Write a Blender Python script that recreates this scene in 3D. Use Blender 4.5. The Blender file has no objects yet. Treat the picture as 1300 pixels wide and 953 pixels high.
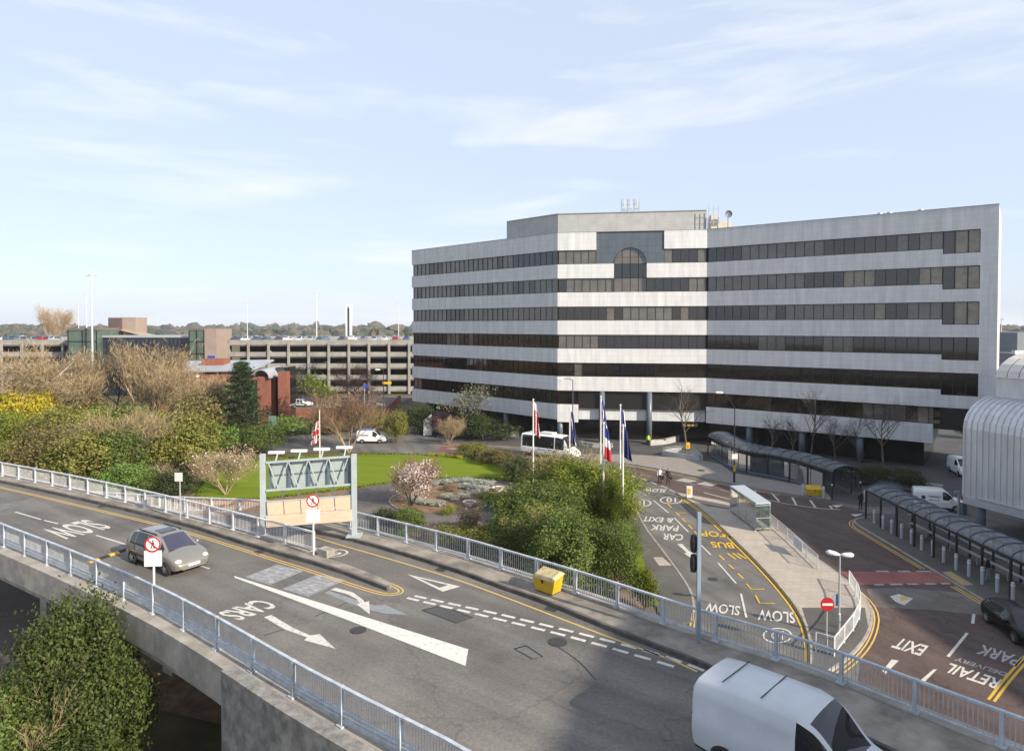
import bpy, bmesh, math, random
import numpy as np
from mathutils import Vector, Matrix

scene = bpy.context.scene
C = scene.collection
R = math.radians
rng = random.Random(7)

# ------------------------------------------------------------------ camera, sky, sun, exposure
CAM_H = 17.5
F_PX, CX, CY, PITCH = 850.0, 650.0, 432.0, math.atan(20.0 / 850.0)
cam_d = bpy.data.cameras.new('camera')
cam = bpy.data.objects.new('camera', cam_d); C.objects.link(cam)
cam.location = (0, 0, CAM_H)
cam.rotation_euler = (math.pi / 2 - PITCH, 0, 0)
cam_d.sensor_width = 36.0
cam_d.lens = 36.0 * F_PX / 1300.0
cam_d.shift_y = -(476.5 - CY) / 1300.0
cam_d.clip_start = 0.1
cam_d.clip_end = 12000
scene.camera = cam

SUN_AZ = Vector((0.783, -0.622)).normalized()      # horizontal direction towards the sun
SUN_EL = R(27.0)
world = bpy.data.worlds.new('World'); scene.world = world
world.use_nodes = True
wn, wl = world.node_tree.nodes, world.node_tree.links
wn.clear()
w_out = wn.new('ShaderNodeOutputWorld'); w_bg = wn.new('ShaderNodeBackground')
sky = wn.new('ShaderNodeTexSky'); sky.sky_type = 'NISHITA'; sky.sun_disc = False
sky.sun_elevation = SUN_EL
sky.sun_rotation = math.atan2(SUN_AZ.x, SUN_AZ.y)
sky.altitude = 50; sky.air_density = 1.0; sky.dust_density = 1.0; sky.ozone_density = 1.6
w_bg.inputs['Strength'].default_value = 0.134
# thin cirrus streaks over the whole dome
tc = wn.new('ShaderNodeTexCoord')
mp = wn.new('ShaderNodeMapping'); mp.inputs['Scale'].default_value = (1.55, 1.55, 9.5); mp.inputs['Location'].default_value = (2.35, 1.2, 0.9)
mp.inputs['Rotation'].default_value = (0, R(3.5), 0)
nz = wn.new('ShaderNodeTexNoise'); nz.inputs['Scale'].default_value = 1.5; nz.inputs['Detail'].default_value = 7; nz.inputs['Roughness'].default_value = 0.56; nz.inputs['Distortion'].default_value = 0.35
cr = wn.new('ShaderNodeValToRGB'); cr.color_ramp.elements[0].position = 0.51; cr.color_ramp.elements[1].position = 0.80
cr.color_ramp.elements[1].color = (0.95, 0.95, 0.95, 1)
mx = wn.new('ShaderNodeMix'); mx.data_type = 'RGBA'
haze_mix = wn.new('ShaderNodeMix'); haze_mix.data_type = 'RGBA'; haze_mix.inputs[0].default_value = 0.8
haze_mix.inputs[7].default_value = (3.05, 3.42, 4.15, 1)          # thin high veil that whitens the blue
mx.inputs[7].default_value = (4.5, 4.55, 4.6, 1)
wl.new(tc.outputs['Generated'], mp.inputs['Vector']); wl.new(mp.outputs['Vector'], nz.inputs['Vector'])
wl.new(nz.outputs['Fac'], cr.inputs['Fac'])
wl.new(sky.outputs['Color'], haze_mix.inputs[6])
wl.new(cr.outputs['Color'], mx.inputs[0]); wl.new(haze_mix.outputs[2], mx.inputs[6])
wl.new(mx.outputs[2], w_bg.inputs['Color']); wl.new(w_bg.outputs['Background'], w_out.inputs['Surface'])

sun_d = bpy.data.lights.new('sun', 'SUN'); sun_d.energy = 4.5; sun_d.angle = R(0.55); sun_d.color = (1.0, 0.88, 0.72)
sun = bpy.data.objects.new('sun', sun_d); C.objects.link(sun)
s3 = Vector((SUN_AZ.x * math.cos(SUN_EL), SUN_AZ.y * math.cos(SUN_EL), math.sin(SUN_EL)))
sun.rotation_euler = s3.to_track_quat('Z', 'Y').to_euler()
sun.location = s3 * 400
vs = scene.view_settings
vs.view_transform = 'Standard'; vs.look = 'None'; vs.gamma = 1.0; vs.use_curve_mapping = False
vs.exposure = 0.84
scene.cycles.use_denoising = True
scene.cycles.max_bounces = 6
scene.cycles.diffuse_bounces = 3
scene.cycles.glossy_bounces = 3
scene.cycles.transmission_bounces = 4
scene.cycles.transparent_max_bounces = 10
scene.cycles.sample_clamp_indirect = 6

# ------------------------------------------------------------------ survey: photograph point -> place on a level plane
def at(px, py, z=0.0):
    a = (px - CX) / F_PX; b = (CY - py) / F_PX
    d = Vector((a, math.cos(PITCH) + b * math.sin(PITCH), -math.sin(PITCH) + b * math.cos(PITCH)))
    t = (z - CAM_H) / d.z
    return Vector((d.x * t, d.y * t, z))
def pts(l, z=0.0): return [at(x, y, z) for x, y in l]
def hgt(p, py):
    "height of something over ground point p whose top shows at photograph row py"
    b = (CY - py) / F_PX
    dy = math.cos(PITCH) + b * math.sin(PITCH); dz = -math.sin(PITCH) + b * math.cos(PITCH)
    return CAM_H + dz * p.y / dy - p.z

# ------------------------------------------------------------------ materials
MATS = {}
def mat(name, col, rough=0.7, metal=0.0, var=0.0, vscale=1.0, bump=0.0, bscale=30.0, spec=0.5, ior=None, detail=4, col2=None, stretch=None, island=0.0, trans=0.0):
    if name in MATS: return MATS[name]
    m = bpy.data.materials.new(name); m.use_nodes = True
    n, l = m.node_tree.nodes, m.node_tree.links
    b = n['Principled BSDF']
    b.inputs['Base Color'].default_value = (*col, 1); b.inputs['Roughness'].default_value = rough
    b.inputs['Metallic'].default_value = metal; b.inputs['Specular IOR Level'].default_value = spec
    if ior: b.inputs['IOR'].default_value = ior
    geo = n.new('ShaderNodeNewGeometry')
    vec = geo.outputs['Position']
    if stretch:
        mpn = n.new('ShaderNodeMapping'); mpn.inputs['Scale'].default_value = stretch
        l.new(vec, mpn.inputs['Vector']); vec = mpn.outputs['Vector']
    colout = None
    if var > 0 or col2:
        t = n.new('ShaderNodeTexNoise'); t.inputs['Scale'].default_value = vscale; t.inputs['Detail'].default_value = detail; t.inputs['Roughness'].default_value = 0.62
        l.new(vec, t.inputs['Vector'])
        r = n.new('ShaderNodeValToRGB'); r.color_ramp.elements[0].position = 0.3; r.color_ramp.elements[1].position = 0.7
        c2 = col2 or tuple(min(1, c * (1 + var)) for c in col)
        c1 = tuple(c * (1 - var) for c in col) if not col2 else col
        r.color_ramp.elements[0].color = (*c1, 1); r.color_ramp.elements[1].color = (*c2, 1)
        l.new(t.outputs['Fac'], r.inputs['Fac']); colout = r.outputs['Color']
    if island > 0:
        mm = n.new('ShaderNodeHueSaturation'); ma = n.new('ShaderNodeMapRange')
        ma.inputs['To Min'].default_value = 1 - island; ma.inputs['To Max'].default_value = 1 + island
        l.new(geo.outputs['Random Per Island'], ma.inputs['Value']); l.new(ma.outputs['Result'], mm.inputs['Value'])
        ma2 = n.new('ShaderNodeMapRange'); ma2.inputs['To Min'].default_value = 0.5 - island * 0.05; ma2.inputs['To Max'].default_value = 0.5 + island * 0.05
        mt = n.new('ShaderNodeMath'); mt.operation = 'FRACT'; mt2 = n.new('ShaderNodeMath'); mt2.operation = 'MULTIPLY'; mt2.inputs[1].default_value = 7.31
        l.new(geo.outputs['Random Per Island'], mt2.inputs[0]); l.new(mt2.outputs[0], mt.inputs[0]); l.new(mt.outputs[0], ma2.inputs['Value']); l.new(ma2.outputs['Result'], mm.inputs['Hue'])
        if colout: l.new(colout, mm.inputs['Color'])
        else: mm.inputs['Color'].default_value = (*col, 1)
        colout = mm.outputs['Color']
    if colout: l.new(colout, b.inputs['Base Color'])
    if bump > 0:
        t2 = n.new('ShaderNodeTexNoise'); t2.inputs['Scale'].default_value = bscale; t2.inputs['Detail'].default_value = 3
        l.new(vec, t2.inputs['Vector'])
        bp = n.new('ShaderNodeBump'); bp.inputs['Strength'].default_value = bump; bp.inputs['Distance'].default_value = 0.02
        l.new(t2.outputs['Fac'], bp.inputs['Height']); l.new(bp.outputs['Normal'], b.inputs['Normal'])
    if trans > 0:
        tr = n.new('ShaderNodeBsdfTranslucent'); ms = n.new('ShaderNodeMixShader'); ms.inputs[0].default_value = trans
        if colout: l.new(colout, tr.inputs['Color'])
        else: tr.inputs['Color'].default_value = (*col, 1)
        l.new(b.outputs[0], ms.inputs[1]); l.new(tr.outputs[0], ms.inputs[2]); l.new(ms.outputs[0], n['Material Output'].inputs['Surface'])
    MATS[name] = m
    return m

def asphalt(name, c, lane=None, crack=0.35, patch=0.28):
    if name in MATS: return MATS[name]
    m = bpy.data.materials.new(name); m.use_nodes = True
    n, l = m.node_tree.nodes, m.node_tree.links
    b = n['Principled BSDF']; b.inputs['Roughness'].default_value = 0.86; b.inputs['Specular IOR Level'].default_value = 0.35
    g = n.new('ShaderNodeNewGeometry')
    big = n.new('ShaderNodeTexNoise'); big.inputs['Scale'].default_value = 0.22; big.inputs['Detail'].default_value = 6; big.inputs['Roughness'].default_value = 0.65
    fine = n.new('ShaderNodeTexNoise'); fine.inputs['Scale'].default_value = 9.0; fine.inputs['Detail'].default_value = 5; fine.inputs['Roughness'].default_value = 0.8
    vor = n.new('ShaderNodeTexVoronoi'); vor.feature = 'DISTANCE_TO_EDGE'; vor.inputs['Scale'].default_value = 0.16
    wob = n.new('ShaderNodeTexNoise'); wob.inputs['Scale'].default_value = 0.9; wob.inputs['Detail'].default_value = 3
    ad = n.new('ShaderNodeVectorMath'); ad.operation = 'ADD'; sc = n.new('ShaderNodeVectorMath'); sc.operation = 'SCALE'; sc.inputs['Scale'].default_value = 2.2
    for t in (big, fine, wob): l.new(g.outputs['Position'], t.inputs['Vector'])
    l.new(wob.outputs['Color'], sc.inputs[0]); l.new(sc.outputs[0], ad.inputs[0]); l.new(g.outputs['Position'], ad.inputs[1]); l.new(ad.outputs[0], vor.inputs['Vector'])
    rb = n.new('ShaderNodeMapRange'); rb.inputs['From Min'].default_value = 0.3; rb.inputs['From Max'].default_value = 0.7; rb.inputs['To Min'].default_value = 1 - patch; rb.inputs['To Max'].default_value = 1 + patch
    rf = n.new('ShaderNodeMapRange'); rf.inputs['From Min'].default_value = 0.32; rf.inputs['From Max'].default_value = 0.68; rf.inputs['To Min'].default_value = 0.72; rf.inputs['To Max'].default_value = 1.28
    rc = n.new('ShaderNodeMapRange'); rc.inputs['From Min'].default_value = 0.0; rc.inputs['From Max'].default_value = 0.012; rc.inputs['To Min'].default_value = 1 - crack; rc.inputs['To Max'].default_value = 1
    l.new(big.outputs['Fac'], rb.inputs['Value']); l.new(fine.outputs['Fac'], rf.inputs['Value']); l.new(vor.outputs['Distance'], rc.inputs['Value'])
    m1 = n.new('ShaderNodeMath'); m1.operation = 'MULTIPLY'; m2 = n.new('ShaderNodeMath'); m2.operation = 'MULTIPLY'
    l.new(rb.outputs[0], m1.inputs[0]); l.new(rf.outputs[0], m1.inputs[1]); l.new(m1.outputs[0], m2.inputs[0]); l.new(rc.outputs[0], m2.inputs[1])
    tot = m2.outputs[0]
    if lane is not None:      # tyre-polished streaks running along the lane
        mpn = n.new('ShaderNodeMapping'); mpn.vector_type = 'TEXTURE'; mpn.inputs['Rotation'].default_value = (0, 0, lane); mpn.inputs['Scale'].default_value = (26, 1.1, 1)
        st_ = n.new('ShaderNodeTexNoise'); st_.inputs['Scale'].default_value = 1.0; st_.inputs['Detail'].default_value = 3; st_.inputs['Roughness'].default_value = 0.55
        l.new(g.outputs['Position'], mpn.inputs['Vector']); l.new(mpn.outputs[0], st_.inputs['Vector'])
        rs_ = n.new('ShaderNodeMapRange'); rs_.inputs['From Min'].default_value = 0.32; rs_.inputs['From Max'].default_value = 0.68; rs_.inputs['To Min'].default_value = 0.78; rs_.inputs['To Max'].default_value = 1.2
        m3 = n.new('ShaderNodeMath'); m3.operation = 'MULTIPLY'; l.new(st_.outputs['Fac'], rs_.inputs['Value']); l.new(rs_.outputs[0], m3.inputs[0]); l.new(tot, m3.inputs[1]); tot = m3.outputs[0]
    vm = n.new('ShaderNodeVectorMath'); vm.operation = 'SCALE'; vm.inputs[0].default_value = c
    l.new(tot, vm.inputs['Scale']); l.new(vm.outputs[0], b.inputs['Base Color'])
    bp = n.new('ShaderNodeBump'); bp.inputs['Strength'].default_value = 0.35; bp.inputs['Distance'].default_value = 0.01
    l.new(fine.outputs['Fac'], bp.inputs['Height']); l.new(bp.outputs['Normal'], b.inputs['Normal'])
    MATS[name] = m
    return m

def paint_mark(name, c, wear=0.45, under=(0.075, 0.072, 0.07)):
    "road paint worn through to the surface"
    if name in MATS: return MATS[name]
    m = bpy.data.materials.new(name); m.use_nodes = True
    n, l = m.node_tree.nodes, m.node_tree.links
    b = n['Principled BSDF']; b.inputs['Roughness'].default_value = 0.7
    g = n.new('ShaderNodeNewGeometry')
    t = n.new('ShaderNodeTexNoise'); t.inputs['Scale'].default_value = 5.0; t.inputs['Detail'].default_value = 6; t.inputs['Roughness'].default_value = 0.75
    l.new(g.outputs['Position'], t.inputs['Vector'])
    r = n.new('ShaderNodeValToRGB'); r.color_ramp.elements[0].position = wear - 0.10; r.color_ramp.elements[1].position = wear + 0.04
    r.color_ramp.elements[0].color = (*[0.5 * a + 0.5 * u for a, u in zip(c, under)], 1); r.color_ramp.elements[1].color = (*c, 1)
    l.new(t.outputs['Fac'], r.inputs['Fac']); l.new(r.outputs['Color'], b.inputs['Base Color'])
    MATS[name] = m
    return m

def tiled(name, c1, c2, joint, bw, bh, offset=0.0, rough=0.8, mortar=0.02, mode='wall', streak=0.0, metal=0.0, spec=0.4):
    "brick / panel / paving joints; mode 'wall' uses the face direction, 'floor' uses the plan"
    if name in MATS: return MATS[name]
    m = bpy.data.materials.new(name); m.use_nodes = True
    n, l = m.node_tree.nodes, m.node_tree.links
    b = n['Principled BSDF']; b.inputs['Roughness'].default_value = rough; b.inputs['Metallic'].default_value = metal; b.inputs['Specular IOR Level'].default_value = spec
    g = n.new('ShaderNodeNewGeometry')
    br = n.new('ShaderNodeTexBrick'); br.offset = offset
    br.inputs['Color1'].default_value = (*c1, 1); br.inputs['Color2'].default_value = (*c2, 1); br.inputs['Mortar'].default_value = (*joint, 1)
    br.inputs['Scale'].default_value = 1.0; br.inputs['Mortar Size'].default_value = mortar; br.inputs['Brick Width'].default_value = bw; br.inputs['Row Height'].default_value = bh
    if mode == 'wall':
        cp = n.new('ShaderNodeVectorMath'); cp.operation = 'CROSS_PRODUCT'; cp.inputs[0].default_value = (0, 0, 1)
        l.new(g.outputs['Normal'], cp.inputs[1])
        nm = n.new('ShaderNodeVectorMath'); nm.operation = 'NORMALIZE'; l.new(cp.outputs[0], nm.inputs[0])
        dp = n.new('ShaderNodeVectorMath'); dp.operation = 'DOT_PRODUCT'; l.new(g.outputs['Position'], dp.inputs[0]); l.new(nm.outputs[0], dp.inputs[1])
        sx = n.new('ShaderNodeSeparateXYZ'); l.new(g.outputs['Position'], sx.inputs[0])
        cb = n.new('ShaderNodeCombineXYZ'); l.new(dp.outputs['Value'], cb.inputs[0]); l.new(sx.outputs[2], cb.inputs[1]); l.new(cb.outputs[0], br.inputs['Vector'])
        vec = cb.outputs[0]
    else:
        l.new(g.outputs['Position'], br.inputs['Vector']); vec = g.outputs['Position']
    out = br.outputs['Color']
    t = n.new('ShaderNodeTexNoise'); t.inputs['Scale'].default_value = 0.6; t.inputs['Detail'].default_value = 6; t.inputs['Roughness'].default_value = 0.65
    mpn = n.new('ShaderNodeMapping'); mpn.inputs['Scale'].default_value = (2.2, 0.25, 1) if streak else (1, 1, 1)
    l.new(vec, mpn.inputs['Vector']); l.new(mpn.outputs[0], t.inputs['Vector'])
    mr = n.new('ShaderNodeMapRange'); mr.inputs['From Min'].default_value = 0.3; mr.inputs['From Max'].default_value = 0.7
    k = streak or 0.14
    mr.inputs['To Min'].default_value = 1 - k; mr.inputs['To Max'].default_value = 1 + k * 0.6
    l.new(t.outputs['Fac'], mr.inputs['Value'])
    vm = n.new('ShaderNodeVectorMath'); vm.operation = 'SCALE'; l.new(out, vm.inputs[0]); l.new(mr.outputs[0], vm.inputs['Scale'])
    l.new(vm.outputs[0], b.inputs['Base Color'])
    MATS[name] = m
    return m

def clear_glass(name, tint=(0.75, 0.85, 0.85), refl=1.45, base=0.0):
    if name in MATS: return MATS[name]
    m = bpy.data.materials.new(name); m.use_nodes = True
    n, l = m.node_tree.nodes, m.node_tree.links
    n.remove(n['Principled BSDF'])
    tr = n.new('ShaderNodeBsdfTransparent'); tr.inputs['Color'].default_value = (*tint, 1)
    gl = n.new('ShaderNodeBsdfGlossy'); gl.inputs['Roughness'].default_value = 0.06
    df = n.new('ShaderNodeBsdfDiffuse'); df.inputs['Color'].default_value = (0.32, 0.36, 0.38, 1)
    fr = n.new('ShaderNodeFresnel'); fr.inputs['IOR'].default_value = refl
    ms = n.new('ShaderNodeMixShader'); m2 = n.new('ShaderNodeMixShader'); m2.inputs[0].default_value = base
    l.new(fr.outputs[0], ms.inputs[0]); l.new(tr.outputs[0], ms.inputs[1]); l.new(gl.outputs[0], ms.inputs[2])
    l.new(ms.outputs[0], m2.inputs[1]); l.new(df.outputs[0], m2.inputs[2])
    l.new(m2.outputs[0], n['Material Output'].inputs['Surface'])
    MATS[name] = m
    return m

# ------------------------------------------------------------------ mesh collecting
class MB:
    def __init__(s): s.v = []; s.f = []; s.mi = []; s.m = 0
    def add(s, vs, fs):
        o = len(s.v); s.v.extend([tuple(p) for p in vs])
        for f in fs: s.f.append(tuple(i + o for i in f)); s.mi.append(s.m)
        return s
    def box(s, c, d, rz=0.0):
        x, y, z = d[0] / 2, d[1] / 2, d[2] / 2; ca, sa = math.cos(rz), math.sin(rz)
        vs = []
        for dz in (-z, z):
            for dx, dy in ((-x, -y), (x, -y), (x, y), (-x, y)):
                vs.append((c[0] + dx * ca - dy * sa, c[1] + dx * sa + dy * ca, c[2] + dz))
        return s.add(vs, [(3, 2, 1, 0), (4, 5, 6, 7), (0, 1, 5, 4), (1, 2, 6, 5), (2, 3, 7, 6), (3, 0, 4, 7)])
    def hexa(s, v8): return s.add(v8, [(3, 2, 1, 0), (4, 5, 6, 7), (0, 1, 5, 4), (1, 2, 6, 5), (2, 3, 7, 6), (3, 0, 4, 7)])
    def beam(s, a, b, w, h, up=(0, 0, 1)):
        "rectangular bar from a to b, w across, h along up"
        a, b = Vector(a), Vector(b); d = (b - a).normalized(); u = Vector(up)
        if abs(d.dot(u)) > 0.98: u = Vector((1, 0, 0))
        r = d.cross(u).normalized(); u = r.cross(d).normalized()
        vs = []
        for p in (a, b):
            for i, j in ((-1, -1), (1, -1), (1, 1), (-1, 1)): vs.append(p + r * (w / 2 * i) + u * (h / 2 * j))
        return s.add(vs, [(3, 2, 1, 0), (4, 5, 6, 7), (0, 1, 5, 4), (1, 2, 6, 5), (2, 3, 7, 6), (3, 0, 4, 7)])
    def prism(s, poly, z0, z1):
        n = len(poly)
        a = sum(poly[i][0] * poly[(i + 1) % n][1] - poly[(i + 1) % n][0] * poly[i][1] for i in range(n))
        if a < 0: poly = list(reversed(poly))
        vs = [(p[0], p[1], z0) for p in poly] + [(p[0], p[1], z1) for p in poly]
        fs = [tuple(range(n - 1, -1, -1)), tuple(range(n, 2 * n))] + [(i, (i + 1) % n, n + (i + 1) % n, n + i) for i in range(n)]
        return s.add(vs, fs)
    def sheet(s, poly, z):
        n = len(poly)
        a = sum(poly[i][0] * poly[(i + 1) % n][1] - poly[(i + 1) % n][0] * poly[i][1] for i in range(n))
        if a < 0: poly = list(reversed(poly))
        return s.add([(p[0], p[1], z) for p in poly], [tuple(range(n))])
    def tube(s, path, r, k=8, cap=True):
        path = [Vector(p) for p in path]; n = len(path)
        rs = r if isinstance(r, (list, tuple)) else [r] * n
        vs = []; prev = None
        for i, p in enumerate(path):
            d = (path[min(i + 1, n - 1)] - path[max(i - 1, 0)]).normalized()
            if prev is None:
                u = Vector((0, 0, 1)) if abs(d.z) < 0.9 else Vector((1, 0, 0)); u = (u - d * u.dot(d)).normalized()
            else:
                u = prev - d * prev.dot(d)
                u = u.normalized() if u.length > 1e-6 else d.orthogonal().normalized()
            prev = u; w = d.cross(u)
            for j in range(k):
                a = 2 * math.pi * j / k; vs.append(p + (u * math.cos(a) + w * math.sin(a)) * rs[i])
        fs = [(i * k + j, i * k + (j + 1) % k, (i + 1) * k + (j + 1) % k, (i + 1) * k + j) for i in range(n - 1) for j in range(k)]
        if cap: fs += [tuple(range(k - 1, -1, -1)), tuple((n - 1) * k + j for j in range(k))]
        return s.add(vs, fs)
    def lathe(s, prof, c=(0, 0, 0), k=16, axis='z'):
        vs = []; n = len(prof)
        for r, h in prof:
            for j in range(k):
                a = 2 * math.pi * j / k
                if axis == 'z': vs.append((c[0] + r * math.cos(a), c[1] + r * math.sin(a), c[2] + h))
                elif axis == 'y': vs.append((c[0] + r * math.cos(a), c[1] + h, c[2] + r * math.sin(a)))
                else: vs.append((c[0] + h, c[1] + r * math.cos(a), c[2] + r * math.sin(a)))
        fs = [(i * k + j, i * k + (j + 1) % k, (i + 1) * k + (j + 1) % k, (i + 1) * k + j) for i in range(n - 1) for j in range(k)]
        fs += [tuple(range(k - 1, -1, -1)), tuple((n - 1) * k + j for j in range(k))]
        return s.add(vs, fs)
    def mesh(s, name, mats, off=None, smooth=False):
        me = bpy.data.meshes.new(name)
        vs = s.v if off is None else [(p[0] - off[0], p[1] - off[1], p[2] - off[2]) for p in s.v]
        me.from_pydata(vs, [], s.f)
        for m in (mats if isinstance(mats, (list, tuple)) else [mats]): me.materials.append(m)
        if any(s.mi): me.polygons.foreach_set('material_index', s.mi)
        if smooth: me.polygons.foreach_set('use_smooth', [True] * len(me.polygons))
        me.update()
        return me
    def obj(s, name, mats, parent=None, smooth=False, kind=None):
        off = parent.get('_o') if parent is not None else None
        return link(name, s.mesh(name, mats, off, smooth), parent, kind)

def link(name, me, parent=None, kind=None, loc=None, rz=0.0, scale=None):
    o = bpy.data.objects.new(name, me); C.objects.link(o)
    if parent is not None:
        o.parent = parent
        if parent.get('_o') is not None: o['_o'] = parent['_o']
    if kind: o['kind'] = kind
    if loc is not None: o.location = loc
    if rz: o.rotation_euler = (0, 0, rz)
    if scale: o.scale = scale
    return o
def tag(o, label=None, cat=None, group=None, kind=None):
    if label: o['label'] = label
    if cat: o['category'] = cat
    if group: o['group'] = group
    if kind: o['kind'] = kind
    return o
def thing(name, label, cat, loc=(0, 0, 0), rz=0.0, group=None, world=True):
    "an Empty at the thing's base; world=True: its parts are given in world coordinates"
    o = bpy.data.objects.new(name, None); C.objects.link(o)
    o.location = loc; o.rotation_euler = (0, 0, rz); o.empty_display_size = 0.3
    if world: o['_o'] = (loc[0], loc[1], loc[2])
    return tag(o, label, cat, group)
def struct(name, mb, m, label=None):
    o = mb.obj(name, m); o['kind'] = 'structure'
    if label: o['label'] = label
    return o
def copy_tree(o, parent=None):
    c = o.copy(); C.objects.link(c); c.parent = parent
    for ch in list(o.children): copy_tree(ch, c)
    return c

def chaikin(p, n=2, closed=False):
    p = [Vector((q[0], q[1], q[2] if len(q) > 2 else 0)) for q in p]
    for _ in range(n):
        o = [] if closed else [p[0]]
        m = len(p)
        for i in range(m if closed else m - 1):
            a, b = p[i], p[(i + 1) % m]
            o += [a * 0.75 + b * 0.25, a * 0.25 + b * 0.75]
        if not closed: o.append(p[-1])
        p = o
    return p
def offset_line(p, d):
    "shift a polyline sideways in plan (positive = to its left)"
    p = [Vector(q) for q in p]; o = []
    for i in range(len(p)):
        t = (p[min(i + 1, len(p) - 1)] - p[max(i - 1, 0)]); t.z = 0; t.normalize()
        o.append(p[i] + Vector((-t.y, t.x, 0)) * d)
    return o
def resample(p, step):
    p = [Vector(q) for q in p]; L = [0]
    for a, b in zip(p, p[1:]): L.append(L[-1] + (b - a).length)
    n = max(1, round(L[-1] / step)); o = []
    for i in range(n + 1):
        t = L[-1] * i / n; k = 0
        while k < len(p) - 2 and L[k + 1] < t: k += 1
        f = (t - L[k]) / max(1e-9, L[k + 1] - L[k]); o.append(p[k].lerp(p[k + 1], min(1, max(0, f))))
    return o
def cut_line(p, a, b):
    "piece of a polyline between two lengths"
    p = [Vector(q) for q in p]; L = [0]
    for q, r in zip(p, p[1:]): L.append(L[-1] + (r - q).length)
    def pt(t):
        k = 0
        while k < len(p) - 2 and L[k + 1] < t: k += 1
        f = (t - L[k]) / max(1e-9, L[k + 1] - L[k]); return p[k].lerp(p[k + 1], min(1, max(0, f)))
    return [pt(a)] + [q for q, t in zip(p, L) if a < t < b] + [pt(b)]
def length(p): return sum((Vector(b) - Vector(a)).length for a, b in zip(p, p[1:]))
def band(mb, p, w, z, off=0.0):
    "flat painted band along a polyline"
    a = offset_line(p, off + w / 2); b = offset_line(p, off - w / 2); n = len(p)
    vs = [(q.x, q.y, z) for q in b] + [(q.x, q.y, z) for q in a]
    return mb.add(vs, [(i, i + 1, n + i + 1, n + i) for i in range(n - 1)])
# ------------------------------------------------------------------ palette
A_DECK = asphalt('deck_asphalt', (0.138, 0.128, 0.117), lane=R(-37), crack=0.22)
A_GREY = asphalt('grey_asphalt', (0.128, 0.121, 0.113), lane=R(-72), crack=0.22)
A_DARK = asphalt('dark_asphalt', (0.075, 0.073, 0.073))
A_RED = asphalt('red_brown_asphalt', (0.092, 0.064, 0.056), lane=R(-70))
A_PATH = asphalt('path_tarmac', (0.125, 0.108, 0.098), crack=0.2)
A_FOOT = asphalt('foot_tarmac', (0.10, 0.094, 0.086), crack=0.2)
RED_STRIP = asphalt('red_surfacing', (0.25, 0.095, 0.085), crack=0.1)
KERB = mat('kerb_stone', (0.30, 0.275, 0.24), 0.85, var=0.3, vscale=1.6)
KERB_DK = mat('shade_toned_kerb', (0.085, 0.078, 0.07), 0.85, var=0.5, vscale=1.4)  # dark of the deck kerbs' shaded faces put into the stone colour
PAVE = tiled('paving_slabs', (0.36, 0.315, 0.265), (0.40, 0.35, 0.295), (0.24, 0.21, 0.18), 0.6, 0.6, 0.5, mode='floor', mortar=0.012)
PAVE_G = tiled('plaza_paving', (0.24, 0.22, 0.20), (0.27, 0.245, 0.22), (0.18, 0.165, 0.15), 0.4, 0.4, 0.5, mode='floor', mortar=0.012)
VERGE = mat('verge_concrete', (0.215, 0.19, 0.16), 0.9, var=0.5, vscale=0.9, bump=0.2, detail=7)
CONC = mat('bridge_concrete', (0.30, 0.275, 0.24), 0.9, var=0.35, vscale=1.1, bump=0.3, bscale=14, detail=7)
CONC_W = mat('weathered_parapet', (0.20, 0.19, 0.175), 0.9, var=0.5, vscale=2.6, bump=0.5, bscale=25, detail=8)
M_WHITE = paint_mark('white_road_paint', (0.55, 0.525, 0.475), 0.455)
M_FADED = paint_mark('faded_white_paint', (0.36, 0.35, 0.34), 0.50)
M_YEL = paint_mark('yellow_road_paint', (0.55, 0.37, 0.10), 0.41)
M_YELB = paint_mark('bright_yellow_paint', (0.58, 0.36, 0.03), 0.36)
M_GHOST = paint_mark('blacked_out_patch', (0.22, 0.235, 0.25), 0.44)
M_SEAL = mat('sealed_joint', (0.02, 0.02, 0.022), 0.6)
RAIL_SHADED = mat('shaded_rail_paint', (0.40, 0.44, 0.48), 0.5, var=0.25, vscale=3)  # the common rail paint with its blue shade put into the colour
RAIL_LIT = mat('lit_rail_paint', (0.56, 0.575, 0.59), 0.5, var=0.22, vscale=3)  # the same rail paint in its sunlit tone, painted paler
GALV = mat('galvanised_steel', (0.45, 0.48, 0.50), 0.45, 0.4, var=0.12, vscale=4)
GRASS = mat('lawn_grass', (0.105, 0.16, 0.010), 0.95, col2=(0.165, 0.205, 0.02), vscale=1.1, bump=0.6, bscale=22, detail=8, spec=0.1, stretch=(0.12, 1, 1))
SCRUB = mat('rough_ground', (0.075, 0.066, 0.035), 0.95, col2=(0.15, 0.125, 0.065), vscale=0.35, bump=0.6, bscale=9, detail=8, spec=0.1)
SOIL = mat('bed_soil', (0.20, 0.135, 0.085), 0.95, var=0.4, vscale=1.3, bump=0.7, bscale=12, detail=8, spec=0.1)
STEEL_BLK = mat('black_steel', (0.016, 0.017, 0.020), 0.45)
STEEL_BLU = mat('blue_grey_steel', (0.10, 0.135, 0.18), 0.45)
WHITE = mat('white_paint', (0.60, 0.60, 0.59), 0.45)
RUBBER = mat('black_rubber', (0.018, 0.018, 0.018), 0.8)
ZD = 6.0

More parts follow.
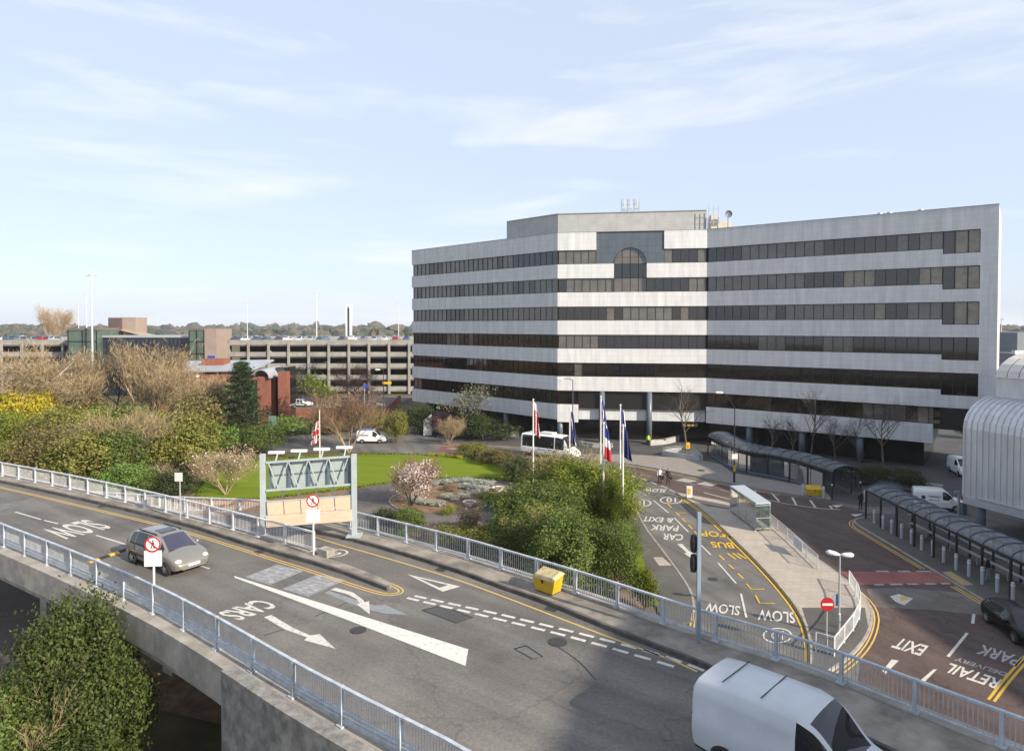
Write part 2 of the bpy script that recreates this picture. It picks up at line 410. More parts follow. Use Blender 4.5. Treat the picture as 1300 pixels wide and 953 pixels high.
# ------------------------------------------------------------------ ground and roads at ground level
struct('ground', MB().sheet([(-2400, -250), (2400, -250), (2400, 2600), (-2400, 2600)], -0.06), SCRUB)
road_poly = pts([(330, 552), (430, 549), (520, 545)]) + [Vector((-8, 128, 0)), Vector((30, 110, 0)), Vector((75, 75, 0)), Vector((75, 18, 0)), Vector((8, 14, 0))] + pts([(880, 800), (858, 745), (812, 665), (786, 612), (735, 596), (640, 586), (585, 578), (470, 574), (330, 574)])
road = struct('access_road', MB().sheet(road_poly, 0.0), A_GREY)
svc = struct('service_road', MB().sheet([(-130, 100), (-34, 95.5), (-34, 107), (-60, 112), (-130, 126)], -0.02), A_GREY)
under = struct('underpass_road', MB().sheet([(-60, 12), (-14, 10), (-24, 44), (-52, 64), (-90, 70)], -0.02), A_PATH)
fc = struct('forecourt', MB().sheet(pts([(560, 562), (660, 567), (736, 580), (786, 586), (850, 586), (905, 592), (940, 604), (1046, 634)]) + [Vector((34, 64, 0)), Vector((90, 60, 0)), Vector((110, 110, 0)), Vector((60, 135, 0)), Vector((20, 118, 0)), Vector((-20, 124, 0))], 0.006), A_DARK)
redroad = struct('red_road', MB().sheet(pts([(783, 590), (834, 597.5), (918, 615.5), (988, 628), (1055, 636), (1110, 655)]) + [Vector((31, 52, 0)), Vector((31, 26, 0)), Vector((8, 16, 0)), Vector((15.5, 30, 0))] + pts([(1100, 800), (1108, 772), (1076, 737), (1010, 692), (945, 642), (868, 628), (857, 624), (800, 601)]), 0.012), A_RED)
struct('red_crossing', MB().sheet(pts([(1066, 725.5), (1189, 725.5), (1209, 740), (1090, 742)]), 0.018), RED_STRIP)
struct('pale_road_patch', MB().sheet(pts([(1100, 747), (1150, 746), (1215, 752), (1255, 768), (1252, 781), (1180, 774), (1108, 770)]), 0.016), asphalt('pale_cracked_asphalt', (0.13, 0.115, 0.10), crack=0.9, patch=0.55))  # paler, cracked and blotchy piece of asphalt
struct('red_bay', MB().sheet(pts([(560, 566), (598, 564), (605, 572), (556, 573)]), 0.016), asphalt('red_bay_surface', (0.19, 0.075, 0.07), crack=0.1))

def footway(name, boundary, z, m, kerb_lines, kmat=KERB, kw=0.14):
    o = struct(name, MB().prism(boundary, -0.04, z), m)
    k = MB()
    for ln in kerb_lines:
        a = offset_line(ln, kw / 2); b = offset_line(ln, -kw / 2)
        for i in range(len(ln) - 1):
            k.hexa([(a[i].x, a[i].y, -0.03), (b[i].x, b[i].y, -0.03), (b[i + 1].x, b[i + 1].y, -0.03), (a[i + 1].x, a[i + 1].y, -0.03),
                    (a[i].x, a[i].y, z + 0.012), (b[i].x, b[i].y, z + 0.012), (b[i + 1].x, b[i + 1].y, z + 0.012), (a[i + 1].x, a[i + 1].y, z + 0.012)])
    k.obj('kerb', kmat, o)
    return o
isl_l = chaikin(pts([(860, 627), (890, 645), (940, 692), (985, 738), (1020, 782), (1031, 822), (1030, 850)]), 2)
isl_r = chaikin(pts([(862, 627), (945, 642), (1010, 692), (1076, 737), (1109, 772), (1104, 805), (1080, 835), (1040, 862)]), 2)
island = footway('bus_island', isl_l + list(reversed(isl_r)), 0.12, PAVE, [isl_l, isl_r])
struct('island_tarmac', MB().sheet(pts([(1018, 771), (1098, 771), (1103, 800), (1080, 833), (1042, 858), (1032, 850), (1032, 815)], 0.12), 0.127), A_FOOT)
struct('island_tip', MB().sheet(pts([(868, 630), (935, 643), (925, 646), (898, 642)], 0.12), 0.127), A_FOOT)
pl = chaikin(pts([(690, 578), (780, 586), (834, 595), (918, 612), (960, 620), (1055, 634)]), 1)
footway('plaza_footway', pl + pts([(1046, 622), (985, 611), (930, 601), (915, 590), (880, 583), (800, 577.5), (735, 577)]), 0.11, PAVE_G, [pl])
bs = chaikin(pts([(1105, 657), (1078, 661), (1110, 680), (1180, 722), (1250, 764), (1330, 815)]), 2)
footway('shelter_footway', bs + [Vector((33.5, 30, 0)), Vector((36.5, 30, 0)), Vector((36.5, 61, 0)), Vector((33, 61.5, 0))], 0.12, A_FOOT, [bs])
gf = chaikin(pts([(795, 610), (812, 662), (845, 705), (872, 742), (882, 765), (878, 790)]), 2)
footway('garden_footway', gf + pts([(845, 800), (820, 740), (790, 680), (780, 615)]), 0.12, A_FOOT, [gf])
struct('tactile_paving', MB().sheet(pts([(829, 707), (841, 707), (853, 717.5), (837, 718)], 0.12), 0.128), PAVE)
struct('tactile_paving.001', MB().sheet(pts([(1196, 726), (1207, 725), (1236, 742), (1222, 743)], 0.12), 0.128), mat('buff_tactile', (0.36, 0.27, 0.13), 0.9, var=0.2, vscale=8))

# garden
garden = struct('garden_ground', MB().sheet(pts([(225, 640), (300, 588), (450, 576), (570, 579), (640, 590), (735, 598), (784, 615), (808, 668), (838, 740), (838, 800)]) + [Vector((2, 24, 0)), Vector((-16, 30, 0)), Vector((-34, 50, 0))], 0.02), SOIL)
struct('lawn', MB().sheet(chaikin(pts([(236, 636), (330, 634), (400, 626), (460, 618), (502, 612), (548, 607.7), (604, 606), (690, 615), (690, 600), (629, 589), (578, 580), (520, 577), (450, 577), (350, 582), (275, 594)]), 1, True), 0.05), GRASS)
struct('garden_path', MB().sheet(chaikin(pts([(400, 640), (460, 619), (502, 613), (548, 608.5), (604, 607), (690, 616), (720, 650), (690, 668), (600, 664), (530, 668), (480, 672), (420, 660)]), 1, True), 0.035), A_PATH)
bed_pts = chaikin(pts([(490, 637), (504, 628), (531, 617), (578, 611), (639, 619), (650, 632), (629, 648), (561, 653), (511, 651)]), 2, True)
bed = struct('flower_bed', MB().prism(bed_pts, 0.0, 0.10), SOIL)
k = MB(); cl = bed_pts + [bed_pts[0]]
band(k, cl, 0.12, 0.115); k.obj('kerb', KERB, bed)
struct('brick_path', MB().sheet(pts([(540, 668), (640, 672), (640, 690), (545, 684)]), 0.045), tiled('brick_paving', (0.30, 0.13, 0.085), (0.36, 0.17, 0.11), (0.2, 0.13, 0.1), 0.3, 0.15, mode='floor'))
struct('brick_path.001', MB().sheet(pts([(256, 634), (330, 633), (345, 640), (240, 642)]), 0.06), MATS['brick_paving'])
struct('grass_bank', MB().sheet(pts([(812, 690), (822, 735), (836, 770), (820, 770), (790, 720)]), 0.13), GRASS)

# ------------------------------------------------------------------ elevated road
near_top = [(-170, 604), (-80, 634), (0, 666), (100, 704), (196, 744.6), (267, 781), (340, 823), (410, 863)]
NEAR = [at(x, y, ZD + 1.15) for x, y in near_top]
NEAR = [Vector((p.x, p.y, ZD)) for p in NEAR] + [Vector((-0.2, 15.3, ZD)), Vector((6.5, 8.5, ZD)), Vector((12, 2, ZD))]
NEAR = chaikin(NEAR, 1)
FARL = chaikin(pts([(-160, 579), (-80, 592), (3, 607), (107, 628), (228, 657.6), (327, 685), (398, 705)], ZD), 1)
FARR = pts([(412, 667), (502, 688.5), (596, 714.6), (646, 731), (737, 760), (820, 789.5), (886, 813), (953, 834), (1029, 858)], ZD)
FARR = chaikin(FARR + [Vector((13.2, 17.6, ZD)), Vector((19.5, 10.5, ZD)), Vector((25, 3, ZD))], 1)
KERB_L = chaikin(pts([(-160, 583), (-80, 597), (0, 612.5), (98, 634), (228, 665), (329, 698), (420, 723), (491, 750)], ZD), 1)
KERB_R = pts([(380, 671), (394, 675.5), (453, 688.5), (528, 710), (586, 729), (630, 745.5), (698, 769), (756.5, 793.6), (807, 814), (860, 834), (889, 846)], ZD)
KERB_R = chaikin(KERB_R + [Vector((10.6, 17.0, ZD)), Vector((17, 9, ZD)), Vector((22, 2.5, ZD))], 1)
deck_poly = NEAR + list(reversed(FARR)) + list(reversed(FARL))
def widen(p, d): return offset_line(p, d)
near_out = widen(NEAR, -0.45); farr_out = widen(FARR, 0.35); farl_out = widen(FARL, 0.35)
deck = struct('elevated_road', MB().prism(near_out + list(reversed(farr_out)) + list(reversed(farl_out)), ZD - 0.9, ZD), A_DECK)
def ribbon(mb, inner, outer, z0, z1):
    n = min(len(inner), len(outer))
    for i in range(n - 1):
        a, b, c, d = inner[i], outer[i], outer[i + 1], inner[i + 1]
        mb.hexa([(a.x, a.y, z0), (b.x, b.y, z0), (c.x, c.y, z0), (d.x, d.y, z0), (a.x, a.y, z1), (b.x, b.y, z1), (c.x, c.y, z1), (d.x, d.y, z1)])
    return mb
# concrete edge beams and soffit
eb = MB()
ribbon(eb, offset_line(NEAR, 0.35), offset_line(NEAR, -0.55), ZD - 1.05, ZD + 0.10)
eb.obj('edge_beam', CONC, deck)
eb = MB(); ribbon(eb, offset_line(FARL, 0.5), offset_line(FARL, -0.15), ZD - 1.05, ZD + 0.20); eb.obj('edge_beam', CONC, deck)
eb = MB(); ribbon(eb, offset_line(FARR, 0.5), offset_line(FARR, -0.12), ZD - 1.05, ZD + 0.20); eb.obj('edge_beam', CONC, deck)
mb = MB(); mb.prism(near_out + list(reversed(farr_out)) + list(reversed(farl_out)), ZD - 1.3, ZD - 0.91); mb.obj('soffit', CONC, deck)
for (x, y) in ((-29.5, 42.5), (-27.2, 39.2), (-17, 33.5), (-5.5, 29), (5, 22)):
    mb = MB(); mb.box((x, y, 2.3), (0.9, 0.9, 4.8), R(-35)); mb.obj('pier', CONC, deck)
# verges
def prism_between(name, la, lb, z, m, parent):
    mb = MB(); mb.prism(list(la) + list(reversed(lb)), ZD - 0.05, z); return mb.obj(name, m, parent)
prism_between('verge', FARL, KERB_L[:-9], ZD + 0.15, VERGE, deck) if False else None
def verge(la, lb, z, name='verge'):
    "raised strip between two lines, lb is the kerb side"
    lb_in = offset_line(lb, 0.14)
    mb = MB(); mb.prism(list(la) + list(reversed(lb_in)), ZD - 0.05, z); v = mb.obj(name, VERGE, deck)
    kb = MB(); ribbon(kb, lb_in, lb, ZD - 0.05, z + 0.012); kb.obj('kerb', KERB_DK, v)
    return v
farl_in = offset_line(FARL, -0.14)
kl_main = cut_line(KERB_L, 0, length(KERB_L))
nose_back = chaikin(pts([(400, 707), (440, 720), (480, 735), (497, 745)], ZD), 1)
verge(farl_in + nose_back, KERB_L, ZD + 0.16)
verge(offset_line(FARR, -0.11), KERB_R, ZD + 0.16)
mb = MB(); p = at(414, 709, ZD); mb.box((p.x, p.y, ZD + 0.33), (0.7, 0.5, 0.36), R(-35)); mb.obj('end_block', CONC, deck)
# lower parapet wall where the bridge meets its abutment
ab = MB()
par = cut_line(offset_line(NEAR, -0.62), 0, length(NEAR))
i0 = min(range(len(par)), key=lambda i: (par[i] - at(335, 858, ZD)).length)
pw = par[i0:]
ribbon(ab, offset_line(pw, 0.0), offset_line(pw, -0.45), -0.1, ZD + 0.55)
ab.obj('abutment_wall', CONC_W, deck)

# slip road that drops away behind the gantry
slip_far = [Vector((p.x, p.y, z)) for p, z in ((at(412, 667, ZD), ZD - 0.004), (at(326, 655, 5.75), 5.75), (at(211, 649, 5.2), 5.2), (at(100, 640, 4.4), 4.4), (at(-40, 632, 3.2), 3.2))]
slip_near = [Vector((p.x, p.y, z)) for p, z in ((at(420, 712, ZD), ZD - 0.004), (at(330, 684, 5.75), 5.75), (at(235, 667, 5.2), 5.2), (at(110, 655, 4.4), 4.4), (at(-30, 648, 3.2), 3.2))]
mb = MB()
for i in range(4):
    a, b, c, d = slip_far[i], slip_near[i], slip_near[i + 1], slip_far[i + 1]
    mb.hexa([(q.x, q.y, q.z - 0.8) for q in (a, d, c, b)] + [tuple(q) for q in (a, d, c, b)])
slip = struct('slip_road', mb, A_DECK)

# ------------------------------------------------------------------ railings
def railing(name, label, line, h, z, post=2.4, bar=0.13, m=RAIL_SHADED, lower=None, group=None, foot=True, barw=0.018):
    base = line[0]
    r = thing(name, label, 'railing', (base.x, base.y, z), group=group)
    ln = [Vector((p.x, p.y, (p.z if z is None else z))) for p in line]
    if any(abs(p.z - line[0].z) > 0.01 for p in line): ln = [Vector(p) for p in line]
    def up(p, dz): return Vector((p.x, p.y, p.z + dz))
    dense = resample(ln, 0.6)
    mb = MB()
    for a, b in zip(dense, dense[1:]): mb.beam(up(a, h), up(b, h), 0.11, 0.07)
    mb.obj('top_rail', m, r)
    lo = lower[0] if lower else 0.12
    mb = MB()
    for a, b in zip(dense, dense[1:]): mb.beam(up(a, lo), up(b, lo), 0.05, 0.05)
    mb.obj('bottom_rail', m, r)
    if lower:
        for q in lower[1:]:
            mb = MB()
            for a, b in zip(dense, dense[1:]): mb.beam(up(a, q), up(b, q), 0.07, 0.08)
            mb.obj('lower_rail', m, r)
    bars = resample(ln, bar); mb = MB()
    for q in bars: mb.box((q.x, q.y, q.z + (h + lo) / 2), (barw, barw, h - lo - 0.04), 0.6)
    mb.obj('bars', m, r, kind='stuff')
    ps = resample(ln, post)
    for i, q in enumerate(ps):
        t = ps[min(i + 1, len(ps) - 1)] - ps[max(0, i - 1)]; a = math.atan2(t.y, t.x)
        mb = MB(); mb.box((q.x, q.y, q.z + h / 2 + 0.01), (0.10, 0.13, h + 0.06), a)
        if foot: mb.box((q.x, q.y, q.z + 0.02), (0.26, 0.26, 0.05), a)
        mb.obj('post', m, r)
    return r
def raise_(l, dz): return [Vector((p.x, p.y, p.z + dz)) for p in l]
railing('bridge_railing', 'pale steel railing on the bush side of the elevated road', raise_(NEAR, 0.10), 1.12, ZD + 0.10, 2.35, 0.105, RAIL_SHADED, lower=(0.45, 0.17, 0.32))
railing('bridge_railing', 'white railing between the elevated road and the trees, ending at the island sign', raise_(FARL, 0.20), 0.98, ZD + 0.2, 2.2, 0.12, RAIL_LIT)
railing('bridge_railing', 'long blue-grey railing curving past the yellow bin to the bottom edge', raise_(FARR, 0.20), 0.95, ZD + 0.2, 2.1, 0.12, RAIL_SHADED)
railing('slip_road_railing', 'short pale railing of the slip road behind the sign gantry', [Vector((p.x, p.y, p.z + 0.05)) for p in slip_far[:4]], 0.95, slip_far[0].z + 0.05, 2.3, 0.13, RAIL_LIT)

# ------------------------------------------------------------------ painted markings
def mark(name, fn, m, parent, label=None):
    mb = MB(); fn(mb); o = mb.obj(name, m, parent)
    if label: o['label'] = label
    return o
def dline(parent, name, px, z, offs, w, m, n=2):
    p = chaikin(pts(px, z), n)
    mb = MB()
    for o in offs: band(mb, p, w, z, o)
    return mb.obj(name, m, parent)
def stroke(parent, px, w, z, m=M_WHITE, name='lane_line'):
    mb = MB(); band(mb, pts(px, z), w, z); return mb.obj(name, m, parent)
def poly(parent, px, z, m=M_WHITE, name='marking'):
    mb = MB(); mb.sheet(pts(px, z), z); return mb.obj(name, m, parent)
FONT_CACHE = {}
def text_mesh(s, bold=0.012):
    cu = bpy.data.curves.new('lettering', 'FONT'); cu.body = s; cu.size = 1.0; cu.offset = bold; cu.resolution_u = 3
    o = bpy.data.objects.new('lettering', cu); C.objects.link(o)
    bpy.context.view_layer.update()
    dg = bpy.context.evaluated_depsgraph_get()
    me = bpy.data.meshes.new_from_object(o.evaluated_get(dg))
    bpy.data.objects.remove(o); bpy.data.curves.remove(cu)
    co = np.array([v.co[:] for v in me.vertices]); fs = [tuple(p.vertices) for p in me.polygons]
    bpy.data.meshes.remove(me)
    return co, fs
def letters(parent, s, o, u, v, m, name, z=None, bold=0.012):
    "flat lettering: o reading-bottom-left corner, u reading-bottom-right corner, v reading-top-left corner"
    if s not in FONT_CACHE: FONT_CACHE[s] = text_mesh(s, bold)
    co, fs = FONT_CACHE[s]
    mn, mxx = co.min(0), co.max(0); w, h = mxx[0] - mn[0], mxx[1] - mn[1]
    o, u, v = Vector(o), Vector(u), Vector(v); U, V = u - o, v - o
    mb = MB()
    vs = [o + U * ((c[0] - mn[0]) / w) + V * ((c[1] - mn[1]) / h) for c in co]
    nrm = U.cross(V)
    mb.add(vs, [tuple(f) for f in fs] if True else None)
    ob = mb.obj(name, m, parent)
    return ob
def road_text(parent, s, o, u, v, z, m, name):
    return letters(parent, s, at(*o, z), at(*u, z), at(*v, z), m, name, bold=0.02)
zm = ZD + 0.006
dline(deck, 'double_yellow_line', [(-160, 588.5), (-80, 602), (0, 618), (98, 641), (228, 672), (329, 704), (404, 727.6), (470, 750), (496, 755.5), (512, 751), (502, 743), (460, 730), (414, 716)], zm, (0.09, -0.09), 0.075, M_YEL)
dline(deck, 'yellow_line', [(398, 681), (417, 687), (508, 713), (577, 734), (640, 757), (737, 794.5), (805, 820), (853, 837), (885, 852)], zm, (0,), 0.09, M_YEL)
for l in ([(19.5, 649.5), (52, 659)], [(56, 660), (74, 664.5)], [(122, 679), (164, 692)], [(255, 718), (266, 721.5)]): stroke(deck, l, 0.11, zm)
poly(deck, [(297, 730.5), (594.5, 823.6), (591, 844.7), (440, 786), (298, 732.8)], zm, paint_mark('wedge_white', (0.60, 0.575, 0.525), 0.43), 'tapered_white_line')
road_text(deck, 'SLOW', (107.7, 659), (49, 673), (144, 669), zm, M_WHITE, 'slow_lettering')
road_text(deck, 'CARS', (325.5, 760), (274.6, 778), (355.6, 768.5), zm, M_WHITE, 'cars_lettering')
poly(deck, [(352, 716), (386, 724.5), (343, 742), (311, 732)], zm - 0.002, M_GHOST, 'blacked_out_patch')
poly(deck, [(404, 728.5), (439, 735.8), (391, 757), (358, 747)], zm - 0.002, M_GHOST, 'blacked_out_patch')
road_text(deck, 'VEHS', (352, 716.4), (313, 731.7), (383, 724), zm + 0.003, M_FADED, 'vehicles_lettering')
road_text(deck, 'OTHER', (406, 729), (360, 747.4), (436, 735.6), zm + 0.003, M_FADED, 'other_lettering')
poly(deck, [(335, 783), (344.5, 780), (372, 796.5), (394, 806), (406, 804.5), (425.5, 822.8), (386, 812), (390, 808.5), (362, 798.5)], zm, M_WHITE, 'straight_arrow')
poly(deck, [(419, 748), (426, 745.5), (448, 751.5), (461, 761), (463, 764), (468.5, 762.5), (469.5, 779.5), (453, 766.5), (457, 765), (452, 759.5), (440, 753.5)], zm + 0.003, M_WHITE, 'turn_arrow')
poly(deck, [(412, 752), (418, 749.5), (440, 757), (455, 762), (476, 768), (489, 767), (517, 780), (490, 778.5), (470, 774), (445, 766)], zm, M_GHOST, 'ghost_arrow')
def tri_outline(mb):
    o = pts([(517, 728.5), (584.5, 744), (562, 750.5)], zm); c = (o[0] + o[1] + o[2]) / 3
    i = [c + (p - c) * f for p, f in zip(o, (0.66, 0.5, 0.5))]
    for a in range(3):
        b = (a + 1) % 3; mb.add([o[a], o[b], i[b], i[a]], [(0, 1, 2, 3)])
mark('give_way_triangle', tri_outline, M_WHITE, deck)
for px in ([(526.5, 756), (632.8, 778.8), (654.5, 784), (755, 808), (836, 830), (862, 838.5), (905, 855)], [(517, 758.5), (640, 787), (745, 813), (858, 846), (885, 856)]):
    l = chaikin(pts(px, zm), 1); L = length(l); t = 0.0
    while t < L - 0.6:
        mb = MB(); band(mb, cut_line(l, t, t + 0.60), 0.16, zm); mb.obj('give_way_dash', M_WHITE, deck); t += 0.83
def roundel(parent, c, rx, ry, z, m, s=None, flip=True, ang=0):
    o = at(*c, z); a = at(c[0] + rx, c[1], z) - o; b = at(c[0], c[1] - ry, z) - o
    mb = MB(); n = 36
    vs = [o + a * math.cos(2 * math.pi * i / n) * f + b * math.sin(2 * math.pi * i / n) * f for f in (1, 0.87) for i in range(n)]
    mb.add(vs, [(i, (i + 1) % n, n + (i + 1) % n, n + i) for i in range(n)]); mb.obj('speed_roundel', m, parent)
    if s:
        k = -1 if flip else 1
        letters(parent, s, o - (a * 0.42 + b * 0.6) * k, o + (a * 0.42 - b * 0.6) * k, o + (-a * 0.42 + b * 0.6) * k, m, 'speed_lettering', bold=0.02)
def deck_roundel():
    o = at(421, 702, zm); d = (at(441, 699, zm) - o); e = (at(428, 706.5, zm) - o)
    mb = MB(); n = 36
    vs = [o + d * math.cos(2 * math.pi * i / n) * f + e * math.sin(2 * math.pi * i / n) * f for f in (1, 0.87) for i in range(n)]
    mb.add(vs, [(i, (i + 1) % n, n + (i + 1) % n, n + i) for i in range(n)]); mb.obj('speed_roundel', M_WHITE, deck)
    letters(deck, '10', o + d * -0.55 - e * 0.55, o + d * -0.55 + e * 0.55, o + d * 0.55 - e * 0.55, M_WHITE, 'speed_lettering')
deck_roundel()
# repair patches, cracks and joints
for quad in ([(536, 774), (561, 768), (600.5, 783.5), (579, 790.5)], [(653, 823), (668, 819), (689, 833), (676, 836)]):
    p = pts(quad, zm); mb = MB(); band(mb, p + [p[0], p[1]], 0.07, zm - 0.001); mb.obj('patch_joint', M_SEAL, deck)
poly(deck, [(537, 774), (561, 768.5), (599.5, 783.5), (579, 790)], zm - 0.003, A_DARK, 'repair_patch')
for l in ([(335, 806), (352, 801), (362, 798)], [(400, 782), (425, 771), (445, 763)], [(700, 815), (735, 838), (756, 862)]):
    mb = MB(); band(mb, chaikin(pts(l, zm), 2), 0.05, zm - 0.001); mb.obj('crack_seal', M_SEAL, deck)
poly(deck, [(0, 648), (0, 640), (40, 632), (48, 634)], zm - 0.003, asphalt('pale_patch', (0.16, 0.155, 0.15)), 'repair_patch')
# speed hump of black and yellow rubber blocks
hp = [at(112, 714.5, ZD), at(196, 685, ZD)]
hd = (hp[1] - hp[0]); nb = 7
hump = thing('speed_hump', 'black and yellow rubber speed hump behind the silver car', 'speed hump', tuple(hp[0]))
for i in range(nb):
    a = hp[0] + hd * (i / nb); b = hp[0] + hd * ((i + 0.97) / nb); u = hd.normalized(); s = Vector((-u.y, u.x, 0)) * 0.17
    mb = MB(); z0, z1 = Vector((0, 0, 0.005)), Vector((0, 0, 0.07))
    mb.add([a - s + z0, a - s * 0.4 + z1, a + s * 0.4 + z1, a + s + z0, b - s + z0, b - s * 0.4 + z1, b + s * 0.4 + z1, b + s + z0],
           [(0, 1, 2, 3), (7, 6, 5, 4), (0, 4, 5, 1), (1, 5, 6, 2), (2, 6, 7, 3)])
    mb.obj('rubber_block', M_YELB if i % 2 == 0 else RUBBER, hump)

# ground level markings
g = 0.022
GY = [(813, 663), (845, 707), (868, 742), (881, 765), (884, 780), (880, 800)]
dline(road, 'double_yellow_line', GY, g, (0.0, -0.22), 0.10, M_YEL)
dline(road, 'double_yellow_line', [(859, 629.5), (886, 647), (936, 693.5), (980, 739), (1013, 782), (1023, 815), (1023, 850)], g, (0.0, 0.26), 0.13, M_YELB)
dline(redroad, 'double_yellow_line', [(865, 630.5), (945, 645), (1012, 695), (1078, 741), (1112.5, 773), (1107, 808), (1084, 838), (1050, 862)], g, (0.0, 0.22), 0.09, M_YEL)
dline(redroad, 'double_yellow_line', [(783, 588.2), (834, 597), (918, 614.3), (960, 622), (990, 628)], g, (0.0, -0.25), 0.09, M_YEL)
dline(redroad, 'double_yellow_line', [(1104, 659), (1077, 663), (1108, 682), (1176, 722)], g, (-0.1, -0.35), 0.10, M_YEL)
dline(redroad, 'double_yellow_line', [(1212, 744), (1257, 770), (1330, 816)], g, (0.0, -0.25), 0.12, M_YEL)
dline(redroad, 'double_yellow_line', [(1310, 832), (1283, 862), (1262, 890)], g, (0.0, -0.22), 0.12, M_YELB)
for l in ([(797, 616), (821, 629)], [(830, 635), (848.5, 650.7)], [(856, 657), (874, 675)], [(890, 691.5), (902.5, 704)], [(911.5, 714), (934.4, 740)], [(940.6, 753), (947.5, 783.5)]):
    stroke(road, l, 0.13, g)
for l in ([(800, 602), (807, 605)], [(812.5, 606.4), (821.5, 610)], [(825.7, 611), (833.3, 614.7)], [(839, 616), (848, 619.5)], [(849.5, 621), (857, 624.4)]): stroke(redroad, l, 0.16, g)
for l in ([(893.5, 625), (935, 635.5)], [(968, 633), (1000, 639.5), (1040, 645), (1067, 646.5)]): stroke(redroad, l, 0.14, g)
for l in ([(814.5, 601.5), (824, 604.5)], [(875, 613.5), (883, 615.3)], [(893, 617), (903, 619.5)], [(914, 621), (926, 624)]): stroke(redroad, l, 0.10, g, M_FADED)
for l in ([(958, 622), (960, 629)], [(980, 626), (989, 636)], [(1005.8, 631), (1011, 641)], [(1028.6, 634.6), (1035, 643.7)], [(1053.5, 641.5), (1056.3, 645.4)]): stroke(redroad, l, 0.2, g)
poly(redroad, [(1056, 641), (1071, 640.5), (1062, 644)], g, M_WHITE, 'give_way_mark'); poly(redroad, [(1080, 652.5), (1096, 652), (1086, 655.5)], g, M_WHITE, 'give_way_mark')
for c in ((871, 609.5), (898, 614)):
    x, y = c; poly(redroad, [(x - 14, y), (x - 3, y - 3), (x + 14, y + 0.6), (x + 4, y + 3)], g - 0.003, M_FADED, 'faded_patch')
road_text(road, 'SLOW', (1009, 777), (963, 772.5), (1009.5, 791), g, M_WHITE, 'slow_lettering')
road_text(road, 'SLOW', (940, 769), (897, 764), (938.5, 781), g, M_WHITE, 'slow_lettering')
road_text(road, 'SLOW', (846.5, 621), (819, 619.5), (843.5, 625), g, M_WHITE, 'slow_lettering')
road_text(road, 'SLOW', (809, 624), (783, 622), (806, 628), g, M_WHITE, 'slow_lettering')
roundel(road, (852, 634.4), 14.5, 4.6, g, M_WHITE, '10'); roundel(road, (812.5, 638.3), 14.5, 4.8, g, M_WHITE, '10')
roundel(road, (987, 806), 19, 9.5, g, M_WHITE, '10')
road_text(road, '& EXIT', (855.5, 657.5), (817, 655), (853.5, 663.5), g, M_WHITE, 'exit_lettering')
road_text(road, 'PARK', (862, 667), (827, 665.5), (860.5, 674), g, M_WHITE, 'park_lettering')
road_text(road, 'CAR', (868, 678), (842, 676.5), (866.5, 686), g, M_WHITE, 'car_lettering')
poly(road, [(859.5, 690.3), (866, 690), (875, 699.5), (880, 699), (881.5, 711), (868.5, 702), (872, 701)], g, M_WHITE, 'straight_arrow')
road_text(road, 'STOP', (929, 675), (889, 673.5), (932, 682), g, M_YELB, 'stop_lettering')
road_text(road, 'BUS', (929, 688.5), (901, 687), (933, 696), g, M_YELB, 'bus_lettering')
for l in ([(923.5, 702), (934, 709.5)], [(930, 701.5), (941, 709)], [(936, 702), (948, 709)]): stroke(road, l, 0.16, g, M_YELB, 'bay_hatch')
for l in ([(847.5, 639.3), (852.5, 644)], [(858, 649.8), (863, 654.5)], [(865.5, 657.5), (871, 662.5)], [(873.5, 665.5), (879, 671)], [(881.5, 674), (886, 679)], [(913, 704.3), (919.5, 710.5)], [(925, 716), (931.8, 722)], [(936.7, 727.5), (943.8, 734)]): stroke(road, l, 0.14, g, M_YELB, 'bay_dash')
for l in ([(947.6, 740.5), (953.7, 747.4), (971, 747.4)], [(959, 755), (964.3, 765), (984, 765.6)], [(987, 748), (998.6, 748.2)], [(1002, 767), (1013, 767.3)], [(861, 650.6), (872, 650.6)]): stroke(road, l, 0.12, g, M_YELB, 'bay_corner')
road_text(redroad, 'EXIT', (1179, 819.6), (1142.7, 809), (1168, 832), g, M_WHITE, 'exit_lettering')
road_text(redroad, 'DELIVERY', (1280, 854), (1215, 833.5), (1276, 858), g, M_FADED, 'delivery_lettering')
road_text(redroad, 'RETAIL', (1273, 862.5), (1207, 841), (1263, 873.5), g, M_WHITE, 'retail_lettering')
road_text(redroad, 'PARK', (1299, 834), (1247, 817.5), (1290, 845.5), g, M_FADED, 'park_lettering')
stroke(redroad, [(1228, 803), (1203.5, 833)], 0.14, g); stroke(redroad, [(1236.3, 779), (1234.8, 791)], 0.16, g)
poly(redroad, [(1132, 836.5), (1141, 838), (1124, 855), (1120, 851)], g, M_WHITE, 'tapered_mark'); poly(redroad, [(1185, 849), (1189.5, 849), (1172, 867), (1166, 865)], g, M_WHITE, 'tapered_mark')
poly(redroad, [(1130, 756.5), (1141, 753.5), (1159, 759.5), (1148, 768), (1137, 763.5)], g, M_WHITE, 'pentagon_mark'); poly(redroad, [(1142, 757.5), (1149, 756), (1155, 760), (1144, 763)], g + 0.004, M_YEL, 'pentagon_mark')
for l in ([(1112, 724.8), (1128, 724.8)], [(1140, 724.8), (1156, 724.8)], [(1164, 724.8), (1182, 724.8)], [(1110, 741.8), (1122, 741.6)], [(1130, 741.4), (1146, 741.2)], [(1152, 741), (1166, 740.8)], [(1174, 740.7), (1188, 740.6)], [(1195, 740.4), (1206, 740.2)]): stroke(redroad, l, 0.25, g + 0.003, M_FADED, 'crossing_dash')
dline(fc, 'yellow_line', [(545, 564.5), (640, 570), (735, 581.5)], 0.02, (0,), 0.13, M_YEL)
dline(road, 'yellow_line', [(538, 561.2), (600, 563.5), (660, 568)], 0.02, (0,), 0.16, M_YEL)
poly(road, [(566, 569), (592, 567.5), (586, 571.5)], 0.024, M_FADED, 'faded_patch')
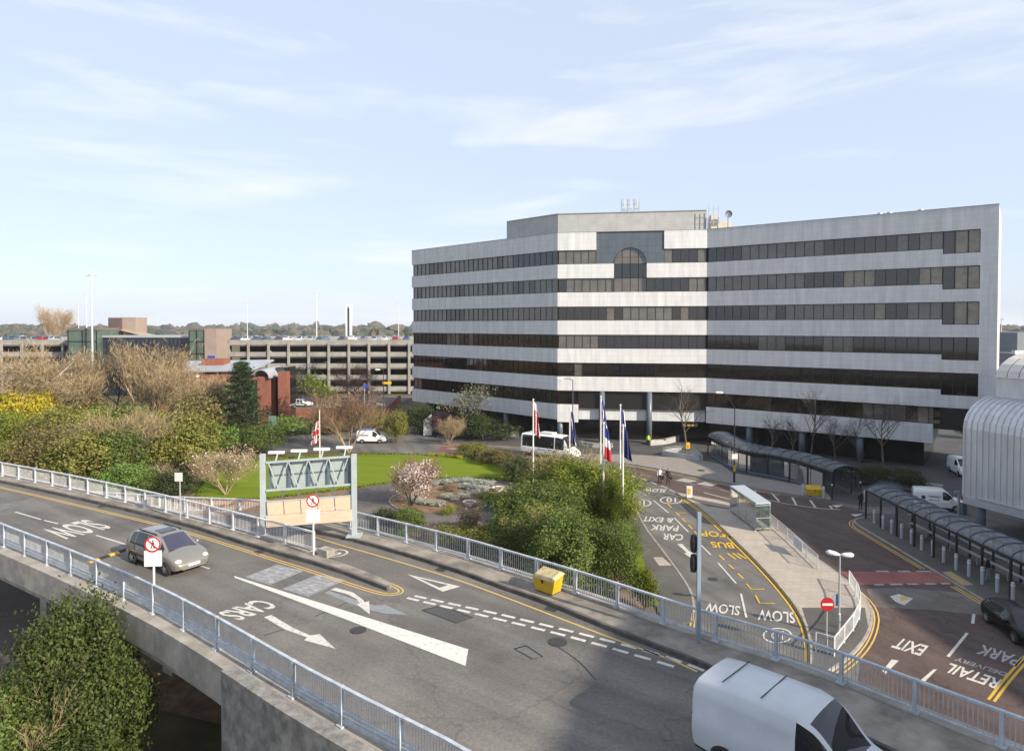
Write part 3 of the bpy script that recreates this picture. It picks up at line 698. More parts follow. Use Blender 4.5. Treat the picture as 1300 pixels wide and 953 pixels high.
# ------------------------------------------------------------------ office block
CLAD = tiled('office_cladding', (0.575, 0.58, 0.585), (0.605, 0.61, 0.615), (0.485, 0.49, 0.50), 1.19, 0.72, 0.0, rough=0.55, mortar=0.02, streak=0.17, spec=0.4)
GREYP = tiled('grey_glass_panels', (0.085, 0.105, 0.13), (0.095, 0.115, 0.14), (0.05, 0.06, 0.075), 1.15, 1.0, 0.0, rough=0.25, mortar=0.02)
WIN_A = mat('bronze_glass', (0.014, 0.010, 0.008), 0.05, ior=1.68, spec=0.6)
WIN_B = mat('blind_behind_glass', (0.105, 0.094, 0.083), 0.07, ior=1.65, spec=0.6, var=0.25, vscale=0.7)
WIN_C = mat('dark_glass', (0.010, 0.009, 0.010), 0.04, ior=1.7, spec=0.6)
WIN_D = mat('lit_blind_glass', (0.20, 0.175, 0.12), 0.08, ior=1.7, var=0.3, vscale=1.1)
FRAME = mat('bronze_frame', (0.022, 0.019, 0.018), 0.4, 0.3)
FRAME_L = mat('grey_mullion', (0.17, 0.165, 0.165), 0.4, 0.3)
UNDER = mat('undercroft_glazing', (0.014, 0.013, 0.013), 0.12, ior=1.5)
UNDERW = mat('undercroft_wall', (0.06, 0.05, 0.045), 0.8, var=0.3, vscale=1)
ROOFM = mat('flat_roof', (0.22, 0.22, 0.22), 0.9, var=0.2, vscale=0.6)
LOUVRE = tiled('plant_room_louvres', (0.38, 0.385, 0.38), (0.39, 0.395, 0.39), (0.27, 0.275, 0.27), 6.0, 0.28, 0.0, rough=0.6, mortar=0.04)

PL, PA, PB, PR = Vector((-18.6, 124.6, 0)), Vector((6.8, 100.0, 0)), Vector((28.1, 96.7, 0)), Vector((55.3, 76.3, 0))
TOPZ = 31.15
SB = [26.45, 22.28, 18.11, 13.94, 9.77, 5.60]       # window strip sills
SH = 2.07
BANDS = [(SB[0] + SH, TOPZ)] + [(SB[i + 1] + SH, SB[i]) for i in range(5)] + [(3.30, SB[5])]
office = thing('office_block', 'six-storey white office block with dark window bands and a bent front', 'building', tuple(PA))
class Wing:
    def __init__(s, a, b):
        s.a, s.b = a, b; s.L = (b - a).length; s.d = (b - a).normalized(); s.n = Vector((s.d.y, -s.d.x, 0))
    def p(s, t, out, z): q = s.a + s.d * t + s.n * out; return Vector((q.x, q.y, z))
    def slab(s, mb, t0, t1, o0, o1, z0, z1):
        "block from length t0..t1, depth o0 (back)..o1 (front), z0..z1"
        mb.hexa([s.p(t0, o1, z0), s.p(t1, o1, z0), s.p(t1, o0, z0), s.p(t0, o0, z0), s.p(t0, o1, z1), s.p(t1, o1, z1), s.p(t1, o0, z1), s.p(t0, o0, z1)])
        return mb
WL, WF, WR = Wing(PL, PA), Wing(PA, PB), Wing(PB, PR)
DEPTH = 15.0
# structural cores behind the skin
def inner(w, t0, t1, z0, z1, m, name, back=-0.55, depth=DEPTH):
    mb = MB(); w.slab(mb, t0, t1, -depth, back, z0, z1); return mb.obj(name, m, office)
outline = [WL.p(0, -0.5, 0), PA + (WL.n + WF.n).normalized() * -0.52, PB + (WF.n + WR.n).normalized() * -0.52, WR.p(WR.L - 0.4, -0.5, 0),
           WR.p(WR.L - 0.4, -DEPTH, 0), PB + (WF.n + WR.n).normalized() * -DEPTH, PA + (WL.n + WF.n).normalized() * -DEPTH, WL.p(0, -DEPTH, 0)]
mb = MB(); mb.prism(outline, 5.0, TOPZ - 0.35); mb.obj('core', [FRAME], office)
out2 = [WL.p(1.2, -3.2, 0), PA + (WL.n + WF.n).normalized() * -3.6, PB + (WF.n + WR.n).normalized() * -3.6, WR.p(WR.L - 7.2, -2.6, 0), WR.p(WR.L - 7.2, -DEPTH, 0), PB + WR.n * -DEPTH, PA + WL.n * -DEPTH, WL.p(1, -DEPTH, 0)]
mb = MB(); mb.prism(out2, 0.0, 5.2); mb.obj('ground_floor', UNDER, office)
roof_poly = [WL.p(-0.0, 0.0, 0), PA, PB, WR.p(WR.L, 0.0, 0), WR.p(WR.L, -DEPTH, 0), PB + (WF.n + WR.n).normalized() * -DEPTH, PA + (WL.n + WF.n).normalized() * -DEPTH, WL.p(0, -DEPTH, 0)]
mb = MB(); mb.prism([PA + (q - PA) * 0.985 + Vector((0, 0.3, 0)) for q in roof_poly], TOPZ - 0.5, TOPZ - 0.3); mb.obj('roof', ROOFM, office)
TALL0, TALL1 = 0.842 * WR.L, 0.95 * WR.L
ARC0, ARC1 = 0.385 * WF.L, 0.605 * WF.L
GP0, GP1 = 0.265 * WF.L, 0.72 * WF.L
def bandobj(w, t0, t1, z0, z1, label=None):
    mb = MB(); w.slab(mb, t0, t1, -0.45, 0.0, z0, z1); return mb.obj('cladding_band', CLAD, office)
for i, (z0, z1) in enumerate(BANDS):
    bandobj(WL, 0, WL.L - 0.0, z0, z1)
    if i == 0:
        bandobj(WF, 0.0, GP0, z0, z1); bandobj(WF, GP1, WF.L, z0, z1)
    elif i == 1:
        bandobj(WF, 0.0, ARC0, z0, z1); bandobj(WF, ARC1, WF.L, z0, z1)
    elif i == 6:
        bandobj(WF, 0.0, 3.1, z0 - 0.35, z1); mb = MB(); WF.slab(mb, 3.1, WF.L, -1.4, -0.9, z0, z1); mb.obj('cladding_band', CLAD, office)
    else: bandobj(WF, 0.0, WF.L, z0, z1)
    if i < 6:
        bandobj(WR, 0.0, TALL0, z0, z1)
        bandobj(WR, TALL0, TALL1, z0, (z1 if i == 0 else z1 - 0.62))
    else:
        bandobj(WR, 0.0, WR.L - 6.1, z0, z1)
        mb = MB(); WR.slab(mb, WR.L - 6.1 - 0.45, WR.L - 6.1, -7.5, -0.45, z0, z1); mb.obj('cladding_band', CLAD, office)
mb = MB(); WR.slab(mb, TALL1, WR.L, -0.6, 0.0, BANDS[5][0] - 0.2, TOPZ); mb.obj('end_pier', CLAD, office)
mb = MB(); WR.slab(mb, WR.L - 0.45, WR.L - 0.002, -DEPTH, -0.6, 6.2, TOPZ); mb.obj('end_wall', CLAD, office)
mb = MB(); WL.slab(mb, 0.002, 0.45, -DEPTH, -0.45, 3.3, TOPZ); mb.obj('end_wall', CLAD, office)
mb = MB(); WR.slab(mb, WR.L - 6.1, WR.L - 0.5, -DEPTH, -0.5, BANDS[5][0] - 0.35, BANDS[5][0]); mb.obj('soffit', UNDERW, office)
# coping along the parapet
for w, a, b in ((WL, 0, WL.L), (WF, 0, WF.L), (WR, 0, WR.L)):
    mb = MB(); w.slab(mb, a, b, -0.5, 0.03, TOPZ + 0.002, TOPZ + 0.08); mb.obj('coping', mat('dark_coping', (0.25, 0.25, 0.26), 0.6), office)
# grey panel field with the arched window
ac = (ARC0 + ARC1) / 2; ar = (ARC1 - ARC0) / 2; spring = 26.42
mb = MB(); N = 20
arc = [(ac - ar * math.cos(math.pi * i / N), spring + ar * math.sin(math.pi * i / N)) for i in range(N + 1)]
def gp(t, z, o=-0.18): return WF.p(t, o, z)
ring = [(GP0, SB[0])] + [(GP0, TOPZ - 0.02), (GP1, TOPZ - 0.02), (GP1, SB[0])] + [(t, max(z, SB[0])) for t, z in reversed(arc)]
vs = [gp(t, z) for t, z in ring]
mb.add(vs, [tuple(range(len(vs) - 1, -1, -1))])
mb.obj('grey_panel', GREYP, office)
mb = MB()
for (t0, z0), (t1, z1) in zip(arc, arc[1:]):
    mb.add([gp(t0, z0, -0.1), gp(t1, z1, -0.1), gp(t1, z1, -1.3), gp(t0, z0, -1.3)], [(0, 1, 2, 3)])
for t in (ARC0, ARC1): mb.add([gp(t, SB[1], -0.02), gp(t, spring, -0.02), gp(t, spring, -1.3), gp(t, SB[1], -1.3)], [(0, 1, 2, 3)])
mb.obj('arch_reveal', mat('arch_reveal', (0.055, 0.06, 0.07), 0.6), office)
aw = MB(); fr = MB()
pane_ts = [ARC0 + (ARC1 - ARC0) * k / 4 for k in range(5)]
rows = [SB[1], SB[1] + SH, SB[0] - 0.05, spring + 1.0]
for k in range(4):
    t0, t1 = pane_ts[k], pane_ts[k + 1]
    for r in range(3):
        mb = MB(); mb.add([gp(t0 + .05, rows[r] + .05, -0.42), gp(t1 - .05, rows[r] + .05, -0.42), gp(t1 - .05, rows[r + 1] - .05, -0.42), gp(t0 + .05, rows[r + 1] - .05, -0.42)], [(0, 1, 2, 3)])
        mb.obj('arch_pane', WIN_B if r != 1 else WIN_C, office)
    zt = lambda t: spring + math.sqrt(max(0.0, ar * ar - (t - ac) ** 2))
    sub = [t0 + .05 + (t1 - t0 - .1) * q / 6 for q in range(7)]
    top = [(t, max(zt(t), spring + 1.0)) for t in sub]
    if max(z for _, z in top) > spring + 1.1:
        mb = MB(); vv = [gp(sub[0], spring + 1.0, -0.42), gp(sub[-1], spring + 1.0, -0.42)] + [gp(t, z, -0.42) for t, z in reversed(top)]
        mb.add(vv, [tuple(range(len(vv)))]); mb.obj('arch_pane', WIN_B, office)
mb = MB(); vv = [gp(t, z, -0.47) for t, z in arc] + [gp(ARC1, SB[1], -0.47), gp(ARC0, SB[1], -0.47)]
mb.add(vv, [tuple(range(len(vv)))]); mb.obj('arch_frame', FRAME, office)
# panes: shared meshes, one object per pane for the 300 that show largest
pane_mesh = {}
def pane_at(w, t0, t1, z0, z1, m, parent):
    wd = round(t1 - t0 - 0.07, 3); ht = round(z1 - z0 - 0.07, 3)
    key = (wd, ht, m.name, w is WL, w is WF)
    if key not in pane_mesh:
        b = MB(); d = w.d * wd / 2; n = w.n * 0.03
        q = [-d, d, d + Vector((0, 0, ht)), -d + Vector((0, 0, ht))]
        b.add([p + n for p in q] + [p - n for p in q], [(0, 1, 2, 3), (7, 6, 5, 4), (0, 4, 5, 1), (1, 5, 6, 2), (2, 6, 7, 3), (3, 7, 4, 0)])
        pane_mesh[key] = b.mesh('pane', m)
    c = w.p((t0 + t1) / 2, -0.30, z0 + 0.035)
    return link('pane', pane_mesh[key], parent, loc=c - Vector(office['_o']))
prng = random.Random(11)
def pick(i, wing):
    r = prng.random()
    if i <= 2: return WIN_B if r < 0.52 else (WIN_A if r < 0.9 else (WIN_D if r < 0.96 else WIN_C))
    if i == 3: return WIN_B if r < 0.22 else (WIN_A if r < 0.85 else WIN_C)
    return WIN_A if r < 0.75 else (WIN_C if r < 0.95 else WIN_B)
far_panes = MB(); mull = MB()
def strip(w, t0, t1, i, n, far_upto=0, skip=()):
    z0, z1 = SB[i], SB[i] + SH; dt = (t1 - t0) / n
    m = MB(); w.slab(m, t0, t1, -0.34, -0.22, z0, z0 + 0.09); w.slab(m, t0, t1, -0.34, -0.22, z1 - 0.07, z1)
    last = None
    for k in range(n + 1):
        if not any(a - 1 < k < b for a, b in skip):
            t = t0 + dt * k; w.slab(m, t - 0.035, t + 0.035, -0.34, -0.22, z0, z1)
    m.obj('window_frame', FRAME, office)
    run = 0
    for k in range(n):
        a, b = t0 + dt * k, t0 + dt * (k + 1)
        if run <= 0: last = pick(i, w); run = prng.choice((1, 1, 2, 3, 4))
        run -= 1
        if k < far_upto:
            far_panes.m = {WIN_A: 0, WIN_B: 1, WIN_C: 2, WIN_D: 3}[last]
            far_panes.add([w.p(a, -0.30, z0), w.p(b, -0.30, z0), w.p(b, -0.30, z1), w.p(a, -0.30, z1)], [(0, 1, 2, 3)])
        else: pane_at(w, a, b, z0, z1, last, office)
for i in range(6):
    strip(WL, 0.2, WL.L - 0.15, i, 30, 21)
    if i == 0:
        strip(WF, 0.15, GP0, i, 5); strip(WF, GP1, WF.L - 0.1, i, 5)
    elif i == 1:
        strip(WF, 0.15, ARC0, i, 7); strip(WF, ARC1, WF.L - 0.1, i, 7)
    elif i == 5:
        strip(WF, 0.15, 3.1, i, 3)
        m5 = MB(); WF.slab(m5, 3.1, WF.L, -1.45, -1.2, SB[5], SB[5] + SH); m5.obj('recessed_glazing', WIN_C, office)
    else: strip(WF, 0.15, WF.L - 0.1, i, 18)
    strip(WR, 0.1, TALL0, i, 24)
    if i < 5:
        ts = [TALL0 + 0.04, TALL0 + 1.2, TALL0 + 2.5, TALL1 - 0.02]
        for k in range(3): pane_at(WR, ts[k], ts[k + 1], SB[i] - 0.62, SB[i] + SH, (WIN_A if i > 2 else (WIN_C, WIN_D, WIN_D)[k]) if k else WIN_A, office)
        m = MB()
        for t in ts: WR.slab(m, t - 0.06, t + 0.06, -0.34, -0.2, SB[i] - 0.62, SB[i] + SH)
        WR.slab(m, ts[0], ts[3], -0.34, -0.2, SB[i] - 0.62, SB[i] - 0.54); WR.slab(m, ts[0], ts[3], -0.34, -0.2, SB[i] + SH - 0.08, SB[i] + SH)
        m.obj('window_frame', FRAME, office)
    else:
        m = MB(); WR.slab(m, TALL0, WR.L - 6.1, -0.4, -0.25, SB[5], SB[5] + SH); m.obj('recessed_glazing', WIN_C, office)
far_panes.obj('far_panes', [WIN_A, WIN_B, WIN_C, WIN_D], office, kind='stuff')
# columns of the undercroft
colm = mat('blue_column', (0.10, 0.125, 0.155), 0.4)
for w, t in ((WF, 0.35), (WF, 6.6), (WF, 13.5), (WL, 24), (WL, 14), (WL, 4), (WR, 6), (WR, 13), (WR, 20)):
    q = w.p(t, -0.6 if w is not WF or t < 1 else -0.35, 0); mb = MB(); mb.lathe([(0.42, 0), (0.42, 7.6 if (w is WF and t > 1) else 3.4)], tuple(q), 14); mb.obj('column', colm, office, smooth=True)
# plant room and roof gear
def obox(mb, w, t0, t1, o0, o1, z0, z1): return w.slab(mb, t0, t1, o0, o1, z0, z1)
mb = MB(); pr = [WF.p(-0.6, -7.5, 0), WF.p(22.4, -7.5, 0), WF.p(22.4, -14, 0), WF.p(6, -14, 0)]
pl_ = [WF.p(-0.6, -7.5, 0), WF.p(-0.6, -7.5, 0) - WL.d * 11.5, WF.p(-0.6, -7.5, 0) - WL.d * 11.5 - WL.n * 6, WF.p(6, -14, 0)]
mb.prism([pl_[1], pr[0], pr[1], pr[2], pr[3], pl_[2]], TOPZ - 0.3, TOPZ + 3.95); mb.obj('plant_room', LOUVRE, office)
mb = MB(); mb.prism([q + Vector((0, -0.1, 0)) for q in [pl_[1], pr[0], pr[1], pr[2], pr[3], pl_[2]]], TOPZ + 3.96, TOPZ + 4.08); mb.obj('plant_room_coping', MATS['dark_coping'], office)
mb = MB(); obox(mb, WF, 22.9, 24.2, -10, -7.0, TOPZ - 0.3, TOPZ + 3.2); mb.obj('lift_housing', mat('cream_render', (0.55, 0.50, 0.42), 0.8, var=0.1), office)
mb = MB(); obox(mb, WF, 24.2, 26.0, -10, -7.0, TOPZ - 0.3, TOPZ + 2.2); mb.obj('lift_housing', MATS['cream_render'], office)
mb = MB()
for t in (9.4, 10.4, 11.4, 12.2):
    for o in (-8.2, -9.4): q = WF.p(t, o, 0); mb.tube([(q.x, q.y, TOPZ + 3.9), (q.x, q.y, TOPZ + 6.2)], 0.07, 5)
for z in (4.6, 5.4, 6.1):
    a, b = WF.p(9.4, -8.2, TOPZ + z), WF.p(12.2, -8.2, TOPZ + z); mb.beam(a, b, 0.07, 0.07); mb.beam(WF.p(9.4, -9.4, TOPZ + z), WF.p(12.2, -9.4, TOPZ + z), 0.07, 0.07)
for t in (9.9, 10.9, 11.9): q = WF.p(t, -8.1, TOPZ + 5.4); mb.box(q, (0.35, 0.2, 1.4))
mb.obj('antenna_rack', GALV, office)
mb = MB()
for t in (22.6, 23.3, 24.0):
    q = WF.p(t, -6.4, 0); mb.tube([(q.x, q.y, TOPZ - 0.3), (q.x, q.y, TOPZ + 4.6)], 0.05, 5)
for z in (1, 2, 3, 4): mb.beam(WF.p(22.6, -6.4, TOPZ + z), WF.p(24.0, -6.4, TOPZ + z), 0.05, 0.05)
mb.obj('roof_ladder', GALV, office)
q = WF.p(25.4, -6.2, TOPZ + 3.1); mb = MB(); mb.tube([(q.x, q.y, TOPZ - .3), (q.x, q.y, TOPZ + 3.1)], 0.06, 6)
mb.lathe([(0.05, -0.1), (0.35, -0.16), (0.55, -0.28), (0.57, -0.3), (0.3, -0.12)], tuple(q), 14, 'y'); mb.obj('satellite_dish', mat('dark_dish', (0.12, 0.14, 0.17), 0.5), office)
for t in (21.5, 22.6, 26.0):
    mb = MB(); q = WR.p(t, -3.5, 0); mb.lathe([(0.25, 0), (0.25, 0.7), (0.36, 0.78), (0.33, 1.0), (0.1, 1.1)], (q.x, q.y, TOPZ - 0.3), 10); mb.obj('roof_vent', GALV, office)

# low walls in front of the entrance
lw = mat('low_wall_render', (0.36, 0.36, 0.36), 0.85, var=0.25, vscale=0.8)
def low_wall(label, px, h, t=0.35, z=0.0, cat='wall', m=None):
    p = chaikin(pts(px, z), 1); o = thing('low_wall', label, cat, tuple(p[0])); mb = MB(); ribbon(mb, p, offset_line(p, t), z - 0.02, z + h); mb.obj('wall_body', m or lw, o)
    c = MB(); ribbon(c, offset_line(p, -0.04), offset_line(p, t + 0.04), z + h + 0.001, z + h + 0.06); c.obj('coping', KERB, o); return o
low_wall('pale low wall by the entrance column where the worker stands', [(826, 565.5), (846, 564), (864, 559)], 0.75)
low_wall('long pale low wall behind the white minibus', [(735, 566), (758, 569), (778, 568)], 0.6)
low_wall('curved low wall in front of the dark left undercroft', [(632, 550), (645, 553.5), (658, 554)], 0.7)
low_wall('grey retaining wall below the hedge along the right wing', [(1050, 606), (1110, 614), (1160, 623), (1196, 629)], 1.0)

# ------------------------------------------------------------------ multi-storey car park
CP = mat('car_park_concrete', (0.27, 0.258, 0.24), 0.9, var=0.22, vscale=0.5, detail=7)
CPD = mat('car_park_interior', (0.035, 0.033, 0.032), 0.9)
YC = 169.0
def cpx(px): return (px - 650) / 850 * YC
def cpz(py): return 17.5 - (py - 412) / 850 * YC
park = thing('car_park', 'long grey concrete multi-storey car park with open parking levels', 'building', (cpx(290), YC, 0))
lv = [0.6 + 2.9 * k for k in range(5)]
def cp_run(x0, x1, skip_low=0):
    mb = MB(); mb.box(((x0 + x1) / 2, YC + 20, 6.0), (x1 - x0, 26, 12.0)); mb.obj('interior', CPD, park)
    for k, z in enumerate(lv):
        h = 1.15 if k < 4 else 1.3
        zz = z + 1.15 if k < 4 else z + 0.95
        mb = MB(); mb.box(((x0 + x1) / 2, YC + 0.15, z + 0.15 + h / 2), (x1 - x0, 0.3, h)); mb.obj('parapet_band', CP, park)
        mb = MB(); mb.box(((x0 + x1) / 2, YC + 16.3, z), (x1 - x0, 32, 0.3)); mb.obj('floor_slab', CP, park)
    n = max(1, round((x1 - x0) / 5.15))
    for k in range(n + 1):
        x = x0 + (x1 - x0) * k / n; mb = MB(); mb.box((x, YC - 0.2, 6.4), (0.55, 0.4, 12.8)); mb.obj('column', CP, park)
cp_run(cpx(290), cpx(545)); cp_run(-165, cpx(106))
mb = MB(); mb.box(((-165 + cpx(545)) / 2, YC + 45, 12.85), (cpx(545) + 165, 88, 0.4)); mb.obj('roof_deck', CP, park)
GTEAL = mat('teal_glass', (0.075, 0.11, 0.092), 0.12, ior=1.55, var=0.3, vscale=0.4)
GNAVY = mat('navy_glass', (0.02, 0.028, 0.042), 0.08, ior=1.6, var=0.4, vscale=0.25)
BEIGE = mat('beige_render', (0.26, 0.205, 0.175), 0.85, var=0.1, vscale=0.6)
BRICKD = tiled('dark_brick', (0.085, 0.058, 0.055), (0.11, 0.075, 0.068), (0.10, 0.085, 0.08), 0.5, 0.2, 0.5)
lob = thing('glass_lobby', 'navy glass lobby between two teal stair towers in front of the car park', 'building', (cpx(200), YC - 2, 0))
mb = MB(); mb.box(((cpx(143) + cpx(256)) / 2, YC, cpz(427.5) / 2), (cpx(256) - cpx(143), 8, cpz(427.5))); mb.obj('glass_wall', GNAVY, lob)
mb = MB(); mb.box(((cpx(143) + cpx(256)) / 2, YC - 0.2, cpz(427.5) + 0.15), (cpx(256) - cpx(143), 8.6, 0.5)); mb.obj('roof_edge', mat('silver_edge', (0.45, 0.48, 0.52), 0.4, 0.5), lob)
n = 22
mb = MB()
for k in range(n + 1): mb.box((cpx(143) + (cpx(256) - cpx(143)) * k / n, YC - 4.05, cpz(430) / 2), (0.12, 0.1, cpz(430)))
for z in (3, 6, 9, 12): mb.box(((cpx(143) + cpx(256)) / 2, YC - 4.06, z), (cpx(256) - cpx(143), 0.1, 0.12))
mb.obj('mullions', FRAME, lob)
for x0, x1, ztop in ((108, 143, 418.5), (256, 274, 418.5)):
    mb = MB(); mb.box(((cpx(x0) + cpx(x1)) / 2, YC - 2, cpz(ztop) / 2), (cpx(x1) - cpx(x0), 9, cpz(ztop))); mb.obj('stair_tower', GTEAL, lob)
    mb = MB(); mb.box(((cpx(x0) + cpx(x1)) / 2, YC - 2, cpz(ztop) + 0.2), (cpx(x1) - cpx(x0) + 0.3, 9.4, 0.5)); mb.obj('tower_cap', mat('brown_cap', (0.14, 0.11, 0.09), 0.8), lob)
    mb = MB()
    for z in (4, 7.2, 10.4, 13.4): mb.box(((cpx(x0) + cpx(x1)) / 2, YC - 6.55, z), (cpx(x1) - cpx(x0), 0.1, 0.2))
    for f in (0, 0.5, 1): mb.box((cpx(x0) + (cpx(x1) - cpx(x0)) * f, YC - 6.55, cpz(ztop) / 2), (0.2, 0.1, cpz(ztop)))
    mb.obj('mullions', FRAME, lob)
mb = MB(); mb.box(((cpx(274) + cpx(289)) / 2, YC - 2, cpz(417.5) / 2), (cpx(289) - cpx(274), 9, cpz(417.5))); mb.obj('lift_shaft', BEIGE, lob)
sg = thing('parking_sign', 'blue and white parking sign on the beige shaft', 'sign', (cpx(283.5), YC - 6.7, cpz(464)))
mb = MB(); mb.box((cpx(283.5), YC - 6.62, cpz(457)), (1.7, 0.12, 2.9)); mb.obj('panel', WHITE, sg)
mb = MB(); mb.box((cpx(283.5), YC - 6.70, cpz(452.8)), (1.7, 0.05, 1.2)); mb.box((cpx(286), YC - 6.70, cpz(459)), (0.6, 0.05, 1.4)); mb.obj('blue_field', mat('sign_blue', (0.02, 0.05, 0.30), 0.5), sg)
tw = thing('brick_tower', 'dark and buff brick lift tower standing on the car park roof', 'tower', (cpx(163), YC + 8, 12))
mb = MB(); mb.box((cpx(155.5) * 1.05, YC + 8, 15.7), (3.4, 6, 7.2)); mb.obj('brick_shaft', BRICKD, tw)
mb = MB(); mb.box((cpx(171) * 1.05, YC + 8.3, 15.75), (3.7, 5.6, 7.3)); mb.obj('buff_shaft', BEIGE, tw)
mb = MB(); q = cpx(176) * 1.045
mb.add([(q - 2.6, YC + 4, 16.0), (q + 4.6, YC + 4, 14.2), (q + 4.6, YC + 9, 14.2), (q - 2.6, YC + 9, 16.0), (q - 2.6, YC + 4, 16.3), (q + 4.6, YC + 4, 14.5), (q + 4.6, YC + 9, 14.5), (q - 2.6, YC + 9, 16.3)], [(3, 2, 1, 0), (4, 5, 6, 7), (0, 1, 5, 4), (1, 2, 6, 5), (2, 3, 7, 6), (3, 0, 4, 7)])
mb.obj('lean_to_roof', mat('tan_roof', (0.32, 0.26, 0.18), 0.8), tw)
mb = MB(); mb.box((q + 2.4, YC + 6.5, 13.4), (4, 4.4, 1.6)); mb.obj('lean_to_wall', mat('tan_wall', (0.22, 0.17, 0.10), 0.8), tw)
mt = thing('ventilation_tower', 'slim white tower with a dark vertical slot beyond the car park', 'tower', ((443 - 650) / 850 * 260, 260, 0))
x = (443 - 650) / 850 * 260
for dx in (-0.75, 0.75):
    mb = MB(); mb.box((x + dx, 260, 12.6), (0.55, 2.2, 25.2)); mb.obj('white_leaf', WHITE, mt)
mb = MB(); mb.box((x, 260.2, 12.0), (0.95, 1.8, 24.0)); mb.obj('dark_slot', mat('slot_grey', (0.06, 0.075, 0.10), 0.5), mt)

# ------------------------------------------------------------------ red brick building
BRICK = tiled('red_brick', (0.20, 0.062, 0.04), (0.25, 0.08, 0.05), (0.18, 0.10, 0.07), 0.45, 0.15, 0.5)
LEADR = mat('grey_metal_roof', (0.40, 0.42, 0.45), 0.45, 0.3, var=0.15, vscale=0.5)
bb = thing('brick_building', 'red brick building with a pale metal roof and round-ended gable', 'building', tuple(at(280, 540)))
def bx(px, Y): return (px - 650) / 850 * Y
YB = 118.0
zb = lambda py, Y=YB: 17.5 - (py - 412) / 850 * Y
mb = MB(); mb.box(((bx(196, YB) + bx(318, YB)) / 2, YB + 5, zb(474) / 2), (bx(318, YB) - bx(196, YB), 10, zb(474))); mb.obj('wall', BRICK, bb)
mb = MB(); mb.add([(bx(190, YB), YB - 0.6, zb(473)), (bx(322, YB), YB - 0.6, zb(471)), (bx(322, YB), YB + 10, zb(462)), (bx(200, YB), YB + 10, zb(464)),
                   (bx(190, YB), YB - 0.6, zb(471)), (bx(322, YB), YB - 0.6, zb(469)), (bx(322, YB), YB + 10, zb(460)), (bx(200, YB), YB + 10, zb(462))], [(3, 2, 1, 0), (4, 5, 6, 7), (0, 1, 5, 4), (1, 2, 6, 5), (2, 3, 7, 6), (3, 0, 4, 7)])
mb.obj('roof', LEADR, bb)
mb = MB(); mb.box((bx(255, YB), YB + 6, zb(463)), (4.0, 3, 1.6)); mb.obj('roof_box', BRICK, bb)
YG = 112.0
mb = MB(); mb.box((bx(333, YG), YG + 4, zb(478, YG) / 2), (bx(340, YG) - bx(326, YG), 8, zb(478, YG))); mb.obj('gable_wall', BRICK, bb)
mb = MB(); mb.box((bx(347, YG), YG + 6, zb(468, YG) / 2), (bx(354, YG) - bx(340, YG), 5, zb(468, YG))); mb.obj('entrance_glazing', WIN_C, bb)
mb = MB(); mb.box((bx(358, YG), YG + 0.8, zb(472, YG) / 2), (1.5, 1.6, zb(472, YG))); mb.obj('end_wall', BRICK, bb)
q = MB(); cy = bx(332, YG)
prof = [(math.cos(R(a)) * 1.35, math.sin(R(a)) * 1.35) for a in range(180, -1, -15)]
for (a0, b0), (a1, b1) in zip(prof, prof[1:]):
    z = zb(480, YG)
    q.hexa([(cy + a0, YG - .6, z + b0), (cy + a1, YG - .6, z + b1), (cy + a1, YG + 9, z + b1), (cy + a0, YG + 9, z + b0), (cy + a0 * 1.12, YG - .6, z + b0 * 1.12), (cy + a1 * 1.12, YG - .6, z + b1 * 1.12), (cy + a1 * 1.12, YG + 9, z + b1 * 1.12), (cy + a0 * 1.12, YG + 9, z + b0 * 1.12)])
q.obj('barrel_roof', LEADR, bb)
mb = MB(); mb.box((bx(262, YB), YB - 0.5, zb(503)), (3.0, 0.9, 1.3)); mb.obj('balcony', GALV, bb)
for px in (212, 246, 290):
    mb = MB(); mb.box((bx(px, YB), YB - 0.02, zb(500)), (1.2, 0.1, 1.8)); mb.obj('window', WIN_C, bb)
# brick retaining walls by the ramp
bw = thing('brick_wall', 'long red brick wall in front of the parked patrol cars', 'wall', tuple(at(420, 530)))
mb = MB(); a, b = at(362, 531), at(478, 529); mb.beam(a + Vector((0, 0, 0.9)), b + Vector((0, 0, 0.9)), 0.35, 1.8); mb.obj('wall_body', BRICK, bw)
bw = thing('brick_wall', 'sloping red brick ramp wall beside the office corner', 'wall', tuple(at(480, 540)))
a, b = at(470, 541), at(506, 520)
mb = MB(); mb.hexa([a, b, b + Vector((0.4, 0.4, 0)), a + Vector((0.4, 0.4, 0)), a + Vector((0, 0, 1.2)), b + Vector((0, 0, 3.0)), b + Vector((0.4, 0.4, 3.0)), a + Vector((0.4, 0.4, 1.2))]); mb.obj('wall_body', BRICK, bw)

# ------------------------------------------------------------------ barrel-clad station on columns (right edge)
ALU = mat('aluminium_cladding', (0.56, 0.565, 0.575), 0.38, 0.25, var=0.14, vscale=1.4, stretch=(1, 1, 0.2), detail=7)
ALUW = mat('pale_roof_sheet', (0.60, 0.57, 0.52), 0.55, var=0.08, vscale=0.8)
f0 = Vector((38.9, 57.2, 0)); fd = Vector((0.33, -0.944, 0)).normalized(); fn = Vector((-fd.y, fd.x, 0))   # fn: away from the road
st = thing('station_building', 'silver ribbed barrel-clad station building raised on round columns', 'building', tuple(f0))
zb0, zs, Rr = 2.8, 8.6, 2.6
def prof_pt(u):      # wall then quarter barrel: returns (in, z)
    if u <= 0.55: return (0.0, zb0 + (zs - zb0) * u / 0.55)
    a = (u - 0.55) / 0.45 * math.pi / 2; return (Rr * (1 - math.cos(a)) * 1.35, zs + Rr * math.sin(a))
LEN = 26.0; us = [0, 0.2, 0.4, 0.55, 0.62, 0.69, 0.76, 0.83, 0.9, 0.95, 1.0]
NR = 52
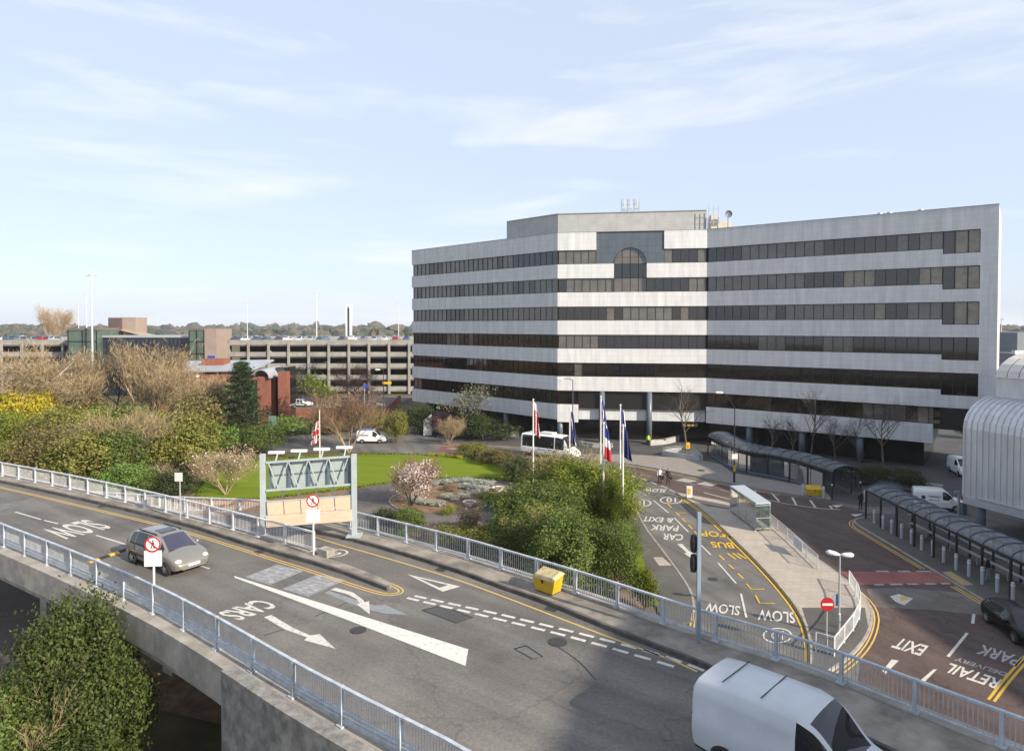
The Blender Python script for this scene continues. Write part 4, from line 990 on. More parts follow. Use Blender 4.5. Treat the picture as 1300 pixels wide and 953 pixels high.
for j in range(NR):
    a0, a1 = LEN * j / NR, LEN * (j + 1) / NR
    mb = MB()
    for u0, u1 in zip(us, us[1:]):
        (i0_, z0), (i1_, z1) = prof_pt(u0), prof_pt(u1)
        c = [f0 + fd * a0 + fn * i0_ + Vector((0, 0, z0)), f0 + fd * (a1 - 0.11) + fn * i0_ + Vector((0, 0, z0)), f0 + fd * (a1 - 0.11) + fn * i1_ + Vector((0, 0, z1)), f0 + fd * a0 + fn * i1_ + Vector((0, 0, z1))]
        mb.add(c, [(0, 1, 2, 3)])
        nrm = (c[1] - c[0]).cross(c[3] - c[0]).normalized() * -1
        r = [c[1], c[1] + fd * 0.11, c[2] + fd * 0.11, c[2]]; out = nrm * -0.09 if nrm.dot(fn) > 0 else nrm * 0.09
        q = [p + out for p in r]
        mb.add([r[0], r[1], r[2], r[3], q[0], q[1], q[2], q[3]], [(4, 5, 6, 7), (0, 4, 7, 3), (1, 2, 6, 5)])
    mb.obj('cladding_panel', ALU, st)
mb = MB()
sec = [prof_pt(u) for u in us] + [(14, zs + Rr), (14, zb0)]
for e, off in ((0, 0.02),):
    vs = [f0 + fd * off + fn * i + Vector((0, 0, z)) for i, z in sec]; mb.add(vs, [tuple(range(len(vs)))])
mb.obj('end_wall', ALU, st)
mb = MB()
for i_, z_ in [(0, 0)]:
    for a, b in zip(sec[:-2], sec[1:-1]): mb.beam(f0 - fd * 0.08 + fn * a[0] + Vector((0, 0, a[1])), f0 - fd * 0.08 + fn * b[0] + Vector((0, 0, b[1])), 0.22, 0.18)
mb.obj('end_trim', ALU, st)
mb = MB(); c = f0 + fd * (LEN / 2) + fn * 7; ang = math.atan2(fd.y, fd.x)
mb.box((c.x, c.y, zb0 - 0.3), (LEN, 14.4, 0.6), ang); mb.obj('floor_edge', mat('grey_fascia', (0.36, 0.37, 0.38), 0.7, var=0.1), st)
a = f0 + fn * -0.15; mb = MB(); mb.beam(a + Vector((0, 0, zb0 + 0.15)) + fd * 1.2, a + fd * LEN + Vector((0, 0, zb0 + 0.15)), 0.12, 0.16); mb.obj('gutter', ALU, st)
mb = MB(); c = f0 + fd * (LEN / 2 - 0.3) + fn * 8.6; mb.box((c.x, c.y, zs + Rr + 0.85), (LEN - 1, 10.5, 1.75), ang); mb.obj('clerestory', ALU, st)
for j in range(26):
    mb = MB(); a0 = 0.2 + (LEN - 0.6) * j / 26; a1 = 0.2 + (LEN - 0.6) * (j + 0.94) / 26
    cs = [(-5.4 * math.cos(math.pi * k / 12), 2.3 * math.sin(math.pi * k / 12)) for k in range(13)]
    for (i0_, h0), (i1_, h1) in zip(cs, cs[1:]):
        b0 = f0 + fn * 8.6 + Vector((0, 0, zs + Rr + 1.73))
        mb.add([b0 + fd * a0 + fn * i0_ + Vector((0, 0, h0)), b0 + fd * a1 + fn * i0_ + Vector((0, 0, h0)), b0 + fd * a1 + fn * i1_ + Vector((0, 0, h1)), b0 + fd * a0 + fn * i1_ + Vector((0, 0, h1))], [(0, 1, 2, 3)])
    mb.obj('roof_sheet', ALUW, st)
mb = MB(); b0 = f0 + fn * 8.6 + Vector((0, 0, zs + Rr + 1.7)); vs = [b0 + fd * 0.25 + fn * i + Vector((0, 0, h)) for i, h in cs]; mb.add(vs, [tuple(range(len(vs)))]); mb.obj('roof_gable', ALU, st)
for k in range(6):
    for o in (1.2, 8.0):
        q = f0 + fd * (0.6 + 4.6 * k) + fn * o; mb = MB(); mb.lathe([(0.33, 0), (0.33, zb0 - 0.55)], (q.x, q.y, 0), 14); mb.obj('column', mat('blue_grey_column', (0.16, 0.20, 0.25), 0.5), st, smooth=True)

# grey sheds beyond the right end of the office
sh = thing('grey_shed', 'blue-grey industrial shed beyond the right end of the office', 'building', (118, 150, 0))
mb = MB(); mb.box((126, 155, 5.5), (34, 20, 11.5)); mb.obj('wall', mat('shed_grey', (0.16, 0.175, 0.20), 0.6, var=0.1), sh)
mb = MB(); mb.box((122, 158, 13.2), (16, 14, 5)); mb.obj('upper_wall', MATS['shed_grey'], sh)
mb = MB(); mb.box((112, 144.8, 11.5), (7, 1, 0.8)); mb.obj('parapet', WHITE, sh)

# unseen terminal block added beyond the right edge, sized to shade the road
TERM = tiled('terminal_cladding', (0.42, 0.41, 0.40), (0.45, 0.44, 0.42), (0.3, 0.3, 0.3), 3.0, 1.2, 0.0, rough=0.6)
tm = thing('terminal_shade_block', 'unseen terminal block added beyond the right edge to shade the road', 'building', (70, 20, 0))
mb = MB(); mb.box((83, 27, 13.5), (34, 62, 27)); mb.obj('main_block', TERM, tm)
wd_ = Vector((0.94, -0.342, 0)); wn_ = Vector((-0.342, -0.94, 0)); wc_ = Vector((44.3, -4.6, 0)); mb = MB(); mb.prism([wc_, wc_ + wd_ * 30, wc_ + wd_ * 30 + wn_ * 22, wc_ + wn_ * 22], 0, 32); mb.obj('near_shade_wing', TERM, tm)  # unseen wing added, its corner placed to shade the near deck
mb = MB(); mb.box((83, 27, 27.3), (34.4, 62.4, 0.5)); mb.obj('roof', ROOFM, tm)
mb = MB()
for z in (5, 10, 15, 20): mb.box((65.95, 27, z), (0.12, 60, 2.0))
mb.obj('window_band', WIN_C, tm)
# low planting wall / distant treeline is with the vegetation
# ------------------------------------------------------------------ vegetation
def quads_mesh(name, P, U, V, m):
    "leaf-sized rhombic faces centred on P with half axes U and V"
    n = len(P); co = np.empty((n, 4, 3), np.float32)
    co[:, 0] = P - U; co[:, 1] = P - V; co[:, 2] = P + U; co[:, 3] = P + V
    me = bpy.data.meshes.new(name)
    me.vertices.add(4 * n); me.vertices.foreach_set('co', co.reshape(-1))
    me.loops.add(4 * n); me.loops.foreach_set('vertex_index', np.arange(4 * n, dtype=np.int32))
    me.polygons.add(n); me.polygons.foreach_set('loop_start', np.arange(0, 4 * n, 4, dtype=np.int32)); me.polygons.foreach_set('loop_total', np.full(n, 4, np.int32))
    me.materials.append(m); me.update(calc_edges=True); me.validate()
    return me
def unit(v): return v / (np.linalg.norm(v, axis=1, keepdims=True) + 1e-9)
def leaf_cloud(seed, n, clumps, sigma, leaf, shape='round', aspect=0.55, droop=0.0, shell=0.75):
    g = np.random.default_rng(seed)
    d = unit(g.normal(size=(clumps, 3))); d[:, 2] = np.where(d[:, 2] < -0.35, -d[:, 2], d[:, 2])
    r = shell + (1 - shell) * g.random((clumps, 1)); lump = 1 + 0.22 * g.normal(size=(clumps, 1)) * 0.6
    c = d * r * lump
    if shape == 'upright': c[:, :2] *= (0.55 + 0.45 * (c[:, 2:3] * 0.5 + 0.5))
    c[:, 2] = c[:, 2] * 0.5 + 0.5
    c[:, 2] = np.clip(c[:, 2], 0.04, 2)
    k = g.integers(0, clumps, n); s = sigma * (0.7 + 0.6 * g.random((n, 1)))
    P = c[k] + g.normal(size=(n, 3)) * s * np.array([1, 1, 0.6])
    inner_n = n // 5; P[:inner_n] = unit(g.normal(size=(inner_n, 3))) * (g.random((inner_n, 1)) ** 0.5) * np.array([0.75, 0.75, 0.38]) + np.array([0, 0, 0.42])
    P[:, 2] = np.abs(P[:, 2])
    nrm = unit(P - np.array([0, 0, 0.4]) + g.normal(size=(n, 3)) * 0.75)
    U = unit(np.cross(nrm, g.normal(size=(n, 3)))); V = np.cross(nrm, U)
    L = leaf * (0.6 + 0.8 * g.random((n, 1)))
    if droop: U[:, 2] -= droop; U = unit(U)
    U[:, 2] *= 0.5; V[:, 2] *= 0.5
    return P, U * L, V * L * aspect
def leafmat(name, c1, c2, trans=0.28, island=0.5, rough=0.6):
    return mat(name, c1, rough, col2=c2, vscale=0.7, island=island, trans=trans, spec=0.3, detail=3)
LF = {
    'dark': leafmat('dark_evergreen_leaf', (0.035, 0.053, 0.018), (0.062, 0.085, 0.022)),
    'olive': leafmat('olive_leaf', (0.125, 0.138, 0.024), (0.235, 0.225, 0.05)),
    'green': leafmat('mid_green_leaf', (0.070, 0.109, 0.023), (0.123, 0.167, 0.032)),
    'lime': leafmat('fresh_lime_leaf', (0.115, 0.155, 0.016), (0.20, 0.235, 0.026)),
    'bright': leafmat('bright_green_leaf', (0.105, 0.182, 0.035), (0.168, 0.266, 0.049)),
    'deep': leafmat('deep_green_leaf', (0.045, 0.068, 0.016), (0.085, 0.11, 0.022)),
    'pale': leafmat('pale_spring_leaf', (0.17, 0.19, 0.11), (0.25, 0.27, 0.17)),
    'rust': leafmat('bronze_green_leaf', (0.125, 0.098, 0.036), (0.20, 0.175, 0.06)),
    'tan': leafmat('dry_tan_leaf', (0.19, 0.14, 0.075), (0.27, 0.21, 0.12)),
    'yellow': leafmat('forsythia_flower', (0.36, 0.30, 0.015), (0.46, 0.40, 0.03)),
    'silver': leafmat('silver_foliage', (0.30, 0.33, 0.28), (0.46, 0.48, 0.42), trans=0.1),
    'pink': leafmat('pink_blossom', (0.60, 0.47, 0.45), (0.74, 0.64, 0.61), trans=0.2, island=0.2),
    'whiteb': leafmat('white_blossom', (0.42, 0.38, 0.29), (0.54, 0.50, 0.40), trans=0.2, island=0.2),
    'pine': leafmat('pine_needles', (0.020, 0.040, 0.018), (0.045, 0.070, 0.028), trans=0.1),
    'magenta': leafmat('magnolia_blossom', (0.16, 0.08, 0.09), (0.26, 0.15, 0.15), trans=0.2),
}
BARK = mat('grey_brown_bark', (0.12, 0.095, 0.07), 0.9, var=0.35, vscale=3)
BARK_T = mat('tan_bark', (0.27, 0.20, 0.125), 0.9, var=0.3, vscale=3)
BARK_D = mat('dark_bark', (0.045, 0.036, 0.03), 0.9, var=0.3, vscale=3)
BARK_P = mat('pale_birch_bark', (0.42, 0.37, 0.29), 0.85, var=0.35, vscale=4)
TWIG_T = mat('tan_twigs', (0.27, 0.205, 0.115), 0.9, island=0.4)
TWIG_B = mat('red_brown_twigs', (0.16, 0.095, 0.06), 0.9, island=0.4)
TWIG_G = mat('grey_twigs', (0.06, 0.05, 0.044), 0.9, island=0.4)
CR = {}
def crown(kind):
    if kind in CR: return CR[kind]
    S = {'fine0': (1, 26000, 150, 0.10, 0.026), 'fine1': (2, 26000, 120, 0.11, 0.028), 'mid0': (3, 9000, 80, 0.13, 0.045), 'mid1': (4, 9000, 70, 0.14, 0.048), 'mid2': (14, 9000, 90, 0.12, 0.042),
         'loose0': (5, 2600, 60, 0.15, 0.045), 'loose1': (6, 2600, 50, 0.17, 0.045), 'low0': (7, 1500, 40, 0.16, 0.075), 'low1': (8, 1500, 34, 0.17, 0.08)}[kind]
    P, U, V = leaf_cloud(S[0], S[1], S[2], S[3], S[4], 'upright' if kind.startswith('loose') else 'round')
    CR[kind] = quads_mesh('crown_' + kind, P, U, V, LF['green']); return CR[kind]
def set_mat(o, m):
    if o.data.materials[0] != m:
        o.material_slots[0].link = 'OBJECT'; o.material_slots[0].material = m
stem_me = {}
def stems(seed, m):
    if (seed, m.name) in stem_me: return stem_me[(seed, m.name)]
    r = random.Random(seed); mb = MB()
    for _ in range(7):
        a = r.random() * 6.28; t = r.uniform(0.25, 0.6)
        p = [Vector((0, 0, -0.02)), Vector((math.cos(a) * t * 0.35, math.sin(a) * t * 0.35, 0.28)), Vector((math.cos(a) * t, math.sin(a) * t, r.uniform(0.55, 0.8)))]
        mb.tube(p, [0.035, 0.02, 0.006], 5)
    stem_me[(seed, m.name)] = mb.mesh('stems', m); return stem_me[(seed, m.name)]
veg_n = [0]
def shrub(label, loc, rx, h, kind, leaf, name='shrub', cat='shrub', group=None, ry=None, stem=BARK):
    veg_n[0] += 1; rz = veg_n[0] * 1.37
    o = thing(name, label, cat, tuple(loc), 0, group, world=False)
    c = link('foliage', crown(kind), o); c.scale = (rx, ry or rx, h); c.rotation_euler = (0, 0, rz); set_mat(c, LF[leaf])
    s = link('stems', stems(veg_n[0] % 3, stem), o); s.scale = (rx, ry or rx, h); s.rotation_euler = (0, 0, rz)
    return o
def sh_px(label, px, yb, yt, wpx, kind, leaf, z=0.0, depth=None, **k):
    p = at(px, yb, z); h = max(0.3, hgt(p, yt)) * 0.95; rx = wpx / 2 / 850 * p.y * 0.9
    return shrub(label, p, rx, h, kind, leaf, ry=(depth or rx), **k)

def twig_tree(seed, levels=4, spread=0.55, up=0.35, n_main=7, kids=(5, 5, 4), lean=0.0, trunk_h=0.28, thick=0.022, first=0.25, multi=1, shrink=0.62):
    "unit-height leafless tree: returns limb MB, twig MB and tip points"
    r = random.Random(seed); limbs, twigs, tips = MB(), MB(), []
    def grow(p, d, L, rad, lev):
        n = 4 if lev < 2 else 3; path = [p]; dd = d.copy()
        for i in range(n):
            dd = (dd + Vector((r.uniform(-1, 1), r.uniform(-1, 1), r.uniform(-0.4, 1) * up)) * (0.10 if lev < 2 else 0.2)).normalized()
            path.append(path[-1] + dd * (L / n))
        rs = [rad * (1 - 0.7 * i / n) for i in range(n + 1)]
        (limbs if lev < 2 else twigs).tube(path, rs, 6 if lev == 0 else (4 if lev == 1 else 3), cap=False)
        if lev >= levels - 1: tips.append(path[-1]); return
        k = n_main if lev == 0 else kids[min(lev - 1, len(kids) - 1)]
        for j in range(k):
            t = first + (1 - first) * (j + r.random()) / k if lev == 0 else 0.2 + 0.8 * (j + r.random()) / k
            f = min(n - 1e-3, t * n); q = path[int(f)].lerp(path[int(f) + 1], f - int(f))
            a = r.uniform(0, 6.283); s = Vector((math.cos(a), math.sin(a), 0)); s = (s - dd * s.dot(dd)).normalized()
            nd = (dd * (1 - spread) + s * spread + Vector((0, 0, up * 0.6))).normalized()
            grow(q, nd, L * shrink * r.uniform(0.75, 1.15) * (1.1 - 0.35 * t), max(rad * 0.42, 0.0008), lev + 1)
    for m in range(multi):
        a = r.uniform(0, 6.28)
        d0 = Vector((math.cos(a) * lean, math.sin(a) * lean, 1)).normalized()
        grow(Vector((0, 0, -0.01)), d0, 0.62 if multi == 1 else 0.55, thick * (1 if multi == 1 else 0.7), 0)
    return limbs, twigs, tips
TT = {}
def tree_kind(kind):
    if kind in TT: return TT[kind]
    a = {'bare0': dict(seed=21, levels=5, n_main=11, kids=(6, 5, 3), spread=0.62, first=0.22, up=0.3, shrink=0.66, thick=0.018), 'bare1': dict(seed=22, levels=5, n_main=11, kids=(6, 5, 3), spread=0.66, first=0.2, up=0.28, shrink=0.66, thick=0.018),
         'broom': dict(seed=23, levels=4, n_main=9, kids=(7, 6), spread=0.28, up=0.55, multi=6, lean=0.30, first=0.12, shrink=0.7, thick=0.014),
         'vase': dict(seed=24, levels=4, n_main=9, kids=(7, 6), spread=0.45, up=0.35, multi=5, lean=0.5, first=0.25, shrink=0.66, thick=0.016),
         'street0': dict(seed=25, levels=5, n_main=9, kids=(5, 4, 3), spread=0.55, first=0.5, thick=0.016), 'street1': dict(seed=26, levels=5, n_main=9, kids=(5, 4, 3), spread=0.6, first=0.5, thick=0.016)}[kind]
    l, t, tips = twig_tree(**a)
    TT[kind] = (l, t, np.array([p[:] for p in tips])); return TT[kind]
tree_me = {}
def tree(label, loc, h, wd, kind, bark, twig, leaf=None, leafn=0, leafs=0.02, name='bare_tree', cat='tree', group=None, twiglets=True):
    veg_n[0] += 1
    l, t, tips = tree_kind(kind)
    ext = max(1e-3, float(np.percentile(np.abs(tips[:, :2]), 90))); top = float(np.percentile(tips[:, 2], 99)); sx = wd / 2 / ext; sz = h / top; sx = min(sx, sz * 1.35)
    o = thing(name, label, cat, tuple(loc), 0, group, world=False)
    for nm, mbx, m in (('trunk', l, bark), ('twigs', t, twig)):
        key = (kind, nm)
        if key not in tree_me: tree_me[key] = mbx.mesh(nm, m)
        c = link(nm, tree_me[key], o); c.scale = (sx, sx, sz); c.rotation_euler = (0, 0, veg_n[0] * 2.1); set_mat(c, m)
        if nm == 'twigs': c['kind'] = 'stuff'
    if twiglets and not kind.startswith('street'):
        key = (kind, 'twiglets')
        if key not in tree_me:
            g = np.random.default_rng(77); n_ = 3200 if not kind.startswith('street') else 1500; k = g.integers(0, len(tips), n_); P = tips[k] + g.normal(size=(n_, 3)) * 0.03
            U = unit(unit(tips[k] - np.array([0, 0, 0.25])) * 0.8 + g.normal(size=(n_, 3)) * 0.6 + np.array([0, 0, 0.5])); V = unit(np.cross(U, g.normal(size=(n_, 3))))
            L = 0.035 * (0.5 + g.random((n_, 1))); tree_me[key] = quads_mesh('twiglets', P, U * L, V * 0.0022, twig)
        c = link('twiglets', tree_me[key], o, kind='stuff'); c.scale = (sx, sx, sz); c.rotation_euler = (0, 0, veg_n[0] * 2.1); set_mat(c, twig)
    if leaf:
        key = (kind, 'leaves', leafn)
        if key not in tree_me:
            g = np.random.default_rng(leafn); k = g.integers(0, len(tips), leafn); P = tips[k] + g.normal(size=(leafn, 3)) * 0.025
            U = unit(g.normal(size=(leafn, 3))); V = np.cross(U, unit(g.normal(size=(leafn, 3)))); tree_me[key] = quads_mesh('leaves', P, U * leafs, V * leafs * 0.7, LF[leaf])
        c = link('leaves', tree_me[key], o); c.scale = (sx, sx, sz); c.rotation_euler = (0, 0, veg_n[0] * 2.1); set_mat(c, LF[leaf])
    return o
def tr_px(label, px, yb, yt, wpx, kind, bark, twig, z=0.0, **k):
    p = at(px, yb, z); return tree(label, p, hgt(p, yt), wpx / 850 * p.y, kind, bark, twig, **k)

# far belt of woodland
g = np.random.default_rng(5); mb = MB(); NB = 1500
ico = bmesh.new(); bmesh.ops.create_icosphere(ico, subdivisions=2, radius=1.0); iv = np.array([v.co[:] for v in ico.verts]); ico.verts.index_update(); ifc = [tuple(v.index for v in f.verts) for f in ico.faces]; ico.free()
for k in range(NB):
    y = g.uniform(620, 1500); x = g.uniform(-0.95, 1.05) * y; hh = g.uniform(7, 13) * (0.8 + y / 2600) * (1.25 if g.random() < 0.12 else 1); rr = hh * g.uniform(0.5, 0.9)
    n = 1 + 0.22 * g.normal(size=(len(iv), 1))
    v = iv * n * np.array([rr, rr, hh * 0.55]) + np.array([x, y, hh * 0.45]); mb.m = int(g.integers(0, 3)); mb.add(v, ifc)
far = mb.obj('treeline', [mat('far_wood_a', (0.055, 0.062, 0.048), 0.95, var=0.4, vscale=0.15), mat('far_wood_b', (0.085, 0.078, 0.058), 0.95, var=0.4, vscale=0.15), mat('far_wood_c', (0.035, 0.05, 0.04), 0.95, var=0.4, vscale=0.15)])
tag(far, 'distant belt of bare and evergreen woodland along the horizon', 'woodland', kind='stuff')

# --- left thicket
LT = 'bare trees of the thicket on the left'
for i, (px, yb, yt, w, kind, bk, tw, lab) in enumerate((
    (12, 556, 446, 90, 'bare1', BARK_T, TWIG_T, 'bare tan tree at the left edge below the car park'),
    (62, 552, 440, 105, 'bare0', BARK_P, TWIG_T, 'bare tan tree with a pale forked trunk near the picture\'s left edge'),
    (112, 540, 452, 90, 'broom', BARK_T, TWIG_T, 'bushy bare tree in front of the teal stair tower'),
    (146, 536, 448, 66, 'bare1', BARK_D, TWIG_G, 'dark bare tree with a crooked black trunk left of the broom tree'),
    (188, 540, 436, 110, 'broom', BARK_T, TWIG_T, 'broad tan broom-shaped tree in front of the navy glass lobby'),
    (224, 550, 462, 90, 'broom', BARK_T, TWIG_T, 'upright tan multi-stemmed tree in front of the brick building'),
    (160, 606, 520, 80, 'vase', BARK_T, TWIG_T, 'thin pale-stemmed bare tree among the olive bushes'))):
    tr_px(lab, px, yb, yt, w, kind, bk, tw, group=LT)
tr_px('pale poplar pair rising above the far end of the car park roof', 68, 438, 390, 30, 'broom', BARK_T, mat('pale_gold_twigs', (0.34, 0.24, 0.13), 0.9), group=None)
for (px, yb, yt, w, kind, lab) in ((80, 600, 548, 60, 'street0', 'pale twiggy sapling between the olive bushes behind the railing'), (130, 596, 520, 50, 'street1', 'twiggy young tree in the middle of the thicket'), (722, 660, 572, 70, 'vase', 'thin shoots rising out of the big yellow-green bush'), (772, 690, 596, 40, 'street1', 'thin shoots rising out of the lime bush beside the grey road'), (690, 740, 640, 70, 'street0', 'thin shoots rising out of the deep green bush'), (262, 560, 490, 60, 'vase', 'brown twiggy brush below the brick building')):
    tr_px(lab, px, yb, yt, w, kind, BARK_T, TWIG_T, group=LT, leaf='olive', leafn=900 + int(px), leafs=0.014)
tr_px('tan broom tree close in front of the brick building', 272, 562, 474, 60, 'broom', BARK_T, TWIG_T, group=LT)
BU = 'bushes of the thicket on the left'
for (px, yb, yt, w, kind, lf, lab) in (
    (14, 580, 525, 70, 'mid2', 'lime', 'lime-green bush below the forsythia at the left edge'),
    (70, 585, 522, 80, 'mid1', 'olive', 'yellow-green bush right of the forsythia'),
    (120, 578, 518, 80, 'mid0', 'lime', 'fresh yellow-green bush in the heart of the thicket'),
    (165, 575, 515, 60, 'mid2', 'green', 'green bush below the crooked dark tree'),
    (22, 556, 492, 80, 'mid0', 'yellow', 'yellow flowering forsythia at the left edge'),
    (50, 556, 500, 56, 'mid1', 'yellow', 'smaller yellow forsythia beside the pale road'),
    (85, 545, 500, 90, 'mid1', 'rust', 'brown-green bush behind the forsythia'),
    (8, 612, 560, 60, 'mid0', 'olive', 'olive bush at the left edge behind the railing'),
    (60, 610, 545, 90, 'mid2', 'rust', 'brownish-green bush behind the railing below the forsythia'),
    (88, 588, 536, 70, 'mid0', 'tan', 'pale fluffy seed-headed bush in the thicket'),
    (110, 616, 552, 95, 'mid1', 'olive', 'broad olive bush behind the railing'),
    (152, 612, 545, 80, 'mid2', 'green', 'dark-centred green bush behind the railing'),
    (205, 600, 540, 80, 'mid0', 'olive', 'olive bush in front of the broom trees'),
    (160, 632, 592, 70, 'mid1', 'bright', 'fresh bright-green bush right behind the white railing'),
    (190, 632, 600, 50, 'mid2', 'green', 'green bush beside the bright-green one'),
    (222, 632, 598, 52, 'mid0', 'dark', 'dark evergreen bush beside the small sign post'),
    (242, 596, 528, 80, 'mid1', 'olive', 'yellow-green bush left of the pine'),
    (196, 575, 524, 60, 'mid2', 'lime', 'lime-green bush below the broom tree'),
    (258, 572, 500, 84, 'mid0', 'rust', 'bronze-green tall bush below the brick building'),
    (285, 575, 540, 70, 'mid1', 'bright', 'bright-green ground bush at the foot of the pine'),
    (330, 575, 540, 60, 'mid2', 'green', 'green bush right of the pine trunk'),
    (372, 551, 528, 70, 'low0', 'bright', 'flat spreading juniper beside the service road'),
    (352, 560, 536, 40, 'low1', 'green', 'green shrub by the small green sign board'),
    (420, 550, 520, 60, 'mid1', 'rust', 'brown shrub in front of the brick wall'),
    (470, 548, 518, 44, 'mid0', 'olive', 'olive shrub right of the red-brown tree'),
    (503, 562, 522, 36, 'mid2', 'olive', 'dry olive bush between the roadside van and the office'),
    (535, 550, 516, 50, 'mid0', 'dark', 'dark evergreen at the office\'s left corner'),
    (560, 552, 524, 34, 'mid1', 'magenta', 'pink magnolia under the office\'s left wing'),
    (600, 556, 526, 70, 'mid2', 'dark', 'dark shrub under the trees of the left wing'),
    (640, 559, 538, 50, 'low0', 'dark', 'low dark shrub beside the curved low wall')):
    sh_px(lab, px, yb, yt, w, kind, lf, group=BU)
tr_px('small tan bush-tree on the verge in front of the left wing', 570, 565, 530, 30, 'vase', BARK_T, TWIG_T)
tr_px('red-brown many-stemmed tree behind the union flag', 443, 574, 498, 72, 'vase', BARK_T, TWIG_B)
tr_px('slender tree with fresh lime leaves by the patrol cars', 396, 552, 476, 44, 'street0', BARK_P, TWIG_G, leaf='lime', leafn=1500, leafs=0.016)
tr_px('bare tree in front of the car park by the blue car', 452, 520, 462, 52, 'bare0', BARK, TWIG_B)
tr_px('bare tree left of the entrance ramp in front of the car park', 378, 515, 462, 50, 'bare1', BARK, TWIG_G, leaf='olive', leafn=700, leafs=0.013)
tr_px('light-leaved tree with two thin trunks before the left wing', 592, 557, 492, 50, 'street1', BARK, TWIG_G, leaf='pale', leafn=700, leafs=0.014)
tr_px('light-leaved tree right of its twin before the left wing', 613, 557, 488, 52, 'street0', BARK, TWIG_G, leaf='pale', leafn=701, leafs=0.014)
tr_px('blossoming pale shrub-tree at the left end of the lawn', 287, 628, 572, 66, 'vase', BARK_T, TWIG_T, leaf='whiteb', leafn=800, leafs=0.016, name='blossom_tree')
tr_px('pale bare young tree at the lawn\'s left corner', 200, 628, 585, 40, 'street0', BARK_P, TWIG_T)

# pine
def pine(label, px, yb, yt, w):
    p = at(px, yb); H = hgt(p, yt); o = thing('pine_tree', label, 'tree', tuple(p), world=False)
    mb = MB(); mb.tube([(0, 0, 0), (0.1, 0, H * 0.5), (0, 0, H * 0.97)], [0.2, 0.13, 0.03], 8); mb.obj('trunk', BARK_D, o)
    g = np.random.default_rng(9); Ps, Us, Vs = [], [], []; bm_ = MB()
    for k in range(70):
        t = 0.16 + 0.84 * (k / 70); z = H * t; L = (w / 2 / 850 * p.y) * (1.05 - t) ** 0.75 * g.uniform(0.7, 1.15); a = k * 2.4
        d = np.array([math.cos(a), math.sin(a), 0.18]); e = np.array([0, 0, z]) + d * L
        bm_.tube([(0, 0, z), tuple(e)], [0.04, 0.012], 4, cap=False)
        m = 170; tt = g.uniform(0.3, 1.05, (m, 1)); c = np.array([0, 0, z]) + d * L * tt + g.normal(size=(m, 3)) * np.array([0.28, 0.28, 0.14])
        Ps.append(c); u = unit(d + g.normal(size=(m, 3)) * 0.8); Us.append(u * 0.22); Vs.append(unit(np.cross(u, g.normal(size=(m, 3)))) * 0.05)
    bm_.obj('branches', BARK_D, o, kind='stuff')
    link('needles', quads_mesh('needles', np.concatenate(Ps), np.concatenate(Us), np.concatenate(Vs), LF['pine']), o, kind='stuff')
pine('dark green pine in front of the brick building', 308, 572, 460, 84)

# --- central garden
for (px, yb, yt, w, kind, lf, dp, lab) in (
    (600, 580, 562, 46, 'mid0', 'olive', 1.6, 'clipped bronze hedge bush at the far lawn edge beside the flower strip'),
    (628, 588, 571, 50, 'mid1', 'rust', 2.0, 'brown hedge bush behind the lawn left of the minibus'),
    (655, 598, 578, 44, 'mid2', 'rust', 2.0, 'brown hedge bush in front of the minibus'),
    (690, 612, 587, 60, 'mid0', 'green', 3.0, 'dark green bush between the first two flagpoles'),
    (660, 612, 582, 30, 'mid1', 'dark', 2.0, 'dark bush at the lawn\'s right corner'),
    (722, 672, 587, 104, 'fine0', 'lime', 4.6, 'big yellow-green bush in the middle of the flagpoles'),
    (757, 680, 590, 66, 'fine1', 'lime', 4.0, 'tall lime bush below the right-hand flags'),
    (777, 692, 606, 44, 'fine0', 'lime', 3.6, 'bright lime bush beside the grey road'),
    (680, 700, 612, 90, 'fine1', 'green', 3.6, 'mid-green bush above the dark evergreens'),
    (650, 692, 645, 46, 'fine0', 'dark', 2.4, 'dark bush at the right end of the garden path'),
    (672, 738, 655, 84, 'fine1', 'green', 3.2, 'deep green bush behind the grit bin railing'),
    (722, 766, 650, 110, 'fine0', 'green', 3.4, 'largest dark green bush in front of the flagpoles'),
    (758, 764, 662, 80, 'fine1', 'green', 3.0, 'dark green bush at the corner of the garden footway'),
    (783, 728, 664, 38, 'fine0', 'green', 2.2, 'green bush bordering the garden footway'),
    (818, 774, 722, 28, 'mid0', 'lime', 1.4, 'low bright-green growth on the grass bank'),
    (490, 676, 648, 50, 'mid1', 'dark', 1.5, 'dark shrub behind the railing near the gantry foot'),
    (519, 682, 646, 48, 'mid2', 'green', 1.6, 'glossy green shrub behind the railing below the pink tree'),
    (575, 694, 668, 64, 'mid0', 'olive', 1.6, 'dry yellowish grass clump behind the railing'),
    (612, 700, 672, 60, 'mid1', 'olive', 1.8, 'olive shrub between the brick path and the big bushes'),
    (597, 674, 648, 40, 'low1', 'tan', 0.8, 'tan reed tuft beside the brick path'),
    (570, 653, 641, 22, 'low0', 'lime', 0.8, 'small lime shrub at the front of the flower bed')):
    sh_px(lab, px, yb, yt, w, kind, lf, depth=dp, group='bushes of the central garden')
SIL = 'silver cushion plants in the round flower bed'
